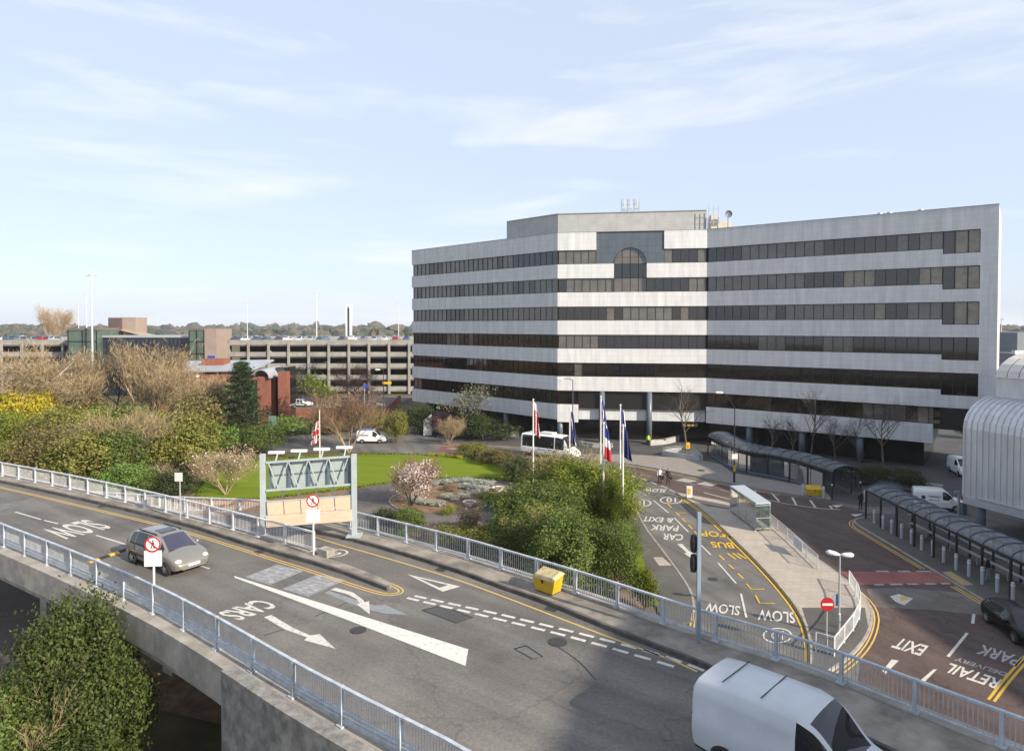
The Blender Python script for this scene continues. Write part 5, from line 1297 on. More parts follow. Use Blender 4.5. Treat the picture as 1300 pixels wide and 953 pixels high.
for i, (px, yb, w) in enumerate(((526, 637, 18), (533, 640, 16), (541, 642, 14), (549, 642.5, 16), (560, 643.5, 14), (540, 622, 18), (552, 617, 18), (566, 615, 18), (578, 613.5, 16), (590, 613, 18), (600, 615, 18), (612, 616, 16), (622, 617, 16), (588, 620, 20), (600, 622, 20), (612, 624, 20), (568, 634, 18), (578, 637, 16), (590, 633, 18), (604, 628, 16), (622, 647, 16), (632, 644, 14))):
    p = at(px, yb); o = thing('silver_plant', 'silver-leaved cushion plant in the round flower bed', 'plant', (p.x, p.y, 0.08), 0, SIL, world=False)
    c = link('foliage', crown('low0' if i % 2 else 'low1'), o); s = w / 2 / 850 * p.y; c.scale = (s, s * 0.9, 0.55); c.rotation_euler = (0, 0, i * 1.1); set_mat(c, LF['silver'])
for i, (px, yb, w, lf, lab) in enumerate(((615, 634, 24, 'lime', 'green leafy clump right of centre in the round bed'), (630, 640, 22, 'olive', 'olive clump at the right of the round bed'), (572, 624, 20, 'tan', 'dry tan clump in the middle of the round bed'))):
    p = at(px, yb); shrub(lab, (p.x, p.y, 0.08), w / 2 / 850 * p.y, 0.6, 'low0', lf, name='bed_plant', cat='plant')
# pink cherry with hanging blossom
p = at(522, 643); o = tree('pink blossoming cherry at the left of the round flower bed', p, hgt(p, 583), 4.3, 'vase', BARK_D, TWIG_B, name='cherry_tree')
P, U, V = leaf_cloud(31, 4200, 60, 0.16, 0.045, shell=0.4); c = link('blossom', quads_mesh('blossom', P, U, V, LF['pink']), o); c.scale = (2.0, 2.0, 3.1); c.location = (0.5, -0.2, 1.15)
P, U, V = leaf_cloud(32, 1200, 30, 0.16, 0.05, shell=0.6); c = link('leaves', quads_mesh('leaves', P, U, V, LF['olive']), o); c.scale = (1.1, 1.1, 2.6); c.location = (-0.9, 0, 0.7)
for px, yb, lab in ((596, 643, 'white bowl planter at the front of the round bed'), (632.6, 624.5, 'white bowl planter at the back right of the round bed')):
    p = at(px, yb); o = thing('bowl_planter', lab, 'planter', (p.x, p.y, 0.1)); mb = MB(); mb.lathe([(0.3, 0.1), (0.42, 0.12), (0.62, 0.5), (0.66, 0.52), (0.58, 0.52), (0.5, 0.42)], (p.x, p.y, 0.0), 18); mb.obj('bowl', WHITE, o, smooth=False)
    mb = MB(); mb.lathe([(0.5, 0.0), (0.48, 0.03)], (p.x, p.y, 0.43), 18); mb.obj('soil', SOIL, o)
for i, (px, yb) in enumerate(((548, 579), (560, 579.5), (572, 580.5), (584, 582))):
    p = at(px, yb); shrub('yellow daffodil clump along the far lawn edge', p, 0.55, 0.5, 'low1', 'yellow', name='flower_clump', cat='flowers', group='daffodils along the far lawn edge')

# ragged grass along the lawn's edges
lp_ = resample(chaikin(pts([(330, 634), (400, 626), (460, 618), (502, 612), (548, 607.7), (604, 606), (690, 615)]), 1), 0.12) + resample(chaikin(pts([(629, 589), (578, 580), (520, 577), (450, 577), (350, 582), (275, 594), (236, 636), (330, 634)]), 1), 0.12)
g = np.random.default_rng(12); P = np.repeat(np.array([q[:] for q in lp_]), 5, axis=0) + g.normal(size=(len(lp_) * 5, 3)) * np.array([0.16, 0.3, 0.0]); P[:, 2] = 0.12
U = unit(g.normal(size=P.shape) * np.array([0.4, 0.4, 0.1]) + np.array([0, 0, 1])) * 0.12; V = unit(np.cross(U, g.normal(size=P.shape))) * 0.05
ge = link('grass', quads_mesh('edge_grass', P, U, V, leafmat('edge_grass_blade', (0.10, 0.15, 0.012), (0.16, 0.20, 0.02)))); tag(ge, 'ragged grass blades along the edges of the lawn', 'grass', kind='stuff')
# --- planting along the right wing
for i, (px, yb, yt, w, k, lab) in enumerate(((979, 590, 520, 34, 'street0', 'first bare street tree from the left behind the glass canopy'), (1004, 590, 524, 32, 'street1', 'second bare street tree from the left behind the glass canopy'),
    (1028, 592, 488, 46, 'street0', 'tallest bare street tree behind the glass canopy'), (1060, 594, 524, 38, 'street1', 'bare street tree just right of the tallest one'), (1092, 598, 520, 36, 'street0', 'bare street tree second from the right end of the office'), (1122, 604, 502, 44, 'street1', 'rightmost bare street tree before the office'))):
    tr_px(lab, px, yb, yt, w, k, BARK, TWIG_G, name='street_tree', group='bare street trees along the right wing')
tr_px('bare tree with the yellow notice in front of the entrance', 871, 581, 483, 50, 'street1', BARK, TWIG_G, name='street_tree')
for px, yb, yt, w, lab in ((1060, 606, 588, 60, 'dark hedge behind the end of the glass canopy'), (1108, 613, 592, 60, 'dark hedge in the middle of the retaining wall'), (1150, 620, 596, 60, 'dark hedge at the right end of the retaining wall'), (940, 590, 574, 40, 'dark shrub behind the first canopy bend')):
    sh_px(lab, px, yb, yt, w, 'mid0', 'dark', depth=1.6, name='hedge', cat='hedge')
sh_px('strip of bright green hedge seen under the office end', 1228, 556, 530, 30, 'mid1', 'bright', name='hedge', cat='hedge')

# --- big bush at the bottom left, in front of the bridge
for (x, y, rx, h, kind, lf, lab) in ((-17.0, 25.5, 2.4, 6.5, 'fine0', 'deep', 'large glossy evergreen bush in front of the bridge'), (-15.2, 24.0, 2.0, 5.2, 'fine1', 'deep', 'dark ivy-clad bush under the bridge railing post sign'), (-18.0, 22.8, 2.3, 4.8, 'fine1', 'green', 'green bush with bare branches at the bottom left corner'), (-14.2, 21.2, 2.0, 3.8, 'fine1', 'deep', 'evergreen bush below the bridge abutment'), (-19.2, 21.6, 2.2, 3.8, 'fine0', 'olive', 'low olive bush at the left edge below the bridge')):
    shrub(lab, (x, y, -0.05), rx, h, kind, lf, group='bushes below the bridge')
tree('bare branches poking through the bush at the bottom left', (-17.6, 22.3, 0), 5.3, 5.0, 'vase', BARK_T, TWIG_T, name='bare_bush', cat='bush', twiglets=False)
# ------------------------------------------------------------------ vehicles
CARGLASS = mat('car_glass', (0.012, 0.014, 0.018), 0.04, ior=1.6)
CARGLASS_V = mat('reflective_windscreen', (0.03, 0.028, 0.055), 0.04, ior=1.9)
CHROME = mat('bright_trim', (0.65, 0.66, 0.67), 0.25, 0.8)
LAMP = mat('headlamp_glass', (0.62, 0.64, 0.66), 0.12, ior=1.6)
TAIL = mat('tail_lamp', (0.35, 0.015, 0.012), 0.25)
AMBER = mat('amber_lamp', (0.6, 0.22, 0.01), 0.3)
PLATE_W = mat('number_plate', (0.7, 0.7, 0.68), 0.5)
PLATE_Y = mat('rear_number_plate', (0.6, 0.48, 0.05), 0.5)
def carpaint(name, c, metal=0.4, rough=0.28): 
    m = mat(name, c, rough, metal); m.node_tree.nodes['Principled BSDF'].inputs['Coat Weight'].default_value = 0.6; m.node_tree.nodes['Principled BSDF'].inputs['Coat Roughness'].default_value = 0.05; return m
def pchip(x, y, q):
    x, y = np.asarray(x, float), np.asarray(y, float); h = np.diff(x); d = np.diff(y) / h; m = np.zeros_like(y)
    for i in range(1, len(x) - 1):
        if d[i - 1] * d[i] > 0: m[i] = 2 / (1 / d[i - 1] + 1 / d[i])
    m[0], m[-1] = d[0], d[-1]
    k = np.clip(np.searchsorted(x, q) - 1, 0, len(x) - 2); t = (q - x[k]) / h[k]
    return (2 * t**3 - 3 * t**2 + 1) * y[k] + (t**3 - 2 * t**2 + t) * h[k] * m[k] + (-2 * t**3 + 3 * t**2) * y[k + 1] + (t**3 - t**2) * h[k] * m[k + 1]
def wheel_mesh(r, w, key, cache={}):
    if key in cache: return cache[key]
    t = MB(); t.lathe([(r * 0.6, -w / 2), (r * 0.93, -w / 2), (r, -w * 0.3), (r, w * 0.3), (r * 0.93, w / 2), (r * 0.6, w / 2)], (0, 0, 0), 24, 'y')
    k = MB(); k.lathe([(0.05, w * 0.42), (r * 0.3, w * 0.46), (r * 0.62, w * 0.36), (r * 0.64, w * 0.5), (r * 0.66, w * 0.5)], (0, 0, 0), 20, 'y')
    for s in range(5):
        a = s * 2 * math.pi / 5; k.beam((0, w * 0.5, 0), (r * 0.6 * math.cos(a), w * 0.47, r * 0.6 * math.sin(a)), 0.07, 0.02, (0, 1, 0))
    cache[key] = (t.mesh('tyre', RUBBER, smooth=False), k.mesh('rim', mat('alloy_rim', (0.45, 0.46, 0.47), 0.3, 0.7))); return cache[key]
def vehicle(name, label, cat, loc, rz, S, paint, glass=CARGLASS, group=None, n=46, detail=True, tilt=None, wind_glass=None):
    o = thing(name, label, cat, tuple(loc), rz, group, world=False)
    st = np.array(S['st']); xs = st[:, 0]
    keys = sorted(set(list(xs) + [v for a in S['side'] + S.get('top', []) + S.get('rear', []) for v in a]))
    q = np.unique(np.round(np.concatenate([np.linspace(xs[0], xs[-1], n), keys]), 4))
    zl, zb_, zt, wl_, wb_, wt_ = [pchip(xs, st[:, i], q) for i in range(1, 7)]
    secs = []
    for i in range(len(q)):
        a, b, t, w0, w1, w2 = zl[i], zb_[i], zt[i], wl_[i], wb_[i], wt_[i]; dz = t - b
        secs.append([(0, a), (w0 * 0.94, a), (w0, a + 0.10 * (b - a)), (w1 * 1.015, a + 0.55 * (b - a)), (w1 * 1.0, b - 0.07 * (b - a)), (w1 - 0.02, b), (w1 * 0.45 + w2 * 0.55 + 0.025, b + 0.52 * dz), (w2 + 0.01, t - 0.10 * dz), (w2 - 0.10, t - 0.01), (w2 * 0.5, t + 0.02), (0, t + 0.03)])
    K = len(secs[0]); groups = {}
    def vtx(i, j, s): y, z = secs[i][j]; return (q[i], y * s, z)
    def put(key, vv): groups.setdefault(key, MB()).add(vv, [tuple(range(len(vv)))])
    for i in range(len(q) - 1):
        xm = (q[i] + q[i + 1]) / 2
        for j in range(K - 1):
            key = 'body'
            if j in (5, 6):
                for k, (a, b) in enumerate(S['side']):
                    if a < xm < b: key = 'side_window%d' % k
            if j in (7, 8, 9):
                for k, (a, b) in enumerate(S.get('top', [])):
                    if a < xm < b and (j > 7 or S.get('wrap')): key = 'windscreen'
                for k, (a, b) in enumerate(S.get('rear', [])):
                    if a < xm < b and j > 7: key = 'rear_window'
            if j <= 1 and key == 'body': key = 'sill'
            for s in (1, -1):
                vv = [vtx(i, j, s), vtx(i + 1, j, s), vtx(i + 1, j + 1, s), vtx(i, j + 1, s)]
                if s < 0: vv.reverse()
                put(key + ('_r' if s < 0 and 'side' in key else ''), vv)
    for i, rv in ((0, True), (len(q) - 1, False)):
        vv = [vtx(i, j, 1) for j in range(K)] + [vtx(i, j, -1) for j in range(K - 2, 0, -1)]
        put('body', vv if not rv else vv[::-1])
    bodyo = None
    for key, mbx in groups.items():
        nm = 'side_window' if key.startswith('side_window') else key
        m = paint if key == 'body' else (RUBBER if key == 'sill' else ((wind_glass or glass) if key == 'windscreen' else glass))
        # weld so that the loft shades smoothly
        me = mbx.mesh(nm, m, None, True); bm = bmesh.new(); bm.from_mesh(me); bmesh.ops.remove_doubles(bm, verts=bm.verts, dist=1e-4); bmesh.ops.recalc_face_normals(bm, faces=bm.faces); bm.to_mesh(me); bm.free()
        ob = link(nm, me, o)
        if key == 'body': bodyo = ob
    if not detail: return o
    r = S['r']; w = S.get('tw', 0.2); tm_, rm_ = wheel_mesh(r, w, (r, w))
    hw = max(st[:, 5])
    for wx in S['axles']:
        for s in (1, -1):
            wb2 = float(pchip(xs, st[:, 4], np.array([wx]))[0])
            a = MB(); a.lathe([(r * 1.16, 0), (r * 1.16, 0.01), (r * 1.05, 0.03)], (wx, 0, r), 24, 'y')
            a.v = [(p[0], s * (hw - 0.02 + p[1]) if s > 0 else -(hw - 0.02 + p[1]), max(p[2], r * 0.55)) for p in a.v]
            a.obj('wheel_arch', RUBBER, bodyo)
            wh = link('wheel', tm_, o, loc=(wx, s * (hw - w / 2 + 0.035), r)); 
            if s < 0: wh.rotation_euler = (0, 0, math.pi)
            link('rim', rm_, wh)
    xf, xr = xs[-1], xs[0]
    for part, mt_, items in S.get('extras', []):
        for it in items:
            b = MB(); b.box(it[0], it[1], it[2] if len(it) > 2 else 0); b.obj(part, mt_, o)
    for s in (1, -1):
        mx_ = S.get('mirror')
        if mx_: b = MB(); b.lathe([(0.02, -0.09), (0.09, -0.07), (0.10, 0.02), (0.08, 0.09), (0.02, 0.1)], (mx_[0], s * (mx_[1] + 0.09), mx_[2]), 10, 'y'); b.obj('mirror', S.get('mirror_mat', paint), o, smooth=True)
        for part, mt_, (x, y, z), (dx, dy, dz) in S.get('lamps', []):
            b = MB(); nn = 10
            prof = [(math.sin(math.pi * k / 6), -math.cos(math.pi * k / 6)) for k in range(7)]
            vs = []
            for rr, hh in prof:
                for jj in range(nn): a2 = 2 * math.pi * jj / nn; vs.append((x + dx * rr * math.cos(a2), s * y + dy * rr * math.sin(a2), z + dz * hh))
            b.add(vs, [(k * nn + jj, k * nn + (jj + 1) % nn, (k + 1) * nn + (jj + 1) % nn, (k + 1) * nn + jj) for k in range(6) for jj in range(nn)])
            b.obj(part, mt_, o, smooth=True)
    return o
MPV = dict(st=[(-2.14, .42, .78, .84, .66, .72, .58), (-2.06, .34, .92, 1.18, .78, .81, .60), (-1.78, .28, .99, 1.50, .83, .855, .62), (-1.2, .24, .99, 1.63, .85, .875, .62), (-.3, .23, .96, 1.67, .855, .88, .62), (.25, .23, .93, 1.63, .855, .88, .61), (.5, .23, .92, 1.55, .855, .88, .61), (1.25, .23, .92, 1.06, .85, .87, .70), (1.7, .25, .84, .92, .82, .85, .66), (1.98, .28, .68, .76, .76, .78, .58), (2.14, .36, .54, .60, .60, .62, .44)],
    side=[(-1.72, -1.25), (-1.22, -.34), (-.30, .64), (.67, 1.04)], top=[(.42, 1.22)], rear=[(-2.08, -1.74)], axles=(1.36, -1.40), r=.315, mirror=(.72, .88, 1.02),
    lamps=[('headlight', LAMP, (1.80, .60, .71), (.28, .19, .10)), ('tail_light', TAIL, (-2.02, .70, .92), (.10, .10, .22))],
    extras=[('number_plate', PLATE_W, [((2.12, 0, .50), (.05, .52, .12))]), ('grille', RUBBER, [((2.02, 0, .40), (.20, 1.1, .10))]), ('bumper_trim', CHROME, [((2.12, 0, .345), (.06, 1.05, .03))]), ('door_handle', CHROME, [((.0, .885, .82), (.16, .03, .03)), ((.0, -.885, .82), (.16, .03, .03)), ((-.95, .885, .85), (.16, .03, .03)), ((-.95, -.885, .85), (.16, .03, .03))]), ('rubbing_strip', RUBBER, [((-.1, .888, .56), (2.2, .03, .07)), ((-.1, -.888, .56), (2.2, .03, .07))]), ('roof_bar', RUBBER, [((-.6, .56, 1.655), (1.5, .04, .035)), ((-.6, -.56, 1.655), (1.5, .04, .035))]), ('shut_line', RUBBER, [((x_, s_ * .878, .78), (.014, .022, .62)) for x_ in (-1.16, -.31, .78) for s_ in (1, -1)]), ('badge', CHROME, [((2.05, 0, .66), (.08, .16, .05)), ((2.045, 0, .60), (.08, .12, .04))]), ('bonnet_gap', RUBBER, [((1.24, 0, 1.075), (.035, 1.30, .02))]), ('sun_roof_panel', CARGLASS, [((-.15, 0, 1.694), (.6, .7, .012))])])
HATCH = dict(st=[(-2.05, .42, .80, .90, .66, .72, .58), (-1.95, .32, .90, 1.12, .80, .83, .60), (-1.6, .27, .93, 1.36, .84, .865, .60), (-.9, .22, .92, 1.44, .855, .88, .60), (.0, .21, .89, 1.45, .855, .88, .60), (.35, .21, .88, 1.38, .855, .88, .60), (1.15, .21, .87, .97, .85, .87, .70), (1.75, .24, .78, .86, .81, .84, .66), (2.05, .32, .60, .68, .70, .72, .50), (2.12, .38, .52, .58, .58, .60, .42)],
    side=[(-1.6, -.95), (-.88, -.12), (-.05, .55)], top=[(.3, 1.12)], rear=[(-1.97, -1.55)], axles=(1.3, -1.28), r=.31, mirror=(.62, .88, .94),
    lamps=[('headlight', LAMP, (1.84, .60, .66), (.18, .16, .08)), ('tail_light', TAIL, (-1.96, .70, .84), (.10, .10, .14))],
    extras=[('number_plate', PLATE_W, [((2.10, 0, .46), (.05, .5, .11))])])
VAN = dict(st=[(-2.15, .40, 1.05, 1.72, .80, .84, .76), (-2.08, .30, 1.08, 1.84, .84, .87, .78), (-1.4, .26, 1.08, 1.90, .855, .88, .79), (.1, .25, 1.05, 1.92, .855, .88, .79), (.5, .25, 1.03, 1.82, .855, .88, .77), (1.25, .25, 1.00, 1.16, .85, .87, .72), (1.8, .28, .88, .98, .80, .83, .66), (2.15, .36, .60, .66, .70, .72, .52)],
    side=[(.22, .98)], top=[(.45, 1.22)], axles=(1.32, -1.32), r=.31, mirror=(.85, .88, 1.1), lamps=[('headlight', LAMP, (1.92, .60, .74), (.16, .15, .12)), ('tail_light', TAIL, (-2.12, .76, 1.0), (.05, .06, .28))], extras=[('number_plate', PLATE_Y, [((-2.15, 0, .6), (.04, .5, .11))])])
MBUS = dict(st=[(-4.0, .5, 1.30, 2.75, 1.08, 1.12, .98), (-3.9, .42, 1.30, 2.92, 1.10, 1.15, 1.02), (-3.0, .38, 1.30, 3.0, 1.12, 1.16, 1.02), (1.6, .36, 1.28, 2.98, 1.12, 1.16, 1.0), (2.5, .36, 1.20, 2.80, 1.12, 1.15, .96), (3.15, .36, 1.10, 1.50, 1.08, 1.12, .92), (3.7, .38, .98, 1.12, 1.0, 1.05, .82), (4.0, .45, .80, .88, .88, .92, .66)],
    side=[(-3.75, 1.1), (1.22, 2.5)], top=[(2.25, 3.12)], wrap=True, axles=(2.75, -2.1), r=.40, tw=.28, mirror=(2.6, 1.16, 1.75), mirror_mat=RUBBER,
    lamps=[('headlight', LAMP, (3.74, .78, .86), (.2, .2, .14)), ('tail_light', TAIL, (-3.98, .95, 1.2), (.06, .08, .35))],
    extras=[('roof_unit', WHITE, [((-.4, 0, 3.12), (1.9, 1.3, .2)), ((-2.6, 0, 3.10), (.9, .9, .14))]), ('front_grille', RUBBER, [((3.93, 0, .72), (.12, 1.0, .16))]), ('luggage_door', mat('luggage_door', (0.60, 0.61, 0.62), 0.4), [((-3.35, -1.155, .85), (.7, .03, .62)), ((-2.95 + .3, -1.16, .85), (.05, .03, .62))])])
def heading(v): return math.atan2(v[1], v[0])
# silver-grey people carrier on the elevated road
fw, rw = at(212.4, 730, ZD), at(171.5, 714.3, ZD)
hd_ = (fw - rw).normalized(); left_ = Vector((-hd_.y, hd_.x, 0))
cpos = (fw + rw) / 2 + left_ * 0.82
vehicle('people_carrier', 'silver-grey people carrier driving along the elevated road', 'car', (cpos.x, cpos.y, ZD + 0.004), heading(hd_), MPV, carpaint('warm_grey_metallic', (0.26, 0.248, 0.218), 0.5, 0.24), n=70, wind_glass=CARGLASS_V).scale = (1.06, 1.06, 0.96)
# black car bottom right
vehicle('black_car', 'black car driving away from the shelters at the bottom right', 'car', (28.6, 37.6, 0.02), heading((-0.12, -1)), HATCH, mat('black_paint', (0.004, 0.004, 0.005), 0.22, spec=0.35), n=60)
# minibus
bp, bf = at(664, 578), at(737, 587)
bh = (bf - bp).normalized(); bl = Vector((-bh.y, bh.x, 0))
mc = at(694, 581.5) + bl * 1.1
bus = vehicle('minibus', 'white minibus passing in front of the office entrance', 'minibus', (mc.x, mc.y, 0.02), heading(bh), MBUS, carpaint('coach_white', (0.72, 0.73, 0.73), 0.0, 0.3), n=60)
def side_text(o, s, x0, x1, z0, z1, y, m, name='lettering', flip=True):
    "lettering on the right-hand side (y<0) reads from rear to front"
    if y < 0: a, b, c = (x0, y, z0), (x1, y, z0), (x0, y, z1)
    else: a, b, c = (x1, y, z0), (x0, y, z0), (x1, y, z1)
    return letters(o, s, a, b, c, m, name)
TEAL = mat('teal_lettering', (0.01, 0.16, 0.24), 0.5); NAVYL = mat('navy_lettering', (0.02, 0.03, 0.16), 0.5)
side_text(bus, 'BELLE VUE', -1.35, 0.75, 0.98, 1.20, -1.195, TEAL)
b = MB(); b.box((1.25, -1.19, 1.02), (0.5, 0.02, 0.22)); b.obj('logo', mat('red_logo', (0.4, 0.05, 0.03), 0.5), bus)
b = MB(); b.box((-2.6, -1.175, 0.56), (2.4, 0.02, 0.09)); b.obj('red_stripe', MATS['red_logo'], bus)
m2 = vehicle('delivery_van', 'pale van at the bottom edge beside the blue-grey railing', 'van', (7.2, 16.45, ZD + 0.004), heading((0.70, -0.71)), dict(VAN, extras=VAN['extras'] + [('roof_seam', RUBBER, [((x_, 0, 1.945), (.02, 1.3, .012)) for x_ in (-1.5, -.6)]), ('door_gap', RUBBER, [((-2.16, 0, 1.1), (.02, .015, 1.2))]), ('rear_window', CARGLASS, [((-2.14, .36, 1.42), (.06, .5, .4)), ((-2.14, -.36, 1.42), (.06, .5, .4))])]), mat('pale_van_grey', (0.50, 0.52, 0.54), 0.4, var=0.10, vscale=0.9, detail=7), n=50); m2.scale = (1.15, 1.15, 1.15)
# vans
vehicle('panel_van', 'white panel van with navy lettering parked beyond the near shelter', 'van', tuple(at(1196, 649) + Vector((0.3, 1.0, 0))), heading((0.90, -0.42)), VAN, carpaint('van_white', (0.70, 0.71, 0.71), 0.0, 0.3))
v = C.objects[-1]
def last_root(name): return [o for o in C.objects if o.name.split('.')[0] == name and o.parent is None][-1]
pv = last_root('panel_van')
side_text(pv, 'PARKING', -0.9, 0.0, 1.2, 1.38, -0.885, NAVYL); side_text(pv, 'SERVICES', -0.9, 0.0, 0.9, 1.04, -0.885, NAVYL)
b = MB(); b.box((-1.35, -0.885, 1.15), (0.32, 0.02, 0.32), 0); b.obj('emblem', NAVYL, pv)
b = MB(); b.box((-2.14, 0.3, 1.15), (0.03, 0.3, 0.3), 0); b.obj('emblem', NAVYL, pv)
p = at(471, 563); pv = vehicle('service_van', 'white van with a blue roof on the road behind the lawn', 'van', (p.x, p.y + 0.9, 0.01), heading((1, -0.04)), VAN, MATS['van_white'])
b = MB(); b.box((-0.75, 0, 1.955), (2.2, 1.4, 0.1)); b.obj('blue_roof', mat('van_blue', (0.03, 0.10, 0.42), 0.4), pv)
b = MB(); b.box((0.35, 0, 1.99), (0.25, 1.1, 0.12)); b.obj('beacon', AMBER, pv)
b = MB(); b.box((-1.0, -0.885, 1.2), (1.3, 0.02, 0.16)); b.obj('blue_stripe', MATS['van_blue'], pv)
p = at(1221, 602); vehicle('white_pickup', 'white van parked behind the right end of the office', 'van', (p.x, p.y, 0.01), heading((-0.25, -1)), VAN, MATS['van_white'])
# patrol cars and other cars by the brick wall
bat_y, bat_b = mat('battenburg_yellow', (0.42, 0.55, 0.01), 0.5), mat('battenburg_blue', (0.02, 0.07, 0.35), 0.5)
for i, (px, yb, d, lab) in enumerate(((384, 515, (1, -0.3), 'white patrol car with yellow blocks nearest the brick building'), (420, 517.5, (1, 0.12), 'patrol car with blue and yellow blocks in the middle of the row'), (475, 517.5, (1, -0.05), 'patrol car with yellow roof marks near the office corner'))):
    p = at(px, yb, 1.0) ; o = vehicle('patrol_car', lab, 'car', (p.x, p.y, 0.9), heading(d), HATCH, MATS['van_white'], group='patrol cars behind the brick wall')
    for k in range(6):
        b = MB(); b.box((-1.5 + 0.5 * k, -0.90, 0.72), (0.5, 0.02, 0.24)); b.obj('marking_block', bat_y if k % 2 else bat_b, o)
    b = MB(); b.box((0.0, 0, 1.53), (0.3, 1.1, 0.12)); b.obj('light_bar', bat_b, o)
    b = MB(); b.box((-0.5, 0, 1.49), (0.6, 0.7, 0.03)); b.obj('roof_marking', bat_y, o)
yard = thing('ramp_deck', 'raised paved yard behind the brick wall carrying the patrol cars', 'yard', tuple(at(420, 520))); b = MB(); a0, a1 = at(362, 528), at(480, 526)
b.prism([a0 + Vector((0, 0.4, 0)), a1 + Vector((0, 0.4, 0)), a1 + Vector((4, 26, 0)), a0 + Vector((-4, 26, 0))], -0.05, 0.88); b.obj('paving', A_PATH, yard)
p = at(443, 512, 0.9); vehicle('silver_car', 'silver hatchback parked between the patrol cars', 'car', (p.x, p.y, 0.9), heading((1, 0.3)), HATCH, carpaint('silver_paint', (0.40, 0.41, 0.43), 0.5, 0.3))
p = at(476, 507, 0.0); vehicle('teal_car', 'dark teal car driving in front of the car park', 'car', (p.x, p.y, 0.05), heading((-1, 0.05)), HATCH, carpaint('teal_paint', (0.01, 0.05, 0.08), 0.3, 0.3))
# cars on the car park roof and inside its levels
roofspec = dict(HATCH); proto = {}
cols = [(0.5, 0.51, 0.53), (0.65, 0.65, 0.66), (0.02, 0.02, 0.025), (0.03, 0.05, 0.12), (0.16, 0.17, 0.19), (0.30, 0.02, 0.02), (0.34, 0.36, 0.38), (0.05, 0.10, 0.13)]
prr = random.Random(3)
def parked(x, y, z, ci, rz, label, group):
    if ci not in proto:
        proto[ci] = vehicle('parked_car', label, 'car', (x, y, z), rz, HATCH, carpaint('parked_paint_%d' % ci, cols[ci], 0.2, 0.3), n=16, detail=False, group=group); o = proto[ci]
    else: o = copy_tree(proto[ci])
    o.location = (x, y, z); o.rotation_euler = (0, 0, rz); o['label'] = label; o['group'] = group
    return o
ON = ['first', 'second', 'third', 'fourth', 'fifth', 'sixth', 'seventh', 'eighth', 'ninth', 'tenth', 'eleventh', 'twelfth', 'thirteenth', 'fourteenth', 'fifteenth', 'sixteenth', 'seventeenth', 'eighteenth', 'nineteenth', 'twentieth'] + ['%s-%s' % (t, u) for t in ('twenty', 'thirty') for u in ('first', 'second', 'third', 'fourth', 'fifth', 'sixth', 'seventh', 'eighth', 'ninth')]
frow = brow = lrow = 0
cn = ['silver-grey', 'white', 'black', 'navy', 'dark grey', 'red', 'pale grey', 'dark teal']
for x in np.arange(cpx(292), cpx(520), 2.75):
    if prr.random() < 0.8: frow += 1; ci = prr.randrange(8); parked(x + prr.uniform(-.2, .2), YC + 3.2, 13.06, ci, math.pi / 2 * prr.choice((1, -1)), cn[ci] + ' car, ' + ON[frow - 1] + ' from the left in the front row on the car park roof', 'cars on the car park roof')
for x in np.arange(-128, cpx(530), 3.4):
    if prr.random() < 0.6 and not (cpx(140) < x < cpx(186)): brow += 1; ci = prr.randrange(8); parked(x * 1.1, YC + 14, 13.06, ci, math.pi / 2, cn[ci] + ' car, ' + ON[brow - 1] + ' from the left in the back row on the car park roof', 'cars on the car park roof')
for x in np.arange(-126, cpx(106), 2.9):
    if prr.random() < 0.8: lrow += 1; ci = prr.randrange(8); parked(x, YC + 3.2, 13.06, ci, math.pi / 2, cn[ci] + ' car, ' + ON[lrow - 1] + ' from the left edge on the roof deck before the stair tower', 'cars on the car park roof')
for lvl, ks in ((3, (1.5, 3.2, 4.6, 6.1, 7.4)), (2, (4.4, 7.2)), (1, (2.6, 5.1))):
    for ki, k in enumerate(ks):
        ci = prr.choice((0, 1, 1, 5, 6, 3)); parked(cpx(300) + k * 5.15 * 0.98, YC + 3.0, lv[lvl] + 0.16, ci, math.pi / 2, cn[ci] + ' car, %s from the left inside level %s of the car park' % (ON[ki], ('one', 'two', 'three', 'four')[lvl]), 'cars inside the car park')
w_ = last_root('parked_car')

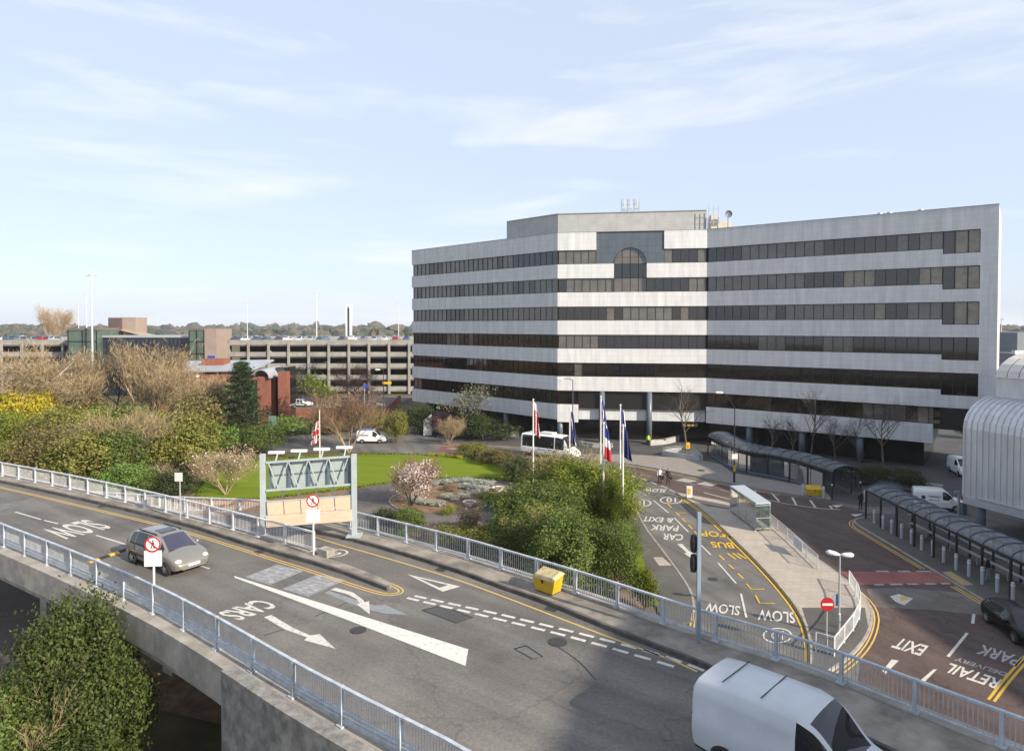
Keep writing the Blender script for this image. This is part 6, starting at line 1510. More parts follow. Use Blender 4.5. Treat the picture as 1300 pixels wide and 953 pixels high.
# ------------------------------------------------------------------ people
SKIN = mat('skin', (0.42, 0.25, 0.17), 0.6); HAIR = mat('dark_hair', (0.03, 0.022, 0.018), 0.7); HAIRG = mat('grey_hair', (0.35, 0.32, 0.29), 0.7)
def person(label, loc, rz, top, legs, hair=HAIR, H=1.75, stride=0.12, arms=(0.1, -0.1), sleeve=True, extra=None, bend=None):
    o = thing('person', label, 'person', tuple(loc), rz, world=False)
    s = stride; hi = 0.53 * H
    V_ = {'pelvis': (0, 0, hi), 'waist': (0, 0, .61 * H), 'chest': (.0, 0, .73 * H), 'neck': (0, 0, .84 * H), 'headb': (.015, 0, .875 * H), 'head': (.02, 0, .945 * H), 'crown': (.015, 0, .985 * H),
          'hl': (0, .095, .50 * H), 'kl': (s * .6 + .02, .10, .28 * H), 'al': (s * .9, .10, .05 * H), 'tl': (s * .9 + .17, .115, .02 * H), 'hr': (0, -.095, .50 * H), 'kr': (-s * .3 + .02, -.10, .28 * H), 'ar': (-s, -.10, .055 * H), 'tr': (-s + .16, -.115, .02 * H),
          'sl': (0, .17, .815 * H), 'el': (arms[0] * .5 - .02, .235, .63 * H), 'wl': (arms[0] + .06, .22, .50 * H), 'fl': (arms[0] + .09, .215, .45 * H), 'sr': (0, -.17, .815 * H), 'er': (arms[1] * .5 - .02, -.235, .63 * H), 'wr': (arms[1] + .06, -.22, .50 * H), 'fr': (arms[1] + .09, -.215, .45 * H)}
    rad = {'pelvis': (.15, .12), 'waist': (.14, .105), 'chest': (.165, .115), 'neck': (.06, .06), 'headb': (.075, .075), 'head': (.095, .085), 'crown': (.06, .055), 'hl': (.10, .10), 'kl': (.065, .065), 'al': (.042, .045), 'tl': (.035, .04), 'hr': (.10, .10), 'kr': (.065, .065), 'ar': (.042, .045), 'tr': (.035, .04), 'sl': (.075, .075), 'el': (.05, .05), 'wl': (.034, .034), 'fl': (.038, .022), 'sr': (.075, .075), 'er': (.05, .05), 'wr': (.034, .034), 'fr': (.038, .022)}
    E = [('pelvis', 'waist'), ('waist', 'chest'), ('chest', 'neck'), ('neck', 'headb'), ('headb', 'head'), ('head', 'crown'), ('pelvis', 'hl'), ('hl', 'kl'), ('kl', 'al'), ('al', 'tl'), ('pelvis', 'hr'), ('hr', 'kr'), ('kr', 'ar'), ('ar', 'tr'), ('chest', 'sl'), ('sl', 'el'), ('el', 'wl'), ('wl', 'fl'), ('chest', 'sr'), ('sr', 'er'), ('er', 'wr'), ('wr', 'fr')]
    nm = list(V_); me = bpy.data.meshes.new('body'); me.from_pydata([V_[k] for k in nm], [(nm.index(a), nm.index(b)) for a, b in E], [])
    ob = bpy.data.objects.new('body', me); C.objects.link(ob)
    md = ob.modifiers.new('skin', 'SKIN'); md.use_smooth_shade = True
    lay = me.skin_vertices[0].data if me.skin_vertices else None
    if lay is None:
        bpy.context.view_layer.objects.active = ob; lay = me.skin_vertices[0].data
    for i, k in enumerate(nm): lay[i].radius = rad[k]; lay[i].use_root = (k == 'pelvis')
    sb = ob.modifiers.new('sub', 'SUBSURF'); sb.levels = 2; sb.render_levels = 2
    bpy.context.view_layer.update(); dg = bpy.context.evaluated_depsgraph_get()
    me2 = bpy.data.meshes.new_from_object(ob.evaluated_get(dg)); me2.name = 'body'
    bpy.data.objects.remove(ob); bpy.data.meshes.remove(me)
    for m in (legs, top, SKIN, hair, RUBBER): me2.materials.append(m)
    for f in me2.polygons:
        c = f.center; k = 0
        if c.z > .985 * H * .955 and True: k = 3
        elif c.z > .85 * H: k = 3 if c.x < -0.02 else 2
        elif c.z > .545 * H or abs(c.y) > .185: k = 1
        if abs(c.y) > .185 and c.z < .505 * H: k = 2
        if not sleeve and abs(c.y) > .20 and c.z < .66 * H: k = 2
        if c.z < .045 * H: k = 4
        f.material_index = k; f.use_smooth = True
    b = link('body', me2, o)
    return o
SH_W = mat('white_shirt', (0.70, 0.70, 0.72), 0.8); SH_K = mat('black_cloth', (0.012, 0.012, 0.014), 0.85); TR_K = mat('dark_trousers', (0.018, 0.018, 0.022), 0.85); HIVIS = mat('hi_vis_yellow', (0.50, 0.75, 0.02), 0.7); JEAN = mat('faded_jeans', (0.22, 0.25, 0.30), 0.85); SH_B = mat('blue_jacket', (0.02, 0.06, 0.25), 0.8)
p = at(837.5, 613.5); person('person in a white shirt and dark trousers walking on the red road', (p.x, p.y, 0.013), heading((0.2, -1)), SH_W, TR_K, HAIRG, 1.76, 0.14)
bgp = thing('jacket', 'dark jacket carried by the person in the white shirt', 'jacket', (p.x + 0.33, p.y - 0.12, 0.55)); mb = MB()
mb.lathe([(0.02, 0.0), (0.12, 0.03), (0.15, 0.25), (0.10, 0.45), (0.03, 0.5)], (p.x + 0.33, p.y - 0.12, 0.45), 9); mb.obj('cloth', SH_K, bgp)
p = at(848, 614.5); person('person all in black walking on the red road', (p.x, p.y, 0.013), heading((0.1, -1)), SH_K, TR_K, HAIR, 1.74, 0.1)
bgp = thing('shoulder_bag', 'black bag carried by the person all in black', 'bag', (p.x + 0.32, p.y, 0.55)); mb = MB(); mb.box((p.x + 0.34, p.y, 0.72), (0.16, 0.36, 0.32), 0.2); mb.obj('bag_body', SH_K, bgp); mb = MB(); mb.tube([(p.x + .30, p.y + .12, .86), (p.x + .2, p.y + .05, 1.35), (p.x + .30, p.y - .12, .86)], 0.015, 5); mb.obj('strap', SH_K, bgp)
p = at(823, 566.5); person('worker in a yellow high-visibility vest by the entrance column', (p.x, p.y, 0.01), heading((0, -1)), HIVIS, TR_K, HAIR, 1.78, 0.03)
p = at(1092.5, 647.5); person('person in a long black coat on the crossing by the hatched bay', (p.x, p.y, 0.013), heading((-0.3, 1)), SH_K, TR_K, HAIR, 1.8, 0.06)
p = at(1254, 737, 0.12); pn = person('person in black with jeans and rucksack beside the near shelter', (p.x, p.y, 0.125), heading((0.7, -0.6)), SH_K, JEAN, HAIR, 1.72, 0.1)
bgp = thing('rucksack', 'orange and blue rucksack on the person beside the near shelter', 'bag', (p.x - 0.2, p.y + 0.12, 1.0)); mb = MB(); mb.lathe([(0.02, 0), (0.15, 0.04), (0.17, 0.25), (0.13, 0.45), (0.03, 0.5)], (p.x - 0.21, p.y + 0.17, 1.0), 10); mb.obj('pack', mat('rucksack_orange', (0.35, 0.17, 0.02), 0.8), bgp)
mb = MB(); mb.box((p.x - 0.13, p.y + 0.02, 1.22), (0.16, 0.1, 0.24), 0.5); mb.obj('pocket', mat('rucksack_blue', (0.03, 0.10, 0.45), 0.8), bgp)
p = at(1169, 680, 0.12); person('person in a blue jacket waiting inside the near shelter', (p.x + 0.9, p.y, 0.125), heading((-1, -0.2)), SH_B, TR_K, HAIR, 1.7, 0.02)
# ------------------------------------------------------------------ street furniture
CANG = clear_glass('canopy_glazing', (0.66, 0.66, 0.68), 1.5, 0.26)
SHG = clear_glass('shelter_glass', (0.72, 0.82, 0.80), 1.5, 0.10)
SHGD = clear_glass('dark_shelter_glass', (0.45, 0.60, 0.62), 1.5, 0.08)
NAVYS = mat('navy_steel', (0.035, 0.05, 0.095), 0.4)
def V3(p, z): return Vector((p.x, p.y, z))
def canopy(name, label, line, width, h, bay=2.0, steel=STEEL_BLK, ribm=NAVYS, side=1, z0=0.0, rise=0.45, skirt=True, group=None, flip_glass=False):
    "vaulted glazed walkway: front posts along line, vault running to the given side"
    o = thing(name, label, 'shelter', (line[0].x, line[0].y, z0), group=group)
    ln = resample(line, bay); n = len(ln); back = offset_line(ln, -width * side)
    K = 8
    arc = [(0.5 - 0.5 * math.cos(math.pi * k / K), math.sin(math.pi * k / K) * rise) for k in range(K + 1)]
    def P(i, k): a, b = ln[i], back[i]; f, dz = arc[k]; q = a.lerp(b, f); return Vector((q.x, q.y, z0 + h + dz))
    for i in range(n - 1):
        mb = MB()
        for k in range(K): mb.add([P(i, k), P(i + 1, k), P(i + 1, k + 1), P(i, k + 1)], [(0, 1, 2, 3)])
        mb.obj('roof_panel', CANG, o)
    for i in range(n):
        mb = MB(); mb.tube([P(i, k) + Vector((0, 0, 0.02)) for k in range(K + 1)], 0.055, 5); mb.obj('roof_rib', ribm, o)
        for q, nm in ((ln[i], 'post'), (back[i], 'post')):
            if i % 2 == 0 or i == n - 1: mb = MB(); mb.box((q.x, q.y, z0 + h / 2), (0.12, 0.12, h)); mb.obj(nm, steel, o)
    for l in (ln, back):
        mb = MB()
        for a, b in zip(l, l[1:]): mb.beam(V3(a, z0 + h), V3(b, z0 + h), 0.10, 0.16)
        mb.obj('eaves_beam', steel, o)
    if skirt:
        for i in range(n - 1):
            a, b = back[i].lerp(back[i + 1], 0.04), back[i].lerp(back[i + 1], 0.96)
            mb = MB(); mb.beam(V3(a, z0 + 1.15), V3(b, z0 + 1.15), 0.02, 1.7); mb.obj('glass_panel', SHGD, o)
    return o
ct = canopy('glazed_canopy', 'long vaulted glass shelter beside the row of bollards', [Vector((31.7, 59.6, 0)), Vector((31.5, 49, 0)), Vector((31.9, 36, 0))], 2.7, 2.55, 1.25, side=-1, z0=0.12, rise=0.55)
cl2 = canopy('glazed_canopy', 'bent vaulted glass walkway below the street trees', chaikin([Vector((26.3, 89.5, 0)), Vector((26.6, 79.4, 0)), Vector((31.2, 74.6, 0)), Vector((32.4, 67.4, 0))], 1), 3.2, 2.55, 1.4, side=-1, z0=0.0, rise=0.6)
# near-side glass of the bent walkway
mb = MB(); l = resample(chaikin([Vector((26.3, 88, 0)), Vector((26.6, 79.4, 0)), Vector((31.2, 74.6, 0)), Vector((32.2, 69, 0))], 1), 2.0)
for a, b in zip(l, l[1:]):
    m_ = MB(); m_.beam(V3(a.lerp(b, .03), 1.2), V3(a.lerp(b, .97), 1.2), 0.02, 1.9); m_.obj('glass_panel', SHGD, cl2)
mb = MB()
for a, b in zip(l, l[1:]): mb.beam(V3(a, 0.2), V3(b, 0.2), 0.1, 0.2)
mb.obj('base_rail', STEEL_BLU, cl2)
# bench inside the near shelter
bn = thing('shelter_bench', 'long steel perch seat inside the near glass shelter', 'bench', (33.6, 47, 0.12)); mb = MB(); mb.box((33.6, 47, 0.85), (0.3, 18, 0.06)); mb.obj('seat', GALV, bn)
for y in range(39, 56, 3): mb = MB(); mb.box((33.6, y, 0.48), (0.06, 0.06, 0.7)); mb.obj('leg', GALV, bn)
# flat-roofed shelter on the island
a0, a1, b0_, b1_ = Vector((20.3, 62.0, 0)), Vector((21.7, 62.2, 0)), Vector((20.5, 55.9, 0)), Vector((21.8, 56.1, 0))
bsu = thing('bus_shelter', 'small flat-roofed glass bus shelter on the paved island', 'shelter', (21, 59, 0.12))
mb = MB(); mb.prism([a0, a1, b1_, b0_], 2.42, 2.54); mb.obj('roof', mat('zinc_roof', (0.46, 0.50, 0.55), 0.45, 0.2), bsu)
for k in range(4):
    for x0, x1 in ((a0, b0_), (a1, b1_)):
        q = x0.lerp(x1, 0.02 + 0.96 * k / 3); mb = MB(); mb.box((q.x, q.y, 1.27), (0.08, 0.08, 2.3)); mb.obj('post', GALV, bsu)
for k in range(3):
    p0, p1 = a1.lerp(b1_, 0.03 + 0.96 * k / 3), a1.lerp(b1_, 0.01 + 0.96 * (k + 1) / 3); mb = MB(); mb.beam(V3(p0, 1.3), V3(p1, 1.3), 0.02, 1.9); mb.obj('glass_panel', SHG, bsu)
    p0, p1 = a0.lerp(b0_, 0.03 + 0.96 * k / 3), a0.lerp(b0_, 0.01 + 0.96 * (k + 1) / 3)
    mb = MB(); mb.beam(V3(p0, 1.3), V3(p1, 1.3), 0.02, 1.9); mb.obj('glass_panel', SHG, bsu)
for p0, p1 in ((a0, a1), (b0_, b1_)): mb = MB(); mb.beam(V3(p0, 1.3), V3(p1, 1.3), 0.02, 1.9); mb.obj('glass_panel', SHG, bsu)
mb = MB()
for z in (0.35, 1.25, 2.3):
    for p0, p1 in ((b0_, b1_), (a0, b0_), (a1, b1_)): mb.beam(V3(p0, z), V3(p1, z), 0.05, 0.05)
mb.obj('frame_rails', GALV, bsu)
# bollards
BOL = mat('bollard_steel', (0.46, 0.50, 0.56), 0.4, 0.3); BG = 'steel bollards along the near shelter'
bme = MB(); bme.lathe([(0.11, 0), (0.11, 0.92), (0.125, 0.93), (0.125, 1.02), (0.10, 1.04), (0.11, 1.06), (0.11, 1.14), (0.06, 1.18)], (0, 0, 0), 12); bme = bme.mesh('bollard_post', BOL, smooth=False)
bcap = MB(); bcap.lathe([(0.128, 0.94), (0.128, 1.0)], (0, 0, 0), 12); bcap = bcap.mesh('collar', mat('bollard_collar', (0.70, 0.72, 0.74), 0.5))
ords = ['first', 'second', 'third', 'fourth', 'fifth', 'sixth', 'seventh', 'eighth', 'ninth', 'tenth', 'eleventh', 'twelfth', 'thirteenth']
bl_px = [(1110, 664), (1121, 671), (1132, 677), (1144.5, 683), (1157, 690), (1170, 698), (1184, 705), (1198, 713.5), (1213.7, 723), (1230, 731.4), (1247, 741), (1266, 751), (1285.7, 762)]
for i, (x, y) in enumerate(bl_px):
    p = at(x, y, 0.12); o = thing('bollard', '%s steel bollard from the far end of the shelter row' % ords[i], 'bollard', tuple(p), group=BG, world=False); link('bollard_post', bme, o); link('collar', bcap, o)
for x, y, lab in ((1019, 629, 'bollard left of the yellow bin on the plaza'), (1045.5, 632, 'bollard right of the yellow bin on the plaza'), (1098, 637, 'bollard behind the person in the black coat')):
    p = at(x, y, 0.05); o = thing('bollard', 'steel ' + lab, 'bollard', tuple(p), world=False); link('bollard_post', bme, o); link('collar', bcap, o)
for i, (x, y, lab) in enumerate(((1040, 620, 'nearest the canopy end'), (1056, 634.5, 'in front of the canopy end'), (1072, 619, 'right of the canopy end'), (1092, 631, 'beside the person in the black coat'))):
    p = at(x, y); o = thing('post', 'black post with a white top ' + lab, 'post', tuple(p)); mb = MB(); mb.lathe([(0.07, 0), (0.07, 1.45)], tuple(p), 8); mb.obj('shaft', STEEL_BLK, o); mb = MB(); mb.lathe([(0.085, 0), (0.085, 0.13), (0.04, 0.16)], (p.x, p.y, 1.45), 8); mb.obj('white_cap', WHITE, o)
# grit bins
YELB = mat('bin_yellow', (0.52, 0.33, 0.012), 0.45, var=0.15, vscale=3); LIDM = mat('bin_lid', (0.40, 0.33, 0.17), 0.6, var=0.3, vscale=4)
def grit_bin(label, p, rz, w=1.15, d=0.75, h=0.75):
    o = thing('grit_bin', label, 'bin', tuple(p), rz, world=False)
    b = MB(); x, y = w / 2, d / 2
    b.hexa([(-x * .82, -y * .78, 0.05), (x * .82, -y * .78, 0.05), (x * .82, y * .8, 0.05), (-x * .82, y * .8, 0.05), (-x, -y, h * .72), (x, -y, h * .72), (x, y, h * .9), (-x, y, h * .9)]); b.obj('tub', YELB, o)
    b = MB(); e = 0.04
    b.hexa([(-x - e, -y - e, h * .73), (x + e, -y - e, h * .73), (x + e, y + e, h * .92), (-x - e, y + e, h * .92), (-x * .85, -y * .8, h * .88), (x * .85, -y * .8, h * .88), (x * .85, y * .7, h * 1.06), (-x * .85, y * .7, h * 1.06)]); b.obj('lid', LIDM if w < 1.25 else YELB, o)
    for s in (-1, 1): b = MB(); b.box((s * x * .6, 0, 0.03), (0.18, d * .7, 0.06)); b.obj('foot', RUBBER, o)
    b = MB(); b.box((0, -y - 0.03, h * .62), (0.08, 0.04, 0.14)); b.obj('hasp', STEEL_BLK, o)
    return o
p = at(693, 752, ZD + 0.16); grit_bin('yellow grit bin with a pale lid on the elevated verge', (p.x + .1, p.y + .15, ZD + 0.165), R(-42), 1.1, 0.75, 0.85)
p = at(1033, 630, 0.0); grit_bin('yellow grit bin between two bollards on the plaza', (p.x, p.y, 0.11), R(-8), 1.5, 0.9, 0.95)
# guard rails on the island
def guard(label, line, h=1.0, m=GALV, z=0.12):
    o = thing('guard_rail', label, 'railing', (line[0].x, line[0].y, z)); d = resample(line, 0.5)
    for nm, zz in (('top_rail', h), ('bottom_rail', 0.15)):
        mb = MB()
        for a, b in zip(d, d[1:]): mb.beam(V3(a, z + zz), V3(b, z + zz), 0.05, 0.05)
        mb.obj(nm, m, o)
    mb = MB()
    for q in resample(line, 0.14): mb.box((q.x, q.y, z + (h + .15) / 2), (0.016, 0.016, h - 0.15))
    mb.obj('bars', m, o, kind='stuff')
    for q in resample(line, 2.0): mb = MB(); mb.box((q.x, q.y, z + h / 2), (0.06, 0.06, h)); mb.obj('post', m, o)
    return o
guard('guard rail along the island edge carrying the notice board', pts([(976, 665), (1000, 686), (1038, 722)], 0.12))
guard('guard rail round the tip of the island by the lamp', chaikin(pts([(1078, 743), (1093, 768), (1091, 791), (1059.5, 832)], 0.12), 1), m=RAIL_LIT)
guard('short guard rail closing the island tip beside the no entry sign', pts([(1059, 832.5), (1036, 826)], 0.12), m=RAIL_LIT)
p = at(1013, 700, 0.12); nb_ = thing('notice_board', 'pale notice board fixed on the island guard rail', 'sign', tuple(p)); mb = MB(); mb.beam(at(1009, 697, 0.12) + Vector((-.1, 0, 0.75)), at(1020, 707, 0.12) + Vector((-.1, 0, 0.75)), 0.04, 0.75); mb.obj('panel', mat('notice_panel', (0.45, 0.50, 0.58), 0.5, var=0.3, vscale=6), nb_)
# lamp with two heads
def lamp_head(o, c, d, w=1.15):
    mb = MB(); a = Vector(c); b = a + Vector(d) * w; mb.tube([a, a.lerp(b, .3), a.lerp(b, .8), b], [0.05, 0.13, 0.15, 0.07], 8); mb.obj('lamp_head', mat('lamp_housing', (0.62, 0.64, 0.66), 0.4), o, smooth=True)
p = at(1065, 806, 0.12); hh = hgt(p, 704); lp = thing('street_lamp', 'twin-headed grey street lamp on the island tip', 'street lamp', tuple(p))
mb = MB(); mb.lathe([(0.09, 0), (0.09, 1.2), (0.055, 1.25), (0.045, hh)], tuple(p), 10); mb.obj('pole', GALV, lp)
lamp_head(lp, (p.x, p.y, p.z + hh), (-0.62, 0.1, 0.12)); lamp_head(lp, (p.x, p.y, p.z + hh), (0.62, -0.1, 0.02))
DISCB = mat('sign_back_blue', (0.20, 0.27, 0.34), 0.5)
def disc(mb, c, r, nrm, t=0.02, k=28):
    nrm = Vector(nrm).normalized(); u = Vector((0, 0, 1)).cross(nrm).normalized(); w = nrm.cross(u); c = Vector(c)
    vs = [c + nrm * s + (u * math.cos(2 * math.pi * i / k) + w * math.sin(2 * math.pi * i / k)) * r for s in (-t / 2, t / 2) for i in range(k)]
    mb.add(vs, [tuple(range(k - 1, -1, -1)), tuple(range(k, 2 * k))] + [(i, (i + 1) % k, k + (i + 1) % k, k + i) for i in range(k)]); return mb
def ring(mb, c, r0, r1, nrm, t=0.012, k=32):
    nrm = Vector(nrm).normalized(); u = Vector((0, 0, 1)).cross(nrm).normalized(); w = nrm.cross(u); c = Vector(c) + nrm * t
    vs = [c + (u * math.cos(2 * math.pi * i / k) + w * math.sin(2 * math.pi * i / k)) * r for r in (r0, r1) for i in range(k)]
    mb.add(vs, [(i, (i + 1) % k, k + (i + 1) % k, k + i) for i in range(k)]); return mb
rs = thing('round_sign', 'round blue-grey sign back strapped to the twin-headed lamp', 'sign', (p.x - .1, p.y + .1, p.z + 1.7)); mb = MB(); disc(mb, (p.x - .08, p.y + .09, p.z + hgt(p, 762)), 0.34, (-0.15, 1, 0)); mb.obj('panel', DISCB, rs)
SRED = mat('sign_red', (0.36, 0.012, 0.015), 0.45)
p = at(1049, 828, 0.12); hh = hgt(p, 766); ne = thing('no_entry_sign', 'round red no entry sign on the island tip', 'sign', tuple(p)); mb = MB(); mb.tube([tuple(p), (p.x, p.y, p.z + hh + .1)], 0.045, 8); mb.tube([tuple(p), (p.x, p.y, p.z + 1.0)], 0.07, 8); mb.obj('pole', GALV, ne)
fc_ = Vector((0.0, -1, 0.0)); mb = MB(); disc(mb, (p.x, p.y - .07, p.z + hh), 0.37, fc_); mb.obj('disc', SRED, ne); mb = MB(); mb.box((p.x, p.y - 0.09, p.z + hh), (0.56, 0.012, 0.12)); mb.obj('white_bar', WHITE, ne)
# illuminated traffic bollard
p = at(875, 632, 0.12); o = thing('traffic_bollard', 'white and amber illuminated bollard on the island nose', 'bollard', tuple(p)); mb = MB(); mb.box((p.x, p.y, p.z + .62), (0.55, 0.3, 1.15)); mb.obj('shell', WHITE, o); mb = MB(); mb.box((p.x - .05, p.y - .16, p.z + .72), (0.3, 0.02, 0.62)); mb.obj('amber_panel', mat('amber_panel', (0.62, 0.30, 0.02), 0.5), o); mb = MB(); mb.box((p.x, p.y, p.z + 0.04), (0.8, 0.6, 0.08)); mb.obj('foot', KERB_DK, o)
# tall lamp columns
def lamp_post(label, base, h, arm, m=STEEL_BLK, r=0.08, extras=None):
    o = thing('street_lamp', label, 'street lamp', tuple(base)); mb = MB(); mb.lathe([(r * 1.5, 0), (r * 1.5, 1.3), (r, 1.4), (r * .7, h)], tuple(base), 8); mb.obj('pole', m, o)
    a = Vector(base) + Vector((0, 0, h)); e = a + Vector(arm); mb = MB(); mb.tube([a - Vector((0, 0, .05)), a.lerp(e, .5) + Vector((0, 0, .15)), e], r * .5, 6); mb.obj('arm', m, o)
    mb = MB(); d = Vector((arm[0], arm[1], 0)).normalized(); mb.tube([e, e + d * .25, e + d * .75, e + d * .9], [0.05, .14, .13, .04], 8); mb.obj('lamp_head', MATS['lamp_housing'], o); return o
p = at(932, 612, 0.11); lamp_post('black street lamp with a raised arm above the bent canopy', p, hgt(p, 517), (-1.2, 0.2, 1.6))
q = thing('post_sign', 'white notice on the black street lamp', 'sign', (p.x, p.y - .1, p.z + 3)); mb = MB(); mb.box((p.x, p.y - .12, p.z + hgt(p, 579)), (0.65, 0.04, 0.55)); mb.obj('panel', WHITE, q); mb = MB(); mb.box((p.x, p.y - .12, p.z + hgt(p, 594)), (0.2, 0.2, 0.7)); mb.obj('yellow_box', YELB, q)
p = at(727, 574, 0.1); lamp_post('grey street lamp behind the minibus', p, hgt(p, 482), (-1.3, 0, 0.08), mat('lamp_grey', (0.05, 0.055, 0.06), 0.5))
p = at(255, 560); lamp_post('black lamp post in front of the brick building', p, hgt(p, 478) - 0, (0, -0.3, 0.1))
p = at(487, 545); lamp_post('black lamp post beside the office\'s left corner', p, hgt(p, 470), (-0.5, 0, 0.1))
yd = thing('yellow_direction_sign', 'yellow direction sign on the lamp beside the office corner', 'sign', (p.x, p.y, 5)); mb = MB(); mb.box((p.x + .6, p.y, p.z + hgt(p, 486)), (1.5, 0.05, 0.42)); mb.obj('panel', YELB, yd)
p = at(463, 548); bs_ = thing('blue_sign', 'small blue parking sign by the ramp', 'sign', tuple(p)); mb = MB(); mb.tube([tuple(p), (p.x, p.y, p.z + hgt(p, 486))], .05, 6); mb.obj('pole', GALV, bs_); mb = MB(); mb.box((p.x + .2, p.y - .05, p.z + hgt(p, 490)), (0.8, .05, .65)); mb.obj('panel', MATS['sign_blue'], bs_)
for i, (px, yt, Y, lab) in enumerate(((117, 349, 160, 'tallest light mast left of the brick tower'), (110, 373, 250, 'light mast just behind the tallest one'), (100, 385, 330, 'shortest light mast left of the brick tower'), (314, 384, 300, 'light mast above the middle of the car park'), (402, 372, 250, 'light mast left of the white tower'), (506, 384, 310, 'light mast beside the office\'s left edge'), (1271, 405, 260, 'light mast right of the office'))):
    x = (px - 650) / 850 * Y; z = 17.5 - (yt - 412) / 850 * Y; o = thing('light_mast', lab, 'light mast', (x, Y, 0)); mb = MB(); mb.lathe([(0.28, 0), (0.13, z)], (x, Y, 0), 8); mb.obj('mast', mat('mast_grey', (0.50, 0.52, 0.55), 0.5), o)
    mb = MB(); mb.box((x, Y, z), (2.6, 0.3, 0.18)); mb.box((x, Y, z + .05), (0.3, 2.2, 0.18))
    for dx in (-1.2, 1.2): mb.box((x + dx, Y, z - 0.1), (0.7, 0.7, 0.3))
    mb.obj('lamp_cluster', MATS['mast_grey'], o)
# ------------------------------------------------------------------ sign gantry
GPAINT = mat('gantry_paint', (0.36, 0.41, 0.43), 0.5, var=0.08, vscale=2); SBACK = mat('sign_back_green', (0.33, 0.39, 0.37), 0.5, var=0.06, vscale=1); PLY = mat('plywood', (0.58, 0.45, 0.33), 0.75, var=0.12, vscale=3, stretch=(1, 1, 6))
gR = at(450, 680, ZD + 0.16); zt_ = gR.z + hgt(gR, 576); zt_ -= 0.0; gl_y = 35.7; gL = Vector(((332 - 650) / 850 * gl_y, gl_y, ZD - 0.1)); TILT = 0.36; gd = (gR - gL); gd.z = 0; GL = gd.length; gd.normalize(); gn = Vector((gd.y, -gd.x, 0))
gan = thing('sign_gantry', 'pale steel sign gantry with boarded-up lower panels over the slip road', 'gantry', tuple(gL))
def GPt(t, o, z): q = gL + gd * t + gn * o; return Vector((q.x, q.y, z - TILT * (1 - t / GL)))
for q in (gL, gR):
    mb = MB(); mb.box((q.x, q.y, (q.z + zt_) / 2), (0.24, 0.24, zt_ - q.z), heading(gd)); mb.box((q.x, q.y, q.z + 0.04), (0.75, 0.75, 0.08), heading(gd)); mb.obj('post', GPAINT, gan)
z1, z0 = zt_ - 0.12, zt_ - 1.62
mb = MB(); mb.beam(GPt(0.35, -0.25, (z0 + z1) / 2), GPt(GL - .2, -0.25, (z0 + z1) / 2), 0.05, z1 - z0); mb.obj('sign_back', SBACK, gan)
for z in (z1, z0):
    mb = MB(); mb.beam(GPt(0.17, 0.0, z), GPt(GL - 0.17, 0.0, z), 0.10, 0.10); mb.obj('truss_chord', GPAINT, gan)
for k in range(8):
    a, b = 0.3 + (GL - .6) * k / 8, 0.3 + (GL - .6) * (k + 1) / 8
    mb = MB(); mb.beam(GPt(a, 0.0, z1 if k % 2 == 0 else z0), GPt(b, 0.0, z0 if k % 2 == 0 else z1), 0.05, 0.05); mb.obj('truss_brace', GPAINT, gan)
for k in range(5):
    mb = MB(); t = 0.35 + (GL - .7) * k / 4; mb.beam(GPt(t, -0.12, z0 - .05), GPt(t, -0.12, z1 + .05), 0.07, 0.12); mb.obj('stiffener', STEEL_BLU, gan)
mb = MB(); mb.beam(GPt(.3, -.2, (z0 + z1) / 2), GPt(GL - .3, -.2, (z0 + z1) / 2), 0.04, 0.05); mb.obj('stiffener', STEEL_BLU, gan)
for k in range(4):
    t = 0.55 + (GL - 1.2) * k / 3; c = GPt(t, -0.55, z1 + 0.42); mb = MB(); mb.beam(c - gd * .42, c + gd * .42, 0.22, 0.12); mb.obj('floodlight', mat('flood_white', (0.66, 0.67, 0.66), 0.5), gan)
    mb = MB(); mb.beam(GPt(t + .1, -0.1, z1), GPt(t + .1, -0.5, z1 + .38), 0.06, 0.06); mb.obj('floodlight_arm', GPAINT, gan)
bz1, bz0 = z0 - 0.62, z0 - 1.32
for k in range(5):
    a, b = 0.25 + (GL - .35) * k / 5, 0.25 + (GL - .35) * (k + 0.93) / 5
    mb = MB(); mb.beam(GPt(a, 0.05, (bz0 + bz1) / 2), GPt(b, 0.05, (bz0 + bz1) / 2), 0.03, bz1 - bz0); mb.obj('plywood_board', PLY, gan)
    t = (a + b) / 2 + 0.35; mb = MB(); mb.beam(GPt(t, -0.06, bz0), GPt(t, -0.06, z0), 0.06, 0.06); mb.obj('hanger', STEEL_BLU, gan)
mb = MB(); mb.beam(GPt(0.2, 0.12, bz0 - 0.32), GPt(GL - .1, 0.12, bz0 - 0.32), 0.04, 0.62); mb.obj('lower_board', PLY, gan)
mb = MB(); mb.beam(GPt(0.25, 0.05, bz1 + .03), GPt(GL - .1, 0.05, bz1 + .03), 0.08, 0.05); mb.obj('board_rail', GPAINT, gan)
mb = MB(); mb.beam(GPt(GL * .52, -.03, bz0 - .66), GPt(GL - .1, -.03, bz0 - .66), 0.06, 0.07); mb.obj('yellow_strip', YELB, gan)
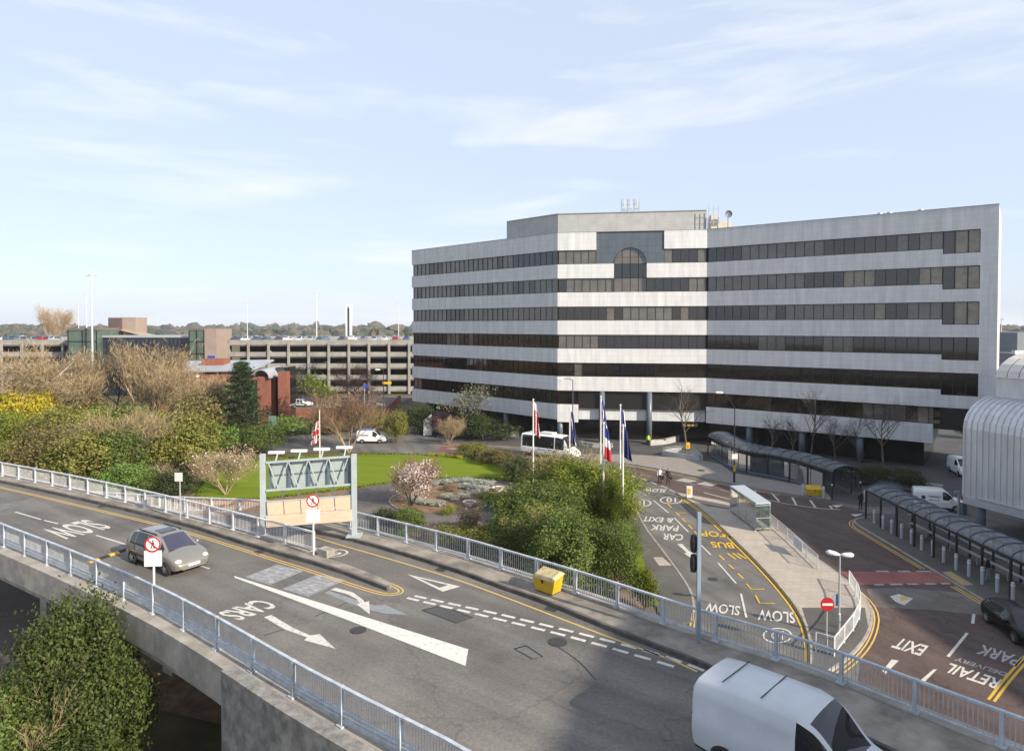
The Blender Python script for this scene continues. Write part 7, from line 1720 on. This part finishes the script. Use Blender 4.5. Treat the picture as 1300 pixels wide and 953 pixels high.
# ------------------------------------------------------------------ prohibition signs on the bridge
def no_walk(label, base, cyp, pyp, plate=True, r=0.31, face=None):
    h = hgt(base, cyp); o = thing('no_pedestrians_sign', label, 'sign', tuple(base)); fc = Vector(face or (0.10, -1, 0.05)).normalized(); u = Vector((0, 0, 1)).cross(fc).normalized() * 1
    mb = MB(); mb.tube([tuple(base), (base.x, base.y, base.z + h + r * .6)], 0.045, 8); mb.obj('pole', GALV if not plate else RAIL_LIT, o)
    c = Vector((base.x, base.y, base.z + h)) + fc * 0.07
    mb = MB(); disc(mb, c, r, fc); face_o = mb.obj('disc', WHITE, o)
    mb = MB(); ring(mb, c, r * .8, r * 1.0, fc, .014); mb.obj('red_ring', SRED, face_o)
    w = fc.cross(u) * -1 if fc.cross(u).z < 0 else fc.cross(u)
    def Q(a, b, t=.016): return c + u * a * r + w * b * r + fc * t
    mb = MB()
    for poly_ in ([(-.08, .28), (.12, .28), (.13, -.05), (-.10, -.05)], [(-.10, -.05), (.02, -.05), (-.16, -.58), (-.27, -.55)], [(.02, -.05), (.13, -.05), (.26, -.56), (.15, -.58)], [(-.08, .26), (-.20, -.02), (-.13, -.04), (-.02, .2)], [(.12, .26), (.26, .0), (.2, -.03), (.06, .2)]): mb.add([Q(a, b) for a, b in poly_], [(0, 1, 2, 3)])
    mb.add([Q(.02 + .10 * math.cos(t * .785), .42 + .11 * math.sin(t * .785)) for t in range(8)], [tuple(range(8))]); mb.obj('walking_figure', SH_K, face_o)
    mb = MB(); mb.add([Q(-.66, .54, .022), (Q(-.54, .66, .022)), Q(.66, -.54, .022), Q(.54, -.66, .022)], [(0, 1, 2, 3)]); mb.obj('red_bar', SRED, face_o)
    if plate:
        hp_ = hgt(base, pyp); pc = Vector((base.x, base.y, base.z + hp_)) + fc * 0.06; mb = MB(); mb.beam(pc - u * .33, pc + u * .33, 0.03, 0.62); mb.obj('plate', WHITE, o)
    return o
b0n = min(NEAR, key=lambda q: (q - at(196, 778, ZD)).length); bb_ = at(196, 778, ZD + 0.1)
no_walk('round no pedestrians sign with a blank plate beside the silver-grey car', bb_, 690, 708)
be = at(398, 704, ZD + 0.2); no_walk('round no pedestrians sign at the end of the white railing', be, 635, 654)
p = at(229, 660, ZD + .2); o = thing('post_plate', 'small pale plate on a post behind the white railing', 'sign', tuple(p)); mb = MB(); mb.tube([tuple(p), (p.x, p.y, p.z + hgt(p, 600))], .04, 6); mb.obj('pole', GALV, o); mb = MB(); mb.box((p.x - .05, p.y - .05, p.z + hgt(p, 605)), (.45, .03, .5)); mb.obj('panel', mat('plate_back', (0.5, 0.52, 0.5), .5), o)
# traffic signal seen from behind, on the railing
p = at(886.5, 815, ZD + 0.16); H_ = hgt(p, 650); o = thing('traffic_signal', 'tall blue-grey signal post with two dark heads on the railing', 'traffic signal', tuple(p)); mb = MB(); mb.box((p.x, p.y, p.z + H_ / 2), (0.13, 0.13, H_)); mb.obj('pole', mat('signal_post_paint', (0.22, 0.28, 0.34), 0.5, var=0.15), o)
for yy in (691, 716):
    c = p + Vector((-0.16, 0.12, hgt(p, yy))); mb = MB(); mb.lathe([(0.03, -0.33), (0.10, -0.30), (0.125, -0.1), (0.125, 0.1), (0.10, 0.30), (0.03, 0.33)], tuple(c), 10); mb.obj('signal_head', STEEL_BLK, o)
# manholes and gullies
IRON = mat('cast_iron', (0.035, 0.034, 0.034), 0.6, var=0.3, vscale=9)
for par_, x, y, z, r_ in ((deck, 708, 815, ZD, .34), (deck, 455, 800, ZD, .3), (deck, 240, 690, ZD, .3), (road, 905, 735, 0, .33), (road, 925, 660, 0, .33), (redroad, 1040, 690, 0, .35), (redroad, 1180, 690, 0, .3), (redroad, 1200, 800, 0, .33), (fc, 890, 597, .11, .45)):
    p = at(x, y, z); mb = MB(); mb.lathe([(r_, 0), (r_, 0.004 + 0.022)], (p.x, p.y, z), 18); mb.obj('manhole_cover', IRON, par_)
for x, y in ((330, 699.5), (560, 722), (700, 771.5), (130, 642)):
    p = at(x, y, ZD); mb = MB(); mb.box((p.x, p.y - .12, ZD + .012), (.5, .32, .012), R(-37)); mb.obj('gully_grate', IRON, deck)
# ------------------------------------------------------------------ flagpoles
POLEW = mat('pole_white', (0.68, 0.67, 0.64), 0.4)
FB = mat('flag_blue', (0.015, 0.035, 0.22), 0.8); FRr = mat('flag_red', (0.42, 0.02, 0.03), 0.8); FW = mat('flag_white', (0.62, 0.62, 0.64), 0.8); FD = mat('flag_navy', (0.012, 0.02, 0.10), 0.8)
FYL = mat('flag_gold', (0.55, 0.42, 0.03), 0.8)
def flag(label, base, H, drop, wid, stripes, dirx=1.0, seed=1):
    o = thing('flag', label, 'flag', (base.x, base.y, base.z + H - drop)); r = random.Random(seed); nu, nv = 16, 18
    mb_ = MB(); ms_ = []; ph = r.uniform(0, 6)
    def pt_(i, j):
        v = j / nv; u = i / nu; fold = 0.10 * math.sin(u * 11 + ph + v * 2.2) * (0.3 + v)
        x = 0.07 + wid * u * (0.35 + 0.5 * v) ; z = -drop * (v * (0.86 + 0.14 * u)) - 0.5 * u * (1 - v) * 0.6
        return Vector((base.x + dirx * x, base.y + fold, base.z + H - 0.15 + z))
    for i in range(nu):
        for j in range(nv):
            m = stripes((i + .5) / nu, (j + .5) / nv)
            if m not in ms_: ms_.append(m)
            mb_.f.append(tuple(a * (nv + 1) + b for a, b in ((i, j), (i + 1, j), (i + 1, j + 1), (i, j + 1)))); mb_.mi.append(ms_.index(m))
    mb_.v = [tuple(pt_(i, j)) for i in range(nu + 1) for j in range(nv + 1)]
    ob = mb_.obj('cloth', ms_, o, smooth=True); md = ob.modifiers.new('thickness', 'SOLIDIFY'); md.thickness = 0.012
    return o
fl = [
    ('flagpole with the red and white flag, leftmost of the row', 677, 67.0, 508, 'limp red and white flag on the leftmost pole', lambda u, v: FW if (v < .22 or (u + v * .4) % .6 < .14) else FRr, 3.7),
    ('second flagpole from the left, in the yellow-green bush', 723.5, 62.0, 519, 'limp navy flag on the second pole from the left', lambda u, v: FW if abs(u - v * .7 - .1) < .07 else FD, 3.4),
    ('third flagpole from the left, the tallest against the column', 763, 72.0, 504, 'limp blue and white flag on the third pole', lambda u, v: FW if abs(u - v) < .10 or abs(1 - u - v) < .08 else FB, 3.4),
    ('front flagpole with the tricolour', 766.8, 53.0, 538, 'limp blue, white and red tricolour on the front pole', lambda u, v: FB if v < .36 else (FW if v < .62 else FRr), 3.0),
    ('flagpole with the starred blue flag', 788, 64.0, 515, 'limp blue flag with gold stars on the fifth pole', lambda u, v: FYL if (int(u * 16) % 5 == 2 and int(v * 18) % 4 == 1) else (FW if u > .8 and v < .5 else FB), 3.4),
    ('front right flagpole beside the grey road', 791.5, 51.5, 541, 'limp dark blue flag on the front right pole', lambda u, v: FD, 2.6)]
for i, (lab, px, Y, yt, fl_lab, fn_, dr) in enumerate(fl):
    x = (px - 650) / 850 * Y; base = Vector((x, Y, 0)); H_ = hgt(base, yt); o = thing('flagpole', lab, 'flagpole', tuple(base), group='flagpoles in the garden')
    mb = MB(); mb.lathe([(0.10, 0), (0.055, H_)], tuple(base), 10); mb.obj('pole', POLEW, o); mb = MB(); mb.lathe([(0.02, 0), (0.10, .04), (0.10, .12), (0.02, .16)], (x, Y, H_), 10); mb.obj('finial', POLEW, o)
    flag(fl_lab, base, H_, dr, 0.75, fn_, 1.0, i)
p = at(406, 588); base = Vector((p.x, p.y, 0)); H_ = hgt(p, 522); o = thing('flagpole', 'cream flagpole behind the sign gantry', 'flagpole', tuple(base)); mb = MB(); mb.lathe([(0.10, 0), (0.065, H_)], tuple(base), 10); mb.obj('pole', mat('cream_pole', (0.60, 0.52, 0.38), 0.5), o); mb = MB(); mb.lathe([(0.02, 0), (0.10, .04), (0.10, .12), (0.02, .16)], (p.x, p.y, H_), 10); mb.obj('finial', MATS['cream_pole'], o)
def union(u, v):
    if abs(u - .5) < .09 or abs(v - .5) < .09: return FRr
    if abs(u - .5) < .17 or abs(v - .5) < .17: return FW
    if abs(abs(u - .5) - abs(v - .5)) < .06: return FRr
    if abs(abs(u - .5) - abs(v - .5)) < .14: return FW
    return FD
flag('limp union flag at half mast on the cream pole', base, H_ - 1.0, 3.2, 1.3, union, -1.0, 9)
# ------------------------------------------------------------------ plaza bits
p0 = [at(842, 577, .11), at(862, 574, .11), at(878, 575, .11), at(890, 584, .11)]
o = thing('stair_well', 'low pale wall and steel rails round the sunken steps on the plaza', 'railing', tuple(p0[0])); l = chaikin(p0, 1); mb = MB(); ribbon(mb, l, offset_line(l, 0.25), 0.05, 0.75); mb.obj('kerb_wall', lw, o)
l2 = chaikin(pts([(841, 577.5), (862, 581), (888, 584.5)], .11), 1); mb = MB(); ribbon(mb, l2, offset_line(l2, 0.25), 0.05, 0.70); mb.obj('kerb_wall', lw, o)
for zz in (0.85, 1.05):
    mb = MB(); mb.tube([Vector((q.x, q.y, zz)) for q in l], .03, 5); mb.obj('rail', GALV, o); mb = MB(); mb.tube([Vector((q.x, q.y, zz)) for q in l2], .03, 5); mb.obj('rail', GALV, o)
p = at(872, 581); o = thing('yellow_notice', 'yellow notice fixed to the entrance tree trunk', 'sign', (p.x, p.y - .2, 2)); mb = MB(); mb.box((p.x + .05, p.y - .25, hgt(p, 565)), (0.55, 0.06, 0.85)); mb.obj('panel', YELB, o); mb = MB(); mb.box((p.x + .05, p.y - .29, hgt(p, 566)), (0.2, 0.02, 0.3)); mb.obj('symbol', mat('notice_orange', (0.5, 0.12, 0.02), .6), o)
a = WR.p(0.6, -0.8, 3.0); o = thing('entrance_sign', 'black and yellow hanging sign at the passage under the office', 'sign', tuple(a)); mb = MB(); mb.box((25.2, 94.6, 3.25), (2.3, 0.12, 0.42)); mb.obj('panel', SH_K, o); mb = MB(); mb.box((24.4, 94.52, 3.25), (0.35, 0.04, 0.32)); mb.box((25.3, 94.52, 3.25), (0.9, 0.04, 0.14)); mb.obj('yellow_lettering', YELB, o)
p = at(544, 553); o = thing('white_panel_sign', 'slanted white sign board by the office\'s left corner', 'sign', tuple(p)); mb = MB(); h2 = hgt(p, 525)
mb.prism([(p.x - .8, p.y, 0), (p.x + .5, p.y, 0), (p.x + .5, p.y + .25, 0), (p.x - .8, p.y + .25, 0)], 0.1, h2 * .68); mb.add([(p.x - .8, p.y, h2 * .68), (p.x + .5, p.y, h2 * .68), (p.x + .5, p.y, h2), (p.x - .8, p.y + .25, h2 * .68), (p.x + .5, p.y + .25, h2 * .68), (p.x + .5, p.y + .25, h2)], [(0, 1, 2), (5, 4, 3), (0, 2, 5, 3), (1, 4, 5, 2)]); mb.obj('board', WHITE, o)
p = at(346, 560); o = thing('green_sign', 'green sign board on two posts by the service road', 'sign', tuple(p)); mb = MB(); mb.box((p.x, p.y, hgt(p, 534)), (1.1, .06, 1.5)); mb.obj('panel', mat('sign_green', (0.12, 0.20, 0.16), .6), o)
for dx in (-.4, .5): mb = MB(); mb.tube([(p.x + dx, p.y + .06, 0), (p.x + dx, p.y + .06, hgt(p, 528))], .05, 6); mb.obj('post', GALV, o)
for i, (x, y, lab) in enumerate(((1251, 0, ''),)): pass
o = thing('ticket_post', 'pale ticket post and barrier box beside the white panel van', 'post', tuple(at(1217, 652))); p = at(1217, 652); mb = MB(); mb.box((p.x, p.y, 1.0), (0.16, 0.16, 2.0)); mb.box((p.x - .15, p.y, 2.0), (0.45, 0.12, 0.2)); mb.obj('post', GALV, o); p = at(1223, 653); mb = MB(); mb.box((p.x, p.y, .55), (0.4, 0.4, 1.1)); mb.obj('box', STEEL_BLU, o)
hz = MB(); hz.box((0, 1180, 21.5), (4860, 2880, 45.2)); hzm = bpy.data.materials.new('haze'); hzm.use_nodes = True
for nd in list(hzm.node_tree.nodes):
    if nd.type != 'OUTPUT_MATERIAL': hzm.node_tree.nodes.remove(nd)
pvn = hzm.node_tree.nodes.new('ShaderNodeVolumePrincipled'); pvn.inputs['Color'].default_value = (0.86, 0.91, 1.0, 1); pvn.inputs['Density'].default_value = 0.00011
hzm.node_tree.links.new(pvn.outputs[0], [n for n in hzm.node_tree.nodes if n.type == 'OUTPUT_MATERIAL'][0].inputs['Volume'])
ho = hz.obj('haze', hzm); tag(ho, 'thin pale daylight haze over the whole place', 'haze', kind='stuff')
